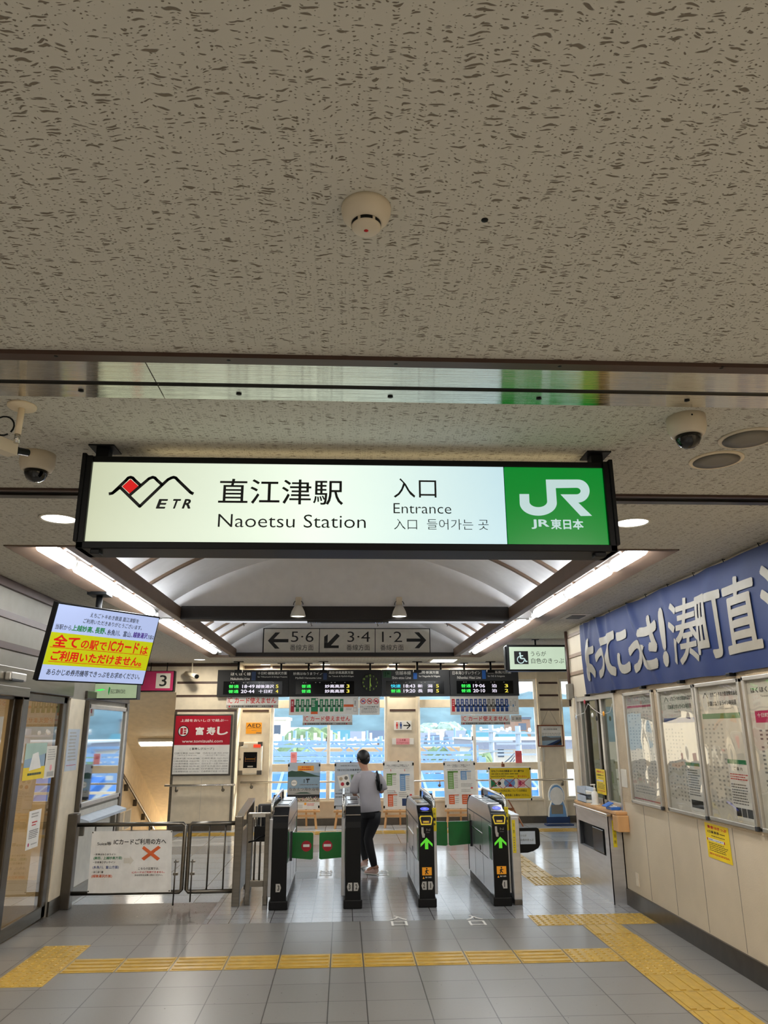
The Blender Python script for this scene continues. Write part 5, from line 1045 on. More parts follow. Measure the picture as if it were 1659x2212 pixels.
        s2.rect(0, 0, 1, .9, 'black_gloss', 1); s2.poly([(.5+.34*math.cos(R_(q_)), .48+.24*math.sin(R_(q_))) for q_ in range(0, 360, 15)], 'pad_blue', 2); s2.rect(.40, .44, .60, .52, 'pad_pale', 3); s2.rect(.25, .80, .75, .83, 'ink_light', 2); s2.build('card_reader', t)
    else:
        MB().box(x0+.008, Y+.025, .874, x1-.008, Y+.04, .880, 'steel_bright').box(x0+.006, Y+.19, .943, x1-.006, Y+.20, .953, 'steel_bright').build('edge_trim', t)
    # swing flap
    if flap_side:
        xa = x1-.006 if flap_side > 0 else x0+.006; xb = xa+flap_side*flap_w; y = Y+flap_y; z0, z1 = .395, .660
        fl = MB(); fl.prism([(xa, y, z0+.01), (xb-flap_side*.02, y, z0-.01), (xb, y, z0+.0), (xb, y, z1-.012), (xb-flap_side*.02, y, z1-.004), (xa, y, z1)], (0, .022, 0), 'green')
        fo = fl.build('flap', t)
        MB().bbox(min(xa, xa+flap_side*.02), y-.01, z0-.02, max(xa, xa+flap_side*.02), y+.035, z1+.01, 'charcoal', .004).build('hinge', fo)
        if noentry:
            sg = Pic((min(xa, xb), y-.001, z1), (max(xa, xb), y-.001, z1), (min(xa, xb), y-.001, z0)); c_ = .70 if flap_side > 0 else .31
            sg.disc(c_, .53, .205, 'red_dark', 1); sg.rect(c_-.14, .46, c_+.14, .56, 'paper', 2); sg.build('no_entry_mark', fo)
    return t
gate(-.727, -1, 'black fronted ticket gate numbered 3, beside the dark box of the fence', False, [(3, 1)], .50, 1, .245, True)
gate(.022, -1, 'black fronted ticket gate numbered 3 and 2, left of the walking person', False, [(3, -1), (2, 1)], .50, -1, .285, True)
gate(.777, 1, 'ticket gate with green arrow numbered 2 and 1', True, [(2, -1), (1, 1)], 1.36, 1, .32)
gate(1.545, 1, 'ticket gate with green arrow numbered only 1, beside the steel cabinet', True, [(1, -1)], 1.36, -1, .28)
# steel cabinet beside the last gate and its paddle door
t = thing('gate_cabinet', 'slim steel cabinet with yellow tape along the gate numbered only 1', 'cabinet', (1.80, 8.75, 0))
MB().bbox(1.755, 8.36, .05, 1.842, 9.15, .845, 'steel_sheet', .01).build('body', t); MB().bbox(1.758, 8.365, 0, 1.839, 9.14, .05, 'steel_dark', .004).build('base', t); MB().bbox(1.752, 8.35, .845, 1.846, 9.16, .862, 'silver_paint', .006).build('lid', t)
p = Pic((1.765, 8.359, .81), (1.80, 8.359, .81), (1.765, 8.359, .49)); p.rect(0, 0, 1, 1, 'yellow_sticker', 0); p.text('注', .25, .1, .75, .2, 'ink', 0, 1); p.text('意', .25, .3, .75, .4, 'ink', 0, 1); p.rows(.3, .5, .7, .95, 6, 'ink_grey', 1); p.build('warning_tape', t)
py = 8.72; pa = P(1119, 1788, y=py); x0 = 1.843; xr = P(1166, 1810, y=py).x; zt, zb = P(1140, 1788, y=py).z, P(1140, 1843, y=py).z
fl = MB(); fl.prism([(x0, py, zt-.003), (xr-.03, py, zt), (xr-.008, py, zt-.01), (xr, py, zt-.035), (xr, py, zb+.085), (xr-.02, py, zb+.05), (xr-.08, py, zb+.02), (xr-.14, py, zb+.005), (x0, py, zb)], (0, .03, 0), 'black')
fo = fl.build('paddle_door', t); p = Pic((1.925, py-.001, zt-.035), (xr-.05, py-.001, zt-.035), (1.925, py-.001, zt-.165)); p.rect(0, 0, 1, 1, 'house_grey', 1); p.text('うらが', .03, .25, .42, .42, 'ink_grey', .01, 2); p.text('白色のきっぷ', .03, .58, .88, .76, 'ink_grey', .01, 2); p.build('sign_plate', fo)

# ================================================================== STEEL FENCE
FY = 8.56
t = thing('fence', 'low steel fence with two leaves closing the passage before the stairs', 'fence', (-2.0, FY, 0))
MB().bbox(-2.86, FY-.05, 0, -2.76, FY+.05, .90, 'steel_dark', .008).build('post', t)
MB().bbox(-1.135, FY-.04, 0, -1.055, FY+.05, .86, 'steel', .008).build('post', t)
def leaf(xa, xb, bars, latch):
    m = MB(); m.tube([(xa, FY, .79), (xb-.02, FY, .79), (xb, FY, .77), (xb, FY, .16), (xb-.02, FY, .14), (xa, FY, .14)] if latch < 0 else [(xb, FY, .79), (xa+.02, FY, .79), (xa, FY, .77), (xa, FY, .16), (xa+.02, FY, .14), (xb, FY, .14)], .021, 'steel', 12); o = m.build('leaf_frame', t)
    for x in bars: MB().tube([(x, FY, .14), (x, FY, .79)], .0085, 'steel_dark', 8).build('baluster', o)
    xx = xb-.07 if latch < 0 else xa+.05
    MB().tube([(xx, FY-.03, .02 if latch < 0 else .05), (xx, FY-.03, .45)], .0075, 'steel_dark', 8).bbox(xx-.018, FY-.035, .30, xx+.03, FY+.0, .325, 'steel', .003).bbox(xx-.018, FY-.035, .42, xx+.03, FY+.0, .435, 'steel', .003).build('drop_bolt', o)
leaf(-2.76, -1.655, [-2.58+.185*k for k in range(5)], -1); leaf(-1.605, -1.12, [-1.40, -1.235], 1)
# sloped steel cap running back from the post
MB().prism([(-1.115, FY, .86), (-1.04, FY, .86), (-1.04, FY+.9, .94), (-1.115, FY+.9, .94)], (0, 0, .025), 'steel_bright').build('cap_rail', t); MB().bbox(-1.105, FY+.05, .12, -1.065, FY+.85, .70, 'steel', .004).build('side_panel', t); MB().bbox(-1.12, FY+.82, 0, -1.04, FY+.9, .94, 'steel_dark', .006).build('post', t)
# banner on the fence
def fpx(u, v): return P(u, v, y=FY-.03)
t = thing('fence_banner', 'white printed banner with an orange cross tied to the low steel fence', 'banner', (-2.2, FY-.03, .13))
c4 = [fpx(199, 1796), fpx(372, 1794), fpx(369, 1927), fpx(188, 1930)]
def bw(x, y_, L):
    a = c4[0].lerp(c4[1], x); b = c4[3].lerp(c4[2], x); q = a.lerp(b, y_); q.y = FY-.028-.0012*L+.004*math.sin(9*x+2*y_)+.003*math.sin(21*x); return q
p = Pic(c4[0], c4[1], c4[3], warp=bw)
for i in range(20):
    for j in range(6): p.rect(i/20, j/6, (i+1)/20, (j+1)/6, 'paper', 0)
p.build('cloth', t)
p = Pic(c4[0], c4[1], c4[3], warp=bw); cxx = lambda k: (k-212)/(830-212); cyy = lambda k: (k-272)/(755-272)
p.text('Suica等', cxx(258), cyy(356), cxx(366), cyy(384), 'ink', .01, 2); p.text('ICカードご利用の方へ', cxx(385), cyy(335), cxx(785), cyy(380), 'ink', .02, 2)
p.text('・妙高はねうまライン', cxx(240), cyy(447), cxx(405), cyy(462), 'ink', .015, 2); p.text('(高田、上越妙高方面)', cxx(238), cyy(472), cxx(456), cyy(498), 'map_green', .02, 2); p.text('・日本海ひすいライン', cxx(238), cyy(508), cxx(405), cyy(525), 'ink', .015, 2); p.text('(糸魚川、富山方面)', cxx(236), cyy(544), cxx(434), cyy(570), 'map_blue', .01, 2); p.text('・ほくほく線', cxx(234), cyy(583), cxx(320), cyy(601), 'ink', .015, 2); p.text('(越後湯沢方面)', cxx(232), cyy(612), cxx(388), cyy(638), 'print_orange', .02, 2)
p.text('こちらの区間では、', cxx(580), cyy(562), cxx(738), cyy(580), 'ink', .01, 2); p.text('ICカードはご利用できません。', cxx(535), cyy(590), cxx(780), cyy(607), 'print_red', .01, 2); p.text('予め切符をお買い求めください。', cxx(555), cyy(614), cxx(765), cyy(628), 'ink', .005, 2)
def bar4(a, b, c_, d): p.poly([(cxx(x), cyy(y_)) for x, y_ in (a, b, c_, d)], 'print_orange', 1)
bar4((615, 392), (742, 492), (722, 510), (602, 412)); bar4((725, 392), (746, 408), (620, 508), (600, 490))
p.poly([(cxx(x), cyy(y_)) for x, y_ in ((468, 485), (515, 485), (515, 470), (545, 505), (515, 540), (515, 527), (468, 527))], 'offwhite', 1)
for x, y_ in ((.01, .02), (.99, .02), (.01, .97), (.98, .98)): p.disc(x, y_, .012, 'steel_dark', 1, 10)
p.build('print', t)
# narrow staff wicket beside gate 3
t = thing('wicket', 'narrow steel staff wicket with dark box between the fence and the first gate', 'gate', (-.88, FY+.05, 0)); yy = FY+.04
for x in (-.985, -.80): MB().bbox(x-.025, yy-.025, 0, x+.025, yy+.025, .88, 'steel', .006).build('post', t)
MB().bbox(-1.0, yy-.02, .84, -.76, yy+.02, .89, 'steel_bright', .006).build('crossbar', t); MB().bbox(-.985, yy-.02, .17, -.80, yy+.02, .23, 'steel', .004).build('crossbar', t)
for x in (-.925, -.87): MB().tube([(x, yy, .2), (x, yy, .95)], .010, 'steel', 8).build('bar', t)
MB().bbox(-.92, yy+.10, .72, -.765, yy+.22, .955, 'wall_grey' if False else 'charcoal', .01).build('box', t); MB().bbox(-.94, yy-.01, .60, -.81, yy+.05, .76, 'black', .01).build('lock_box', t)
MB().tube([(-.99, yy-.03, .60), (-.93, yy-.04, .615), (-.88, yy-.035, .65), (-.82, yy-.03, .665)], .008, 'black', 8).build('strap', t)

# ================================================================== TICKET OFFICE COUNTER AND WINDOW
t = thing('counter_cabinet', 'tall stainless steel cabinet with black recess below the ticket window', 'cabinet', (2.83, 8.85, 0))
xa, xb, ya, yb, zt = 2.765, 2.918, 8.30, 9.42, .84
bd = MB(); bd.box(xa+.001, ya, 0, xb, ya+.012, zt, 'steel_sheet').box(xa, yb-.012, 0, xb, yb, zt, 'steel_sheet').box(xb-.01, ya, 0, xb, yb, zt, 'steel_dark'); 
holed(bd, ya, yb, 0, zt, ((8.42, 9.34, .44, .70),), 'steel_sheet', lambda mb, p, q, r, tt, m: mb.box(xa, p, r, xa+.012, q, tt, m)); bd.build('body', t)
MB().bbox(2.75, 8.27, zt, 2.915, 9.45, zt+.028, 'steel_bright', .008).build('top_edge', t)
rc = MB(); rc.box(xa+.05, 8.42, .44, xa+.055, 9.34, .70, 'black_matte').box(xa+.012, 8.42, .435, xa+.055, 9.34, .44, 'steel_sheet').box(xa+.012, 8.42, .70, xa+.055, 9.34, .705, 'charcoal').box(xa+.012, 9.335, .44, xa+.055, 9.34, .70, 'charcoal').box(xa+.012, 8.42, .44, xa+.055, 8.425, .70, 'charcoal'); rc.build('recess', t)
MB().bbox(xa-.012, 8.44, .45, xa+.03, 8.80, .69, 'black_gloss', .01).build('sliding_cover', t)
MB().bbox(xa-.004, 8.30, .0, xa+.002, 9.42, .012, 'steel_bright', .001).build('foot_strip', t)
p = Pic((2.81, ya-.001, .80), (2.85, ya-.001, .80), (2.81, ya-.001, .54)); p.rect(0, 0, 1, 1, 'yellow_sticker', 0); p.text('足', .2, .08, .8, .2, 'ink', 0, 1); p.text('元', .2, .3, .8, .42, 'ink', 0, 1); p.text('注', .2, .52, .8, .64, 'ink', 0, 1); p.text('意', .2, .74, .8, .86, 'ink', 0, 1); p.build('warning_tape', t)
t = thing('counter', 'brown wooden counter shelf under the ticket window', 'counter', (2.95, 8.9, .87)); MB().bbox(2.80, 8.12, .868, 3.10, 9.57, .90, 'wood', .008).build('shelf', t); MB().bbox(2.80, 8.08, .71, 2.918, 8.24, .866, 'wood', .008).build('bracket_block', thing('shelf_bracket', 'wooden block on the wall under the near end of the counter shelf', 'bracket', (2.86, 8.16, .71)))
# window of the office
wn = MB(); 
for a, b in ((8.24, 8.32), (8.72, 8.78), (8.86, 8.92), (9.30, 9.36), (9.49, 9.56)): wn.bbox(XR+.02, a, .90, XR+.08, b, 2.10, 'aluminium' if a in (8.24, 9.49, 8.72) else 'steel_dark', .006)
wn.bbox(XR+.0, 8.20, 2.05, XR+.1, 9.60, 2.11, 'aluminium', .006).bbox(XR+.02, 8.24, .90, XR+.08, 9.56, .96, 'aluminium', .006).bbox(XR-.012, 8.20, .86, XR+.06, 8.245, 2.12, 'aluminium', .005).bbox(XR-.012, 9.555, .86, XR+.06, 9.60, 2.12, 'aluminium', .005)
o = S('window_4', wn); g = MB(); g.add([(XR+.05, 8.3, .95), (XR+.05, 9.5, .95), (XR+.05, 9.5, 2.06), (XR+.05, 8.3, 2.06)], [(0, 1, 2, 3)], 'office_glass'); g.build('pane', o)
# things in and on the window
c0 = V(2.86, 9.28, .90); t = thing('paper_tray', 'clear stacking paper trays on the counter under the ticket window', 'tray', tuple(c0)); 
for k, z in enumerate((.0, .09)):
    m = MB(); a, b = c0+V(-.055, -.16, z), c0+V(.06, .16, z+.075); m.box(a.x, a.y, a.z, b.x, b.y, a.z+.006, 'house_grey').box(a.x, a.y, a.z, a.x+.005, b.y, b.z, 'house_grey').box(b.x-.005, a.y, a.z, b.x, b.y, b.z, 'house_grey').box(a.x, b.y-.005, a.z, b.x, b.y, b.z, 'house_grey').box(a.x+.012, a.y+.012, a.z+.006, b.x-.012, b.y-.01, a.z+.03, 'paper'); m.build('tray', t)
c0 = V(2.855, 8.93, .90); t = thing('sanitizer_bottle', 'clear pump bottle standing on the counter before the yellow notice', 'bottle', tuple(c0))
MB().lathe([(.036, 0), (.038, .01), (.038, .11), (.028, .135), (.014, .145), (.014, .155)], c0, 'house_white', 20).build('body', t); MB().lathe([(.016, .15), (.016, .175), (.006, .178), (.006, .21)], c0, 'paper', 14).bbox(c0.x-.045, c0.y-.008, c0.z+.205, c0.x+.012, c0.y+.008, c0.z+.218, 'paper', .003).build('pump', t); MB().lathe([(.055, 0), (.055, .006), (0, .006)], c0+V(0, .0, .0), 'house_white', 20).build('saucer', t)
c0 = V(2.86, 8.36, .90); t = thing('card_box', 'small blue box lying open at the near end of the counter', 'box', tuple(c0)); MB().bbox(c0.x-.05, c0.y-.09, .90, c0.x+.05, c0.y+.09, .93, 'blue', .006).build('body', t); MB().obox((c0.x-.05, c0.y+.02, .95), (.04, 0, .018), (0, .07, 0), (0, 0, .004), 'blue').build('lid', t); MB().box(c0.x-.055, c0.y-.07, .931, c0.x+.02, c0.y+.06, .938, 'paper').build('card', t)
a, b = P(1287, 1660, x=XR+.015), P(1311, 1718, x=XR+.015); t = thing('yellow_notice', 'yellow printed notice stuck on the ticket window glass', 'notice', (XR, (a.y+b.y)/2, b.z)); p = Pic((XR+.012, a.y, a.z), (XR+.012, b.y, a.z), (XR+.012, a.y, b.z))
def ynote(p):
    p.rect(0, 0, 1, 1, 'yellow', 0); p.text('青春18きっぷ', .12, .06, .92, .15, 'red', .03, 1); p.text('1日乗車券', .1, .20, .6, .28, 'ink', .02, 1); p.rows(.62, .22, .9, .27, 1, 'ink', 1); p.rows(.25, .33, .85, .37, 1, 'ink', 1); p.rect(.05, .43, .80, .50, 'paper', 1); p.text('販売しております', .14, .445, .72, .485, 'map_blue', .02, 2); p.rect(.05, .43, .1, .5, 'red_dark', 2); p.rect(.75, .43, .8, .5, 'red_dark', 2); p.rows(.1, .54, .9, .80, 5, 'ink', 1, fill=.35); p.rows(.08, .84, .95, .90, 2, 'red', 1, fill=.5)
ynote(p); p.build('sheet', t)
a, b = P(1521, 1775, x=XR-.003), P(1582, 1868, x=XR-.003); t = thing('yellow_notice', 'yellow printed notice taped to the wall below the timetable boards', 'notice', (XR, (a.y+b.y)/2, b.z)); p = Pic((XR-.003, a.y, a.z), (XR-.003, b.y, a.z-.004), (XR-.003, a.y-.01, b.z)); ynote(p); p.build('sheet', t)
t = thing('garland', 'small paper charms strung across the top of the ticket window', 'garland', (2.9, 9.0, 1.9)); pts = [P(u, v, x=XR-.02) for u, v in ((1233, 1530), (1246, 1546), (1262, 1540), (1270, 1520), (1282, 1532), (1300, 1544), (1318, 1538), (1322, 1520))]; MB().tube(pts, .003, 'paper', 5).build('string', t)
for (u, v), m in zip(((1246, 1550), (1264, 1516), (1281, 1545), (1290, 1552), (1305, 1542)), ('house_grey', 'red_dark', 'paper', 'ink', 'orange')):
    q = P(u, v, x=XR-.022); MB().lathe([(.028, 0), (.028, .006), (0, .006)], (q.x-.004, q.y, q.z), m, 12, (-1, 0, 0)).build('charm', t)
q = P(1378, 1900, x=XR); t = thing('wall_switch', 'small cream blank plate low on the panelled wall', 'wall plate', (XR, q.y, q.z)); MB().bbox(XR-.008, q.y-.035, q.z-.06, XR, q.y+.035, q.z+.06, 'cream_plastic', .003).build('plate', t)
a, b = P(1337, 1660, x=XR-.003), P(1357, 1702, x=XR-.003); t = thing('wall_sheet', 'crinkled silvery clear sheet on the wall between the window and the boards', 'notice', (XR, a.y, b.z)); MB().box(XR-.006, b.y, b.z, XR-.003, a.y, a.z, 'steel_bright').build('sheet', t)
# conduit and box at the corner
q = P(1228, 1400, x=XR-.02); t = thing('conduit', 'thin brown pipe with grey box on the corner above the ticket window', 'pipe', (XR-.03, 9.72, 2.0)); MB().tube([(XR-.03, 9.72, 2.95), (XR-.03, 9.72, 2.0)], .02, 'brown', 10).build('pipe', t); MB().bbox(XR-.07, 9.64, 2.08, XR-.005, 9.76, 2.28, 'wall_grey', .008).build('box', t)

# ================================================================== TIMETABLE BOARDS
def tboard(yf, yn, z0, z1, label, draw):
    x = XR-.006; t = thing('timetable_board', label, 'notice board', (XR, (yf+yn)/2, z0), 'framed timetable boards')
    f_ = MB(); w_ = .03; xo = XR-.035
    f_.bbox(xo, yn, z0, XR-.005, yf, z0+w_, 'aluminium', .005).bbox(xo, yn, z1-w_, XR-.005, yf, z1, 'aluminium', .005).bbox(xo, yn, z0, XR-.005, yn+w_, z1, 'aluminium', .005).bbox(xo, yf-w_, z0, XR-.005, yf, z1, 'aluminium', .005); f_.build('frame', t)
    MB().bbox(xo-.002, yn-.002, z0-.002, xo+.02, yn+.03, z0+.03, 'charcoal', .003).build('corner_cap', t)
    p = Pic((x-.003, yf-.02, z1-.02), (x-.003, yn+.02, z1-.02), (x-.003, yf-.02, z0+.02)); p.rect(0, 0, 1, 1, 'offwhite', 0); draw(p); p.build('print', t)
    n = 10; m = MB(); m.flat = True; m.add([(xo+.012, yn+.02, z0+.02), (xo+.012, yf-.02, z0+.02), (xo+.012, yf-.02, z1-.02), (xo+.012, yn+.02, z1-.02)], [(0, 1, 2, 3)], 'acrylic'); m.build('cover', t)
def tt_grid(p, x0, y0, x1, y1, n, k, m):
    for i in range(n):
        for j in range(k):
            if random.random() < .75: p.rect(x0+(x1-x0)*(j+.1)/k, y0+(y1-y0)*(i+.25)/n, x0+(x1-x0)*(j+.55)/k, y0+(y1-y0)*(i+.7)/n, m, 1)
def b1(p): p.rect(.04, .03, .96, .10, 'ink_light', 1); p.text('列車時刻表', .3, .04, .7, .065, 'paper', .01, 2); p.rect(.04, .11, .96, .13, 'magenta', 1); tt_grid(p, .06, .16, .94, .80, 22, 8, 'ink_light'); p.rect(0, .965, 1, .975, 'red_dark', 1); p.rows(.1, .84, .9, .92, 3, 'ink_light', 1)
def b2(p):
    p.text('えちごトキめき鉄道株式会社', .30, .06, .92, .095, 'ink', .02, 1); p.text('日本海ひすいライン時刻表', .22, .125, .88, .165, 'ink', .02, 1); p.text('Timetable of Nihonkai Hisui Line', .38, .18, .75, .195, 'ink_grey', 0, 1); p.line(.12, .10, .18, .06, .008, 'ink', 1); p.line(.18, .06, .24, .10, .008, 'ink', 1)
    p.rect(.84, .19, .97, .215, 'ink_light', 1); p.rect(.05, .24, .95, .28, 'map_blue', 1); tt_grid(p, .06, .32, .60, .92, 20, 6, 'ink_light'); p.rect(.55, .60, .92, .625, 'map_green', 2); p.rect(.55, .625, .92, .97, 'paper', 1); p.rows(.58, .65, .90, .86, 11, 'ink_grey', 2); p.rect(.60, .89, .90, .95, 'ink', 2)
def b3(p):
    p.text('えちごトキめき鉄道株式会社', .30, .06, .92, .095, 'ink', .02, 1); p.text('妙高はねうまライン時刻表', .22, .125, .88, .165, 'ink', .02, 1); p.text('Timetable of Myōkō Haneuma Line', .38, .18, .75, .195, 'ink_grey', 0, 1); p.line(.12, .10, .18, .06, .008, 'ink', 1); p.line(.18, .06, .24, .10, .008, 'ink', 1)
    p.rect(.05, .22, .95, .26, 'map_green', 1); tt_grid(p, .06, .29, .55, .92, 20, 5, 'ink_light'); p.rect(.52, .555, .94, .585, 'map_green', 2); p.rect(.52, .585, .94, .97, 'paper', 1); p.text('ご 案 内', .64, .605, .82, .63, 'ink', .01, 2); p.rows(.54, .65, .92, .70, 3, 'red', 2); p.rows(.54, .72, .92, .87, 8, 'ink_grey', 2); p.rect(.58, .89, .92, .95, 'ink', 2); p.rect(.69, .89, .70, .95, 'paper', 3); p.rect(.80, .89, .81, .95, 'paper', 3)
def b4(p):
    p.text('ほくほく線発車時刻表', .08, .06, .92, .10, 'ink', .02, 1); p.text('Timetable of Hokuhoku Line', .25, .115, .75, .13, 'ink_grey', 0, 1); p.rect(.10, .22, .92, .30, 'magenta', 1); p.text('十日町·越後湯沢方面', .14, .235, .80, .265, 'paper', .02, 2); tt_grid(p, .13, .34, .9, .78, 16, 7, 'ink_grey')
tboard(7.87, 7.115, 1.012, 2.076, 'framed timetable with red edged sheet, the board nearest the ticket window', b1)
tboard(6.985, 6.235, 1.02, 2.073, 'framed timetable with blue heading, the board left of the one over the yellow notice', b2)
tboard(6.215, 5.485, 1.028, 2.074, 'framed timetable with green heading, hung directly over the yellow wall notice', b3)
tboard(5.44, 4.70, 1.03, 2.08, 'framed timetable with magenta heading, cut by the right edge of the picture', b4)

# ================================================================== BLUE BANNER
t = thing('cloth_banner', 'long creased blue cloth banner with big pale brush characters along the wall top', 'banner', (2.87, 7, 2.1))
BY0, BY1 = 9.06, 4.35; BT, BB = 2.945, 2.108
def bdisp(s, tt):
    y = BY0+(BY1-BY0)*s; z = (1-tt); d = 0
    for yc, sl, am, wd in ((8.86, -.30, .020, .05), (8.40, -.55, .026, .06), (7.42, -.75, .024, .06), (8.65, .2, .012, .05), (6.6, -.5, .012, .09), (5.7, .3, .010, .12), (8.1, -.2, .012, .07)):
        yy = yc+sl*tt*.75; d += 1.6*am*math.exp(-((y-yy)/wd)**2)*(.35+.65*math.sin(math.pi*min(1, .15+tt)))
    d += .006*math.sin(y*5.1+2*tt)+.004*math.sin(y*11.3-3*tt)+.012*tt*(1-tt)*4
    return d
def bwarp(x, y_, L):
    sag = .012*abs(math.sin((BY0+(BY1-BY0)*x)*math.pi/.95))
    zz = BT+(BB-BT)*y_ + (sag if y_ > .5 else -sag*.5)*(abs(y_-.5)*2); y = BY0+(BY1-BY0)*x
    return V(2.895-.012-bdisp(x, y_)-.0025*L, y, zz)
cl = Pic((2.89, BY0, BT), (2.89, BY1, BT), (2.89, BY0, BB), warp=bwarp); nx, ny = 300, 40
vs = [bwarp(i/nx, j/ny, 0) for j in range(ny+1) for i in range(nx+1)]; cl.add(vs, [(j*(nx+1)+i, j*(nx+1)+i+1, (j+1)*(nx+1)+i+1, (j+1)*(nx+1)+i) for j in range(ny) for i in range(nx)], 'banner_blue', True); cl.build('cloth', t)
let = Pic((2.89, BY0, BT), (2.89, BY1, BT), (2.89, BY0, BB), warp=bwarp)
def btext(ch, ya, yb, za, zb, bold):
    vs, fs, (a, b, c_, d) = glyphs(ch, bold); bm = bmesh.new()
    for p_ in vs: bm.verts.new((p_[0], p_[1], p_[2]*.12 if len(p_) > 2 else 0))
    bm.verts.ensure_lookup_table()
    for f_ in fs:
        try: bm.faces.new([bm.verts[k] for k in f_])
        except ValueError: pass
    for k in range(1, 40): 
        bmesh.ops.bisect_plane(bm, geom=list(bm.verts)+list(bm.edges)+list(bm.faces), plane_co=(a+(c_-a)*k/40, 0, 0), plane_no=(1, 0, 0))
    for k in range(1, 20): 
        bmesh.ops.bisect_plane(bm, geom=list(bm.verts)+list(bm.edges)+list(bm.faces), plane_co=(0, b+(d-b)*k/20, 0), plane_no=(0, 1, 0))
    bm.verts.index_update(); out = []
    for v_ in bm.verts:
        fx = (v_.co.x-a)/(c_-a); fy = (v_.co.y-b)/(d-b); y = ya+(yb-ya)*fx; z = za+(zb-za)*(1-fy)
        out.append(bwarp((y-BY0)/(BY1-BY0), (z-BT)/(BB-BT), 3+v_.co.z))
    let.add(out, [tuple(v_.index for v_ in f_.verts) for f_ in bm.faces], 'banner_grey'); bm.free()
for ch, ya, yb, za, zb in (('よ', 8.90, 8.55, 2.745, 2.25), ('っ', 8.53, 8.25, 2.60, 2.26), ('て', 8.28, 7.88, 2.735, 2.25), ('こ', 7.86, 7.47, 2.70, 2.26), ('っ', 7.48, 7.16, 2.56, 2.24), ('さ', 7.18, 6.78, 2.76, 2.24), ('!', 6.72, 6.58, 2.78, 2.25), ('湊', 6.46, 5.95, 2.79, 2.23), ('町', 5.98, 5.55, 2.76, 2.24), ('直', 5.53, 5.03, 2.80, 2.24), ('江', 4.98, 4.5, 2.80, 2.24)): btext(ch, ya, yb, za, zb, .012 if ch == '湊' else .022 if ch in '町直江' else .045)
let.build('lettering', t)
hk = []
for i in range(9):
    y = BY0-.02-(BY0-BY1)*i/9.2; MB().tube([(2.89, y, BT-.01), (2.88, y, BT+.02), (2.90, y, ZC-.01)], .004, 'black', 5).build('hook', t)
for i in range(6):
    y = BY0-.05-.86*i; MB().bbox(2.86, y-.03, BB-.015, 2.91, y+.03, BB+.01, 'black', .004).build('lower_clip', t)

# ================================================================== LEFT WALL FITTINGS
t = thing('notice_case', 'tall glass fronted notice case mirroring the windows on the left pillar', 'notice case', (XL, 9.45, .93))
y0, y1, z0, z1 = 8.72, 10.24, .935, 2.02; xo = XL+.05; f_ = MB(); w_ = .05
f_.bbox(XL+.006, y0, z0, xo, y1, z0+w_, 'aluminium', .006).bbox(XL+.006, y0, z1-w_, xo, y1, z1, 'aluminium', .006).bbox(XL+.006, y0, z0, xo, y0+.06, z1, 'aluminium', .006).bbox(XL+.006, y1-.06, z0, xo, y1, z1, 'aluminium', .006); f_.build('frame', t)
MB().box(XL+.006, y0+.05, z0+.04, XL+.03, y1-.05, z1-.04, 'mirror').build('glass', t); MB().bbox(XL+.012, 8.685, .9, xo+.01, 8.715, 2.06, 'steel_dark', .004).build('side_post', t)
t = thing('wall_shelf', 'pale sloped ledge under the glass notice case', 'shelf', (XL, 9.5, .80)); MB().prism([(XL+.008, 8.8, .84), (XL+.14, 8.8, .80), (XL+.14, 8.8, .77), (XL+.008, 8.8, .78)], (0, 1.44, 0), 'house_grey').build('ledge', t); MB().bbox(XL+.008, 8.9, .64, XL+.06, 8.94, .79, 'steel', .004).build('bracket', t); MB().bbox(XL+.008, 10.05, .64, XL+.06, 10.09, .79, 'steel', .004).build('bracket', t)
a, b = P(148, 1575, x=XL+.014), P(164, 1663, x=XL+.014); t = thing('pillar_notice', 'wrinkled white notice taped to the narrow pillar beside the glass door', 'notice', (XL, (a.y+b.y)/2, b.z)); p = Pic((XL+.015, a.y, a.z), (XL+.015, b.y, a.z+.0), (XL+.015, a.y, b.z)); p.rect(0, 0, 1, 1, 'house_grey', 0); p.rows(.15, .05, .85, .78, 9, 'ink_light', 1); p.rect(.1, .86, .9, .875, 'red_dark', 1); p.build('sheet', t)
q = P(30, 1462, x=XL+.04); t = thing('door_sensor', 'small silver motion sensor on the steel lintel over the glass door', 'sensor', (XL+.03, q.y, q.z)); MB().bbox(XL+.03, q.y-.16, q.z-.035, XL+.085, q.y+.16, q.z+.035, 'aluminium', .012).build('body', t); MB().bbox(XL+.06, q.y-.14, q.z-.04, XL+.088, q.y+.1, q.z-.02, 'charcoal', .004).build('lens', t)
xd = XL-.026
def dnote(u0, v0, u1, v1, label, draw, base='paper'):
    a, b = P(u0, v0, x=xd), P(u1, v1, x=xd); t = thing('door_notice', label, 'notice', (xd, (a.y+b.y)/2, b.z), 'notices stuck on the glass door'); p = Pic((xd, a.y, a.z), (xd, b.y, a.z), (xd, a.y, b.z)); p.rect(0, 0, 1, 1, base, 0); draw(p); p.build('sheet', t)
def dn1(p): p.rows(.2, .05, .9, .2, 2, 'ink_light', 1); p.rows(.3, .28, .75, .42, 2, 'red', 1); p.rows(.15, .5, .9, .74, 5, 'ink_grey', 1); p.disc(.2, .88, .05, 'magenta', 1, 12); p.rows(.4, .85, .9, .92, 1, 'ink_light', 1)
dnote(64, 1753, 81, 1828, 'narrow white notice with red print low on the glass door', dn1)
def dn2(p):
    p.poly([(0, .0), (1, 0), (1, .3), (0, .45)], 'tree_pale', 1); p.rect(0, .66, 1, 1, 'yellow', 1); p.poly([(.25, .75), (.35, .3), (.6, .25), (.8, .7)], 'paper', 2); p.rows(.2, .78, .85, .92, 1, 'hill_print', 3)
dnote(57, 1606, 94, 1680, 'poster with a pale scene over a yellow band on the glass door', dn2, 'sea')
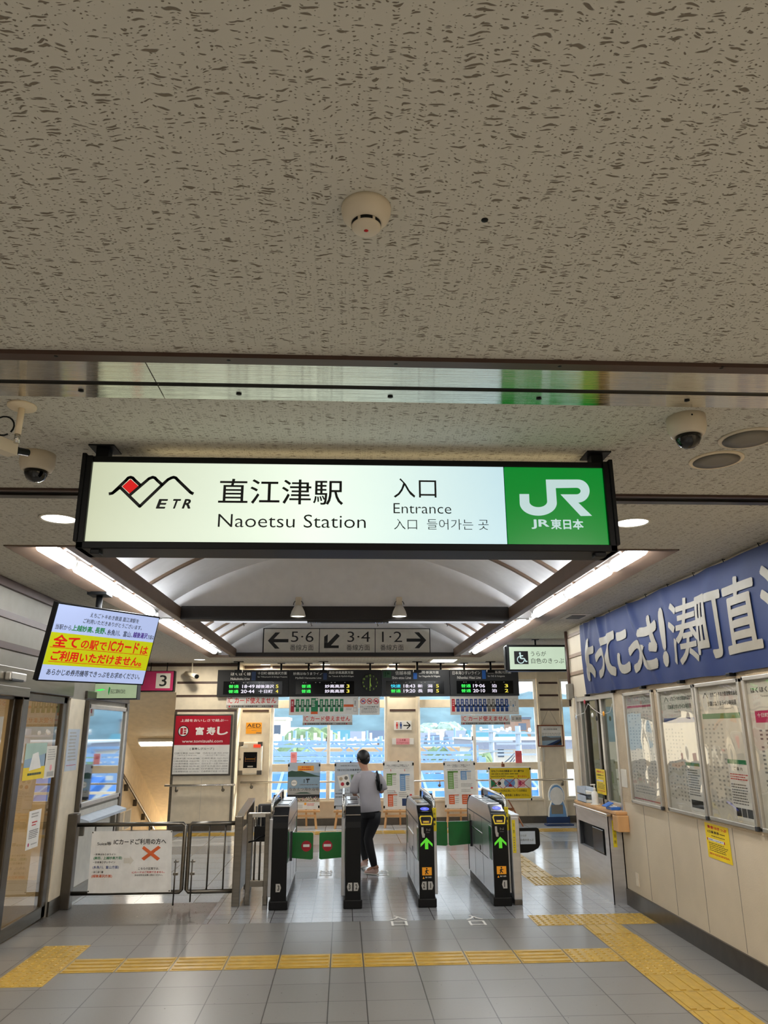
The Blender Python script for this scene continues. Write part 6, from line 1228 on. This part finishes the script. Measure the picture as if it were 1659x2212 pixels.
def dn3(p): p.rows(.2, .08, .8, .45, 5, 'ink_light', 1); p.disc(.5, .68, .10, 'pink', 1, 14); p.rect(.25, .8, .75, .95, 'ink_light', 1)
dnote(100, 1612, 121, 1678, 'pale pink strip notice beside the poster on the glass door', dn3, 'offwhite')
q = V(XL, 8.75, .62); t = thing('pull_bar', 'short black handle low on the pillar behind the fence post', 'handle', tuple(q)); MB().bbox(XL+.012, 8.60, .55, XL+.03, 8.62, .68, 'black', .004).build('grip', t)
# hanger under the left notice case lintel
# ================================================================== STAIRWELL FITTINGS
def soff(y): return 2.43-(y-YL)*.4987
t = thing('stair_lamp', 'long white lamp bar on the sloping stair ceiling by the red poster', 'lamp', (-3.85, 16.5, soff(16.5))); d = V(0, 1, -.4987).normalized(); nn = V(0, -.4987, -1).normalized()
MB().obox(V(-3.82, 16.45, soff(16.45))+nn*.04, (.42, 0, 0), d*.09, nn*.03, 'offwhite').build('fixture_body', t); MB().obox(V(-3.82, 16.45, soff(16.45))+nn*.085, (.38, 0, 0), d*.055, nn*.015, 'stair_tube').build('diffuser', t)
t = thing('stair_handrail', 'brown handrail sloping down the warm lit stairwell wall', 'handrail', (-4.45, 17, .6)); MB().tube([(-4.43, 15.3, 1.28), (-4.43, 16.3, .83), (-4.43, 18.8, -.30), (-4.43, 20.5, -1.07)], .028, 'steel_dark', 10).build('rail', t)
for y in (15.6, 16.6, 17.4, 18.2, 19.0):
    z = .83-(y-16.3)*.452; MB().bbox(-4.5, y-.03, z-.14, -4.42, y+.03, z-.01, 'steel_dark', .004).build('bracket', t)
a, b = P(252, 1757, x=-4.49), P(282, 1777, x=-4.49)
t = thing('stair_window', 'small pale window low on the stairwell wall behind the fence', 'window', (-4.49, (a.y+b.y)/2, b.z)); p = Pic((-4.49, a.y, a.z), (-4.49, b.y, a.z), (-4.49, a.y, b.z-.1)); p.rect(0, 0, 1, 1, 'white', 0); p.rect(.06, .08, .46, .95, 'house_grey', 1); p.rect(.54, .08, .94, .95, 'house_grey', 1); p.build('sash', t)

# ================================================================== PERSON
px0, py0 = .345, 10.17
def W(x, y, z): return V(px0+x, py0+y, z)
t = thing('person', 'person seen from behind in loose grey shirt and black trousers walking through the gate', 'person', (px0, py0, 0))
def skin_mesh(nodes, edges, root, mat_name, name, parent, sub=2):
    keys = list(nodes); idx = {k: i for i, k in enumerate(keys)}
    me = bpy.data.meshes.new(name); me.from_pydata([nodes[k][0]-ORG[parent.name] for k in keys], [(idx[a], idx[b]) for a, b in edges], [])
    ob = bpy.data.objects.new(name, me); COL.objects.link(ob); sk = ob.modifiers.new('s', 'SKIN'); sk.use_smooth_shade = True; sk.branch_smoothing = .3
    lay = me.skin_vertices[0].data if me.skin_vertices else None
    if lay is None:
        bm = bmesh.new(); bm.from_mesh(me); bm.verts.layers.skin.verify(); bm.to_mesh(me); bm.free(); lay = me.skin_vertices[0].data
    for k in keys:
        r = nodes[k][1]; lay[idx[k]].radius = r if isinstance(r, tuple) else (r, r); lay[idx[k]].use_root = (k == root)
    s2 = ob.modifiers.new('u', 'SUBSURF'); s2.levels = sub; s2.render_levels = sub
    dg = bpy.context.evaluated_depsgraph_get(); m2 = bpy.data.meshes.new_from_object(ob.evaluated_get(dg)); m2.name = name
    ob.modifiers.clear(); ob.data = m2; m2.materials.clear(); m2.materials.append(M[mat_name]); ob.parent = parent; ORG[ob.name] = ORG[parent.name]
    m2.polygons.foreach_set('use_smooth', [True]*len(m2.polygons)); return ob
B = {}
B['pel'] = (W(0, 0, .74), (.10, .075)); B['sp'] = (W(-.01, .0, .90), (.095, .07)); B['ch'] = (W(-.03, .01, 1.06), (.115, .075)); B['nb'] = (W(-.055, .025, 1.19), (.05, .05)); B['nk'] = (W(-.075, .04, 1.245), (.043, .045)); B['jaw'] = (W(-.095, .055, 1.30), (.058, .062)); B['hd'] = (W(-.10, .055, 1.385), (.073, .083)); B['top'] = (W(-.10, .05, 1.445), (.05, .058))
B['hR'] = (W(.055, 0, .69), .075); B['kR'] = (W(-.035, .03, .40), .05); B['cR'] = (W(.0, -.0, .28), .048); B['aR'] = (W(.045, -.02, .085), .032); B['fR'] = (W(-.045, .04, .035), .028)
B['hL'] = (W(-.06, .02, .69), .075); B['kL'] = (W(-.085, .16, .41), .05); B['cL'] = (W(-.075, .22, .28), .047); B['aL'] = (W(-.06, .30, .11), .032); B['fL'] = (W(-.085, .42, .045), .028)
B['sL'] = (W(-.165, .01, 1.14), .048); B['eL'] = (W(-.205, .04, .95), .034); B['wL'] = (W(-.185, .17, .895), .025); B['pL'] = (W(-.182, .23, .885), (.03, .016))
B['sR'] = (W(.105, .01, 1.14), .048); B['eR'] = (W(.150, .03, .96), .034); B['wR'] = (W(.120, .17, .985), .025); B['pR'] = (W(.105, .23, 1.0), (.03, .016))
E_ = [('pel', 'sp'), ('sp', 'ch'), ('ch', 'nb'), ('nb', 'nk'), ('nk', 'jaw'), ('jaw', 'hd'), ('hd', 'top'), ('pel', 'hR'), ('hR', 'kR'), ('kR', 'cR'), ('cR', 'aR'), ('aR', 'fR'), ('pel', 'hL'), ('hL', 'kL'), ('kL', 'cL'), ('cL', 'aL'), ('aL', 'fL'), ('ch', 'sL'), ('sL', 'eL'), ('eL', 'wL'), ('wL', 'pL'), ('ch', 'sR'), ('sR', 'eR'), ('eR', 'wR'), ('wR', 'pR')]
for sd, pm, ww in (('L', B['pL'][0], B['wL'][0]), ('R', B['pR'][0], B['wR'][0])):
    d = (pm-ww).normalized(); sx_ = V(1, 0, 0) if sd == 'L' else V(-1, 0, 0)
    for i, (off, ln) in enumerate(((-.022, .060), (-.008, .068), (.007, .064), (.021, .050))):
        a = pm+sx_*off+d*.02; b = a+d*ln*.55+V(0, 0, -.006); c_ = b+d*ln*.4+V(0, 0, -.022)
        for k, q_ in (('a', a), ('b', b), ('c', c_)): B['f%s%d%s' % (sd, i, k)] = (q_, .0085 if k != 'c' else .0065)
        E_ += [('p'+sd, 'f%s%da' % (sd, i)), ('f%s%da' % (sd, i), 'f%s%db' % (sd, i)), ('f%s%db' % (sd, i), 'f%s%dc' % (sd, i))]
    a = ww+d*.03+sx_*.03; b = a+d*.03+sx_*.012+V(0, 0, -.01)
    B['t%sa' % sd] = (a, .010); B['t%sb' % sd] = (b, .008); E_ += [('w'+sd, 't%sa' % sd), ('t%sa' % sd, 't%sb' % sd)]
body = skin_mesh(B, E_, 'pel', 'skin', 'body', t)
# face features turned away to the left, ears
fdir = V(-.80, .60, -.10).normalized(); hc = B['hd'][0]+V(0, 0, -.02); side = V(.60, .80, 0)
fm = MB()
fm.lathe([(.014, 0), (.010, .012), (.0, .02)], hc+fdir*.072+V(0, 0, -.008), 'skin', 10, fdir)
for s in (-1, 1):
    fm.lathe([(.009, 0), (.004, .004), (0, .005)], hc+fdir*.071+side*.028*s+V(0, 0, .018), 'ink', 10, fdir); fm.bar(hc+fdir*.074+side*(.028*s-.014)+V(0, 0, .036), hc+fdir*.074+side*(.028*s+.014)+V(0, 0, .036), .006, .005, 'hair')
fm.bar(hc+fdir*.070+side*-.018+V(0, 0, -.045), hc+fdir*.070+side*.018+V(0, 0, -.045), .008, .008, 'pink'); fm.build('face', t)
for s in (-1, 1):
    e = hc+side*.074*s-fdir*.012+V(0, 0, -.005); MB().tube([e+V(0, 0, -.024), e+V(.004*s, 0, -.01), e+V(.007*s, -.004, .01), e+V(0, -.002, .024)], [.006, .011, .012, .007], 'skin', 10).build('ear', t)
hr = MB(); hx, hy, hz = hc.x+.008, hc.y-.008, hc.z+.018
bm = bmesh.new(); bmesh.ops.create_uvsphere(bm, u_segments=28, v_segments=18, radius=1)
for v_ in list(bm.verts):
    c_ = v_.co; front = max(0, c_.x*fdir.x+c_.y*fdir.y)
    zz = c_.z*(.098 if c_.z > 0 else .082); 
    if front > .45 and c_.z < .25: c_ = c_*(1-.22*(front-.45)); 
    taper = 1 if c_.z > -.3 else 1-.35*(-c_.z-.3)
    v_.co = V(hx+c_.x*.088*taper, hy+c_.y*.095*taper, hz+zz)
hr.bm(bm, 'hair', True); hr.rings([(hc.x+.022, hc.y-.020, hc.z+.02, .074, .075), (hc.x+.026, hc.y-.022, hc.z-.02, .068, .068), (hc.x+.026, hc.y-.020, hc.z-.05, .052, .052), (hc.x+.024, hc.y-.016, hc.z-.068, .034, .036)], 'hair', 22); hr.build('hair', t)
# shirt with sleeves
sh = MB(); 
def SR(x, y, z, rx, ry, ti=0): return (px0+x, py0+y, z, rx, ry, ti)
sh.rings([SR(.005, .0, .735, .134, .102, .012), SR(.004, .0, .740, .137, .105, .012), SR(.0, .0, .84, .132, .102), SR(-.012, .0, .95, .128, .096), SR(-.024, .005, 1.05, .138, .092), SR(-.03, .01, 1.12, .150, .080), SR(-.036, .014, 1.165, .140, .066), SR(-.046, .02, 1.195, .105, .056), SR(-.056, .026, 1.215, .068, .053), SR(-.060, .03, 1.222, .054, .05)], 'shirt', 28)
sh.tube([W(-.10, .012, 1.155), W(-.165, .012, 1.130), W(-.195, .02, 1.06), W(-.203, .03, .99), W(-.204, .035, .955)], [.05, .066, .064, .060, .060], 'shirt', 18)
sh.tube([W(.04, .012, 1.155), W(.105, .012, 1.130), W(.140, .02, 1.07), W(.158, .03, 1.02), W(.165, .035, .99)], [.05, .064, .060, .056, .056], 'shirt', 18); sh.build('shirt', t)
tr_ = MB(); tr_.rings([SR(.0, .0, .66, .105, .09), SR(0, 0, .70, .115, .095), SR(0, 0, .76, .112, .092), SR(0, 0, .80, .108, .088)], 'trousers', 24)
tr_.tube([W(.05, .0, .73), W(.045, .005, .62), W(.0, .02, .50), W(-.028, .025, .41), W(-.005, .0, .29), W(.03, -.015, .17), W(.045, -.02, .10)], [.085, .082, .068, .058, .056, .047, .040], 'trousers', 20)
tr_.tube([W(-.055, .02, .73), W(-.066, .07, .60), W(-.080, .13, .48), W(-.085, .16, .41), W(-.078, .215, .29), W(-.066, .27, .19), W(-.06, .295, .135)], [.085, .080, .066, .058, .055, .046, .040], 'trousers', 20); tr_.build('trousers', t)
def shoe(h, toe, lift):
    h = V(*h); d = V(*toe)-h; L = d.length; d.normalize(); s = V(-d.y, d.x, 0).normalized(); m = MB()
    pts = [h+d*(L*k)+V(0, 0, z) for k, z in ((-.06, .045), (.1, .052), (.35, .05), (.6, .036), (.85, .026), (1.0, .022))]
    m.tube(pts, [(.026, .030), (.036, .046), (.037, .046), (.041, .030), (.038, .020), (.020, .012)], 'shoe', 16); o = m.build('shoe', t)
    MB().tube([h+d*(L*k)+V(0, 0, .010) for k in (-.1, .1, .4, .75, 1.02)], [(.026, .009), (.037, .010), (.035, .010), (.042, .010), (.022, .008)], 'sole', 16).build('sole', o)
    MB().tube([h+d*(L*.05)+V(0, 0, .07), h+d*(L*.1)+V(0, 0, .105)], [.036, .034], 'skin', 14).build('ankle_skin', o)
shoe((px0+.075, py0-.035, .0), (px0-.065, py0+.075, .0), 0); shoe((px0-.05, py0+.27, .045), (px0-.10, py0+.47, .0), .04)
bg = MB(); bg.tube([W(.055, .10, 1.05), W(.065, .06, 1.16), W(.075, .01, 1.198), W(.088, -.06, 1.15), W(.098, -.097, 1.08), W(.10, -.102, 1.02), W(.115, -.09, .985)], [(.022, .008), (.026, .008), (.030, .009), (.032, .009), (.030, .009), (.022, .008), (.012, .006)], 'black', 12)
bg.tube([W(.07, -.085, 1.12), W(.082, -.105, 1.05), W(.092, -.105, 1.0), W(.115, -.09, .985), W(.135, -.06, 1.0), W(.14, -.04, 1.06)], .011, 'black', 10)
o = thing('shoulder_bag', 'black shoulder bag carried over the right shoulder of the person', 'bag', (px0+.09, py0, 1.0)); ob = bg.build('strap', o)
MB().bbox(px0+.02, py0+.105, .80, px0+.125, py0+.19, 1.03, 'black', .02).build('pouch', o)

# ================================================================== FLOOR LETTERING
def floormark(u, v, st, label):
    q = P(u, v, z=0); t = thing('floor_marking', label, 'floor marking', (q.x, q.y, .002), 'white floor markings'); p = Pic((q.x-.09, q.y+.19, .0015), (q.x+.09, q.y+.19, .0015), (q.x-.09, q.y-.19, .0015)); p.text(st[0], .05, 0, .95, .44, 'paper', .02, 1); p.text(st[1], .08, .56, .92, 1, 'paper', .02, 1); p.build('lettering', t)
floormark(861, 1989, '入口', 'white floor characters before the gates, in front of gate 2 and 1'); floormark(1027, 1988, '入口', 'white floor characters before the gates, in front of the last gate numbered 1')
floormark(704, 1886, '出口', 'white floor characters seen through the two green flaps'); floormark(826, 1886, '出口', 'white floor characters behind the shoe of the person')

# ================================================================== OUTSIDE THE WINDOWS
rr = random.Random(11)
GZ = -6.0
S('ground', MB().add([(-700, 17, GZ), (700, 17, GZ), (700, 1200, GZ), (-700, 1200, GZ)], [(0, 1, 2, 3)], 'ballast'))
# wooded hill across the horizon
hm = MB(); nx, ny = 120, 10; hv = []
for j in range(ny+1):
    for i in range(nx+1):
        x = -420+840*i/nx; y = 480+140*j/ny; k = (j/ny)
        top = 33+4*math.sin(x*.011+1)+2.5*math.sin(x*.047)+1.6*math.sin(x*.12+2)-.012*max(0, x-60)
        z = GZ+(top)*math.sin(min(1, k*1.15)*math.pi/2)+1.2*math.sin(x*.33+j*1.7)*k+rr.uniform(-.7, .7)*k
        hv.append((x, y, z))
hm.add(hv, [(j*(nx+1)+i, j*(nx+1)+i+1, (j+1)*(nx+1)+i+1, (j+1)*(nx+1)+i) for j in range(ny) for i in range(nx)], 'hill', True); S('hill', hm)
def house(u0, u1, vt, vb, D, wall, roof, label, kind='gable', dep=9):
    a = P(u0, vt, y=D); b = P(u1, vb, y=D); z0 = GZ; zt = a.z; w = b.x-a.x
    t = thing('building', label, 'building', ((a.x+b.x)/2, D, GZ))
    rh = (zt-z0)*.30 if kind == 'gable' else .25; ze = zt-min(rh, 2.2)
    if kind == 'flat': ze = zt-.4
    MB().box(a.x, D, z0, b.x, D+dep, ze, wall).build('wall', t)
    if kind == 'gable': MB().prism([(a.x-.4, D-.4, ze-.1), (a.x-.4, D+dep+.4, ze-.1), (a.x-.4, D+dep/2, zt)], (w+.8, 0, 0), roof).build('roof', t)
    else: MB().box(a.x-.2, D-.2, ze, b.x+.2, D+dep+.2, zt, roof).build('roof', t)
    n = max(1, int(w/3.2))
    for i in range(min(n, 5)):
        x = a.x+w*(i+.5)/min(n, 5); MB().box(x-.7, D-.05, ze-1.9, x+.7, D, ze-.7, 'roof_slate').build('window', t)
    return t
BL = [(573, 616, 1549, 1640, 110, 'house_white', 'roof_white', 'pale tall building at the left edge of the first window', 'flat'),
 (612, 672, 1571, 1640, 150, 'house_white', 'roof_white', 'long white flat roofed building under the hill in the first window', 'flat'),
 (604, 668, 1583, 1642, 120, 'roof_slate', 'roof_grey', 'dark wide shed below the long white flat roof', 'flat'),
 (722, 752, 1577, 1640, 160, 'house_white', 'roof_teal', 'building with pale teal roof right of the window mullion', 'gable'),
 (752, 790, 1580, 1640, 170, 'house_tan', 'roof_grey', 'tan house next to the pale teal roof', 'gable'),
 (796, 832, 1578, 1640, 150, 'house_brown', 'roof_slate', 'brown house at the right end of the first window', 'gable'),
 (655, 690, 1579, 1640, 175, 'house_grey', 'roof_white', 'small grey house between white building and trees', 'gable'),
 (906, 945, 1583, 1640, 100, 'house_grey', 'roof_grey', 'grey house at the left edge of the second window', 'gable'),
 (936, 972, 1588, 1640, 85, 'house_brown', 'roof_slate', 'house with slate roof behind the lattice gantries', 'gable'),
 (948, 962, 1575, 1600, 130, 'house_white', 'roof_white', 'small bright white block among the roofs of the second window', 'flat'),
 (975, 1022, 1578, 1640, 120, 'house_tan', 'roof_grey', 'tan house left of the second window mullion', 'gable'),
 (1028, 1068, 1577, 1640, 90, 'house_white', 'roof_teal', 'white house with teal gable right of the second mullion', 'gable'),
 (1058, 1100, 1574, 1640, 110, 'house_tan', 'roof_white', 'tan house with pale gable at the middle right pane', 'gable'),
 (1095, 1150, 1580, 1640, 95, 'house_grey', 'roof_teal', 'grey house with teal roof at the far right pane', 'gable'),
 (1110, 1150, 1549, 1640, 140, 'house_brown', 'roof_slate', 'tall brown building under the hanging white sheet', 'flat')]
for r in BL: house(*r)
# near building with white wall and long grey eave in the right pane
D = 42; a = P(1046, 1612, y=D); e0, e1 = P(1036, 1597, y=D), P(1150, 1617, y=D)
t = thing('building', 'near white walled building with long grey eave in the right pane', 'building', ((a.x+e1.x)/2+1, D, GZ)); MB().box(a.x, D, GZ, e1.x+9, D+9, e1.z+.02, 'house_white').build('wall', t); MB().box(e0.x, D-1.1, e1.z, e1.x+10, D+10, e0.z-.05, 'roof_grey').build('eave', t); MB().box(e0.x-.1, D-1.2, e0.z-.05, e1.x+10, D+10, e0.z+.03, 'roof_white').build('roof', t)
q = P(1082, 1625, y=D-.02); MB().box(q.x-.16, D-.05, q.z-.25, q.x+.16, D, q.z+.25, 'roof_slate').build('window', t)
# blue sheeted roofs right below
def sheet(u0, v0, u1, v1, D, dep, label, slope=1.0):
    a = P(u0, v0, y=D+dep); b = P(u1, v1, y=D+dep); z = a.z; t = thing('blue_roof', label, 'roof', ((a.x+b.x)/2, D+dep/2, z-slope))
    MB().prism([(a.x, D, z-slope), (a.x, D+dep, z), (a.x, D+dep, z-.3), (a.x, D, z-slope-.3)], (b.x-a.x, 0, 0), 'roof_blue').build('sheet', t)
    for k in range(5): x = a.x+(b.x-a.x)*(k+.5)/5; MB().bar((x, D, z-slope+.05), (x, D+dep, z+.05), .08, .06, 'gantry').build('seam', t)
    for x in (a.x+.2, b.x-.2): MB().box(x-.12, D+.2, GZ, x+.12, D+.4, z-slope-.25, 'pole_grey').build('post', t)
sheet(585, 1672, 845, 1672, 19.5, 7, 'bright blue roof just below the first window', 1.6); sheet(880, 1672, 1160, 1672, 19.5, 7, 'bright blue roof just below the second window', 1.6)
sheet(668, 1640, 712, 1640, 34, 8, 'small blue roof seen over the beach poster', 1.2); sheet(735, 1628, 832, 1630, 36, 9, 'blue roof behind the head of the person', 1.6)
# gantries over the tracks
def gantry(u0, u1, v, D, label, lat=True):
    a, b = P(u0, v, y=D), P(u1, v, y=D); h = .75; t = thing('gantry', label, 'gantry', ((a.x+b.x)/2, D, GZ), 'blue track gantries')
    MB().bar(a, b, .16, .11, 'gantry').build('top_beam', t); lo = V(0, 0, -h)
    MB().bar(a+lo, b+lo, .16, .10, 'gantry').build('lower_beam', t)
    if lat:
        m = MB(); n = max(4, int((b.x-a.x)/.9))
        for i in range(n):
            p0 = a.lerp(b, i/n); p1 = a.lerp(b, (i+1)/n); m.bar(p0+(lo if i % 2 else V(0, 0, 0)), p1+(V(0, 0, 0) if i % 2 else lo), .07, .07, 'gantry')
        m.build('lattice', t)
    for p_ in (a, b): MB().box(p_.x-.14, D-.14, GZ, p_.x+.14, D+.14, p_.z, 'gantry').build('post', t)
GT = [(575, 832, 1603, 46, 'far blue gantry high in the first window'), (580, 840, 1612, 38, 'blue gantry at mid height of the first window'), (560, 850, 1627, 31, 'blue gantry behind the head of the person'), (570, 846, 1639, 28, 'lowest blue gantry of the first window'),
      (895, 1022, 1601, 54.5, 'far blue gantry in the left pane of the second window'), (890, 1026, 1610, 38, 'lattice gantry at mid height of the second window'), (888, 1026, 1626, 33, 'blue gantry low in the second window'), (885, 1040, 1636, 29, 'lowest blue gantry of the second window')]
for r in GT: gantry(*r)
PO = [(597, 1585), (612, 1590), (626, 1583), (637, 1578), (652, 1588), (663, 1580), (681, 1583), (696, 1582), (716, 1578), (721, 1586), (732, 1580), (748, 1585), (785, 1580), (793, 1578), (801, 1583), (823, 1590), (926, 1573), (935, 1590), (953, 1580), (982, 1572), (995, 1586), (1009, 1588), (1019, 1580)]
n1 = 0; n2 = 0
for i, (u, v_) in enumerate(PO):
    D = 62+(i*3.3) % 11; q = P(u, v_, y=D)
    first = u < 860; n1 += first; n2 += (not first); lb = '%s catenary pole from the left through the %s window' % (ORD[(n1 if first else n2)-1], 'first' if first else 'second')
    t = thing('catenary_pole', lb, 'pole', (q.x, D, GZ), 'catenary poles over the tracks'); MB().tube([(q.x, D, GZ), (q.x, D, q.z)], .10 if i % 3 else .15, 'gantry' if i % 2 else 'roof_white', 8).build('mast', t)
    MB().bar((q.x-1.2, D, q.z-.9), (q.x+1.4, D, q.z-.7), .08, .08, 'gantry').build('arm', t)
    for s in (-1, 1): MB().lathe([(.10, 0), (.14, .1), (.10, .25)], (q.x+s*1.1, D, q.z-.8), 'house_white', 8).build('insulator', t)
# utility poles in the right pane
for u, v_, D, lb in ((1118, 1568, 34, 'grey utility pole with crossarms in the right pane'), (1060, 1566, 37, 'thin utility pole left of the grey one in the right pane')):
    q = P(u, v_, y=D); t = thing('utility_pole', lb, 'pole', (q.x, D, GZ)); MB().tube([(q.x, D, GZ), (q.x, D, q.z)], [.17, .12], 'pole_grey', 10).build('mast', t)
    for k in range(3): MB().bar((q.x-1.0, D-.1, q.z-.3-.45*k), (q.x+1.0, D-.1, q.z-.3-.45*k), .08, .08, 'pole_grey').build('crossarm', t)
    for s in (-.9, -.5, .5, .9): MB().lathe([(.05, 0), (.08, .08), (.05, .18)], (q.x+s, D-.1, q.z-.27), 'house_white', 8).build('insulator', t)
    MB().lathe([(.22, 0), (.24, .1), (.24, .6), (.2, .7)], (q.x+.35, D-.1, q.z-2.4), 'house_grey', 14).build('transformer', t)
for k, (z0, z1) in enumerate(((1632, 1630), (1637, 1636), (1641, 1644))):
    a, b = P(1022, z0, y=30), P(1112, z1-3, y=31); pts = [a.lerp(b, s/12)+V(0, 0, -.45*math.sin(math.pi*s/12)*(1+.3*k)) for s in range(13)]
    lb = ('uppermost', 'middle', 'lowest')[k]+' of the three sagging wires in the right pane'; tag(MB().tube(pts, .022, 'wire', 6).build('overhead_wire', org=a), lb, 'wire', 'overhead wires')
for k, (u0, u1, v0, D, dep, m, w) in enumerate(((570, 845, 1618, 56, 5, 'house_tan', 'long tan platform edge across the tracks in the first window'), (888, 1020, 1615, 57.5, 3.5, 'house_tan', 'long tan platform edge across the tracks in the second window'), (600, 700, 1601, 74, 6, 'roof_grey', 'grey platform canopy left of the first mullion'), (722, 815, 1598, 80, 6, 'house_white', 'pale platform canopy right of the first mullion'))):
    a, b = P(u0, v0, y=D), P(u1, v0, y=D); t = thing('platform', w, 'platform', ((a.x+b.x)/2, D, GZ)); MB().box(a.x, D, a.z-.5, b.x, D+dep, a.z, m).build('deck', t)
    for q_ in (.08, .36, .64, .92): x = a.x+(b.x-a.x)*q_; MB().box(x-.15, D+1, GZ, x+.15, D+1.3, a.z-.5, 'pole_grey').build('pillar', t)
# trees
def tree(u, v0, vb, D, r, m, label, sq=.6):
    q = P(u, v0, y=D); zc = q.z-r*sq; t = thing('tree', label, 'tree', (q.x, D, GZ)); MB().tube([(q.x, D, GZ), (q.x, D, zc)], [r*.12, r*.06], 'house_brown', 8).build('trunk', t)
    mb = MB()
    for i in range(16):
        bm = bmesh.new(); bmesh.ops.create_icosphere(bm, subdivisions=2, radius=r*rr.uniform(.32, .5))
        for v_ in bm.verts: v_.co *= rr.uniform(.84, 1.14)
        an = rr.uniform(0, 6.28); ra = rr.uniform(0, r*.7); mb.bm(bm, m, False, Matrix.Translation((q.x+ra*math.cos(an), D+ra*math.sin(an), zc+rr.uniform(-.5, .45)*r*sq)))
    mb.build('crown', t)
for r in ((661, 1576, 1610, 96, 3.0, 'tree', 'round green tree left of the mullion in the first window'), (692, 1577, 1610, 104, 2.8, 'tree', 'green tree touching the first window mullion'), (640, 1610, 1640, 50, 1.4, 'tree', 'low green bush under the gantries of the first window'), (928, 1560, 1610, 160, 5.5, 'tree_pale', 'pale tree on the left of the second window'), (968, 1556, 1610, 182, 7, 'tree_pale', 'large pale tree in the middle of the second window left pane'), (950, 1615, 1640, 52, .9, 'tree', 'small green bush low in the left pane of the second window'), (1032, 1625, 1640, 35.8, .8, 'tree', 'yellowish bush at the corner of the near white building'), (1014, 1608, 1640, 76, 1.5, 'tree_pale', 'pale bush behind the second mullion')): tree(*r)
# balcony rails right under the low panes
for u0, u1, lb in ((583, 845, 'white railing outside the low panes of the first window'), (905, 1160, 'white railing outside the low panes of the second window')):
    a, b = P(u0, 1711, y=16.2), P(u1, 1711, y=16.2); t = thing('railing', lb, 'railing', ((a.x+b.x)/2, 16.2, 0))
    for z in (.55, .30): MB().bar((a.x, 16.2, z), (b.x, 16.2, z), .05, .05, 'house_white').build('rail', t)
    for k in range(4): x = a.x+(b.x-a.x)*(k+.5)/4; MB().box(x-.025, 16.18, -.3, x+.025, 16.22, .57, 'house_white').build('post', t)
bpy.data.objects.remove(_fo)
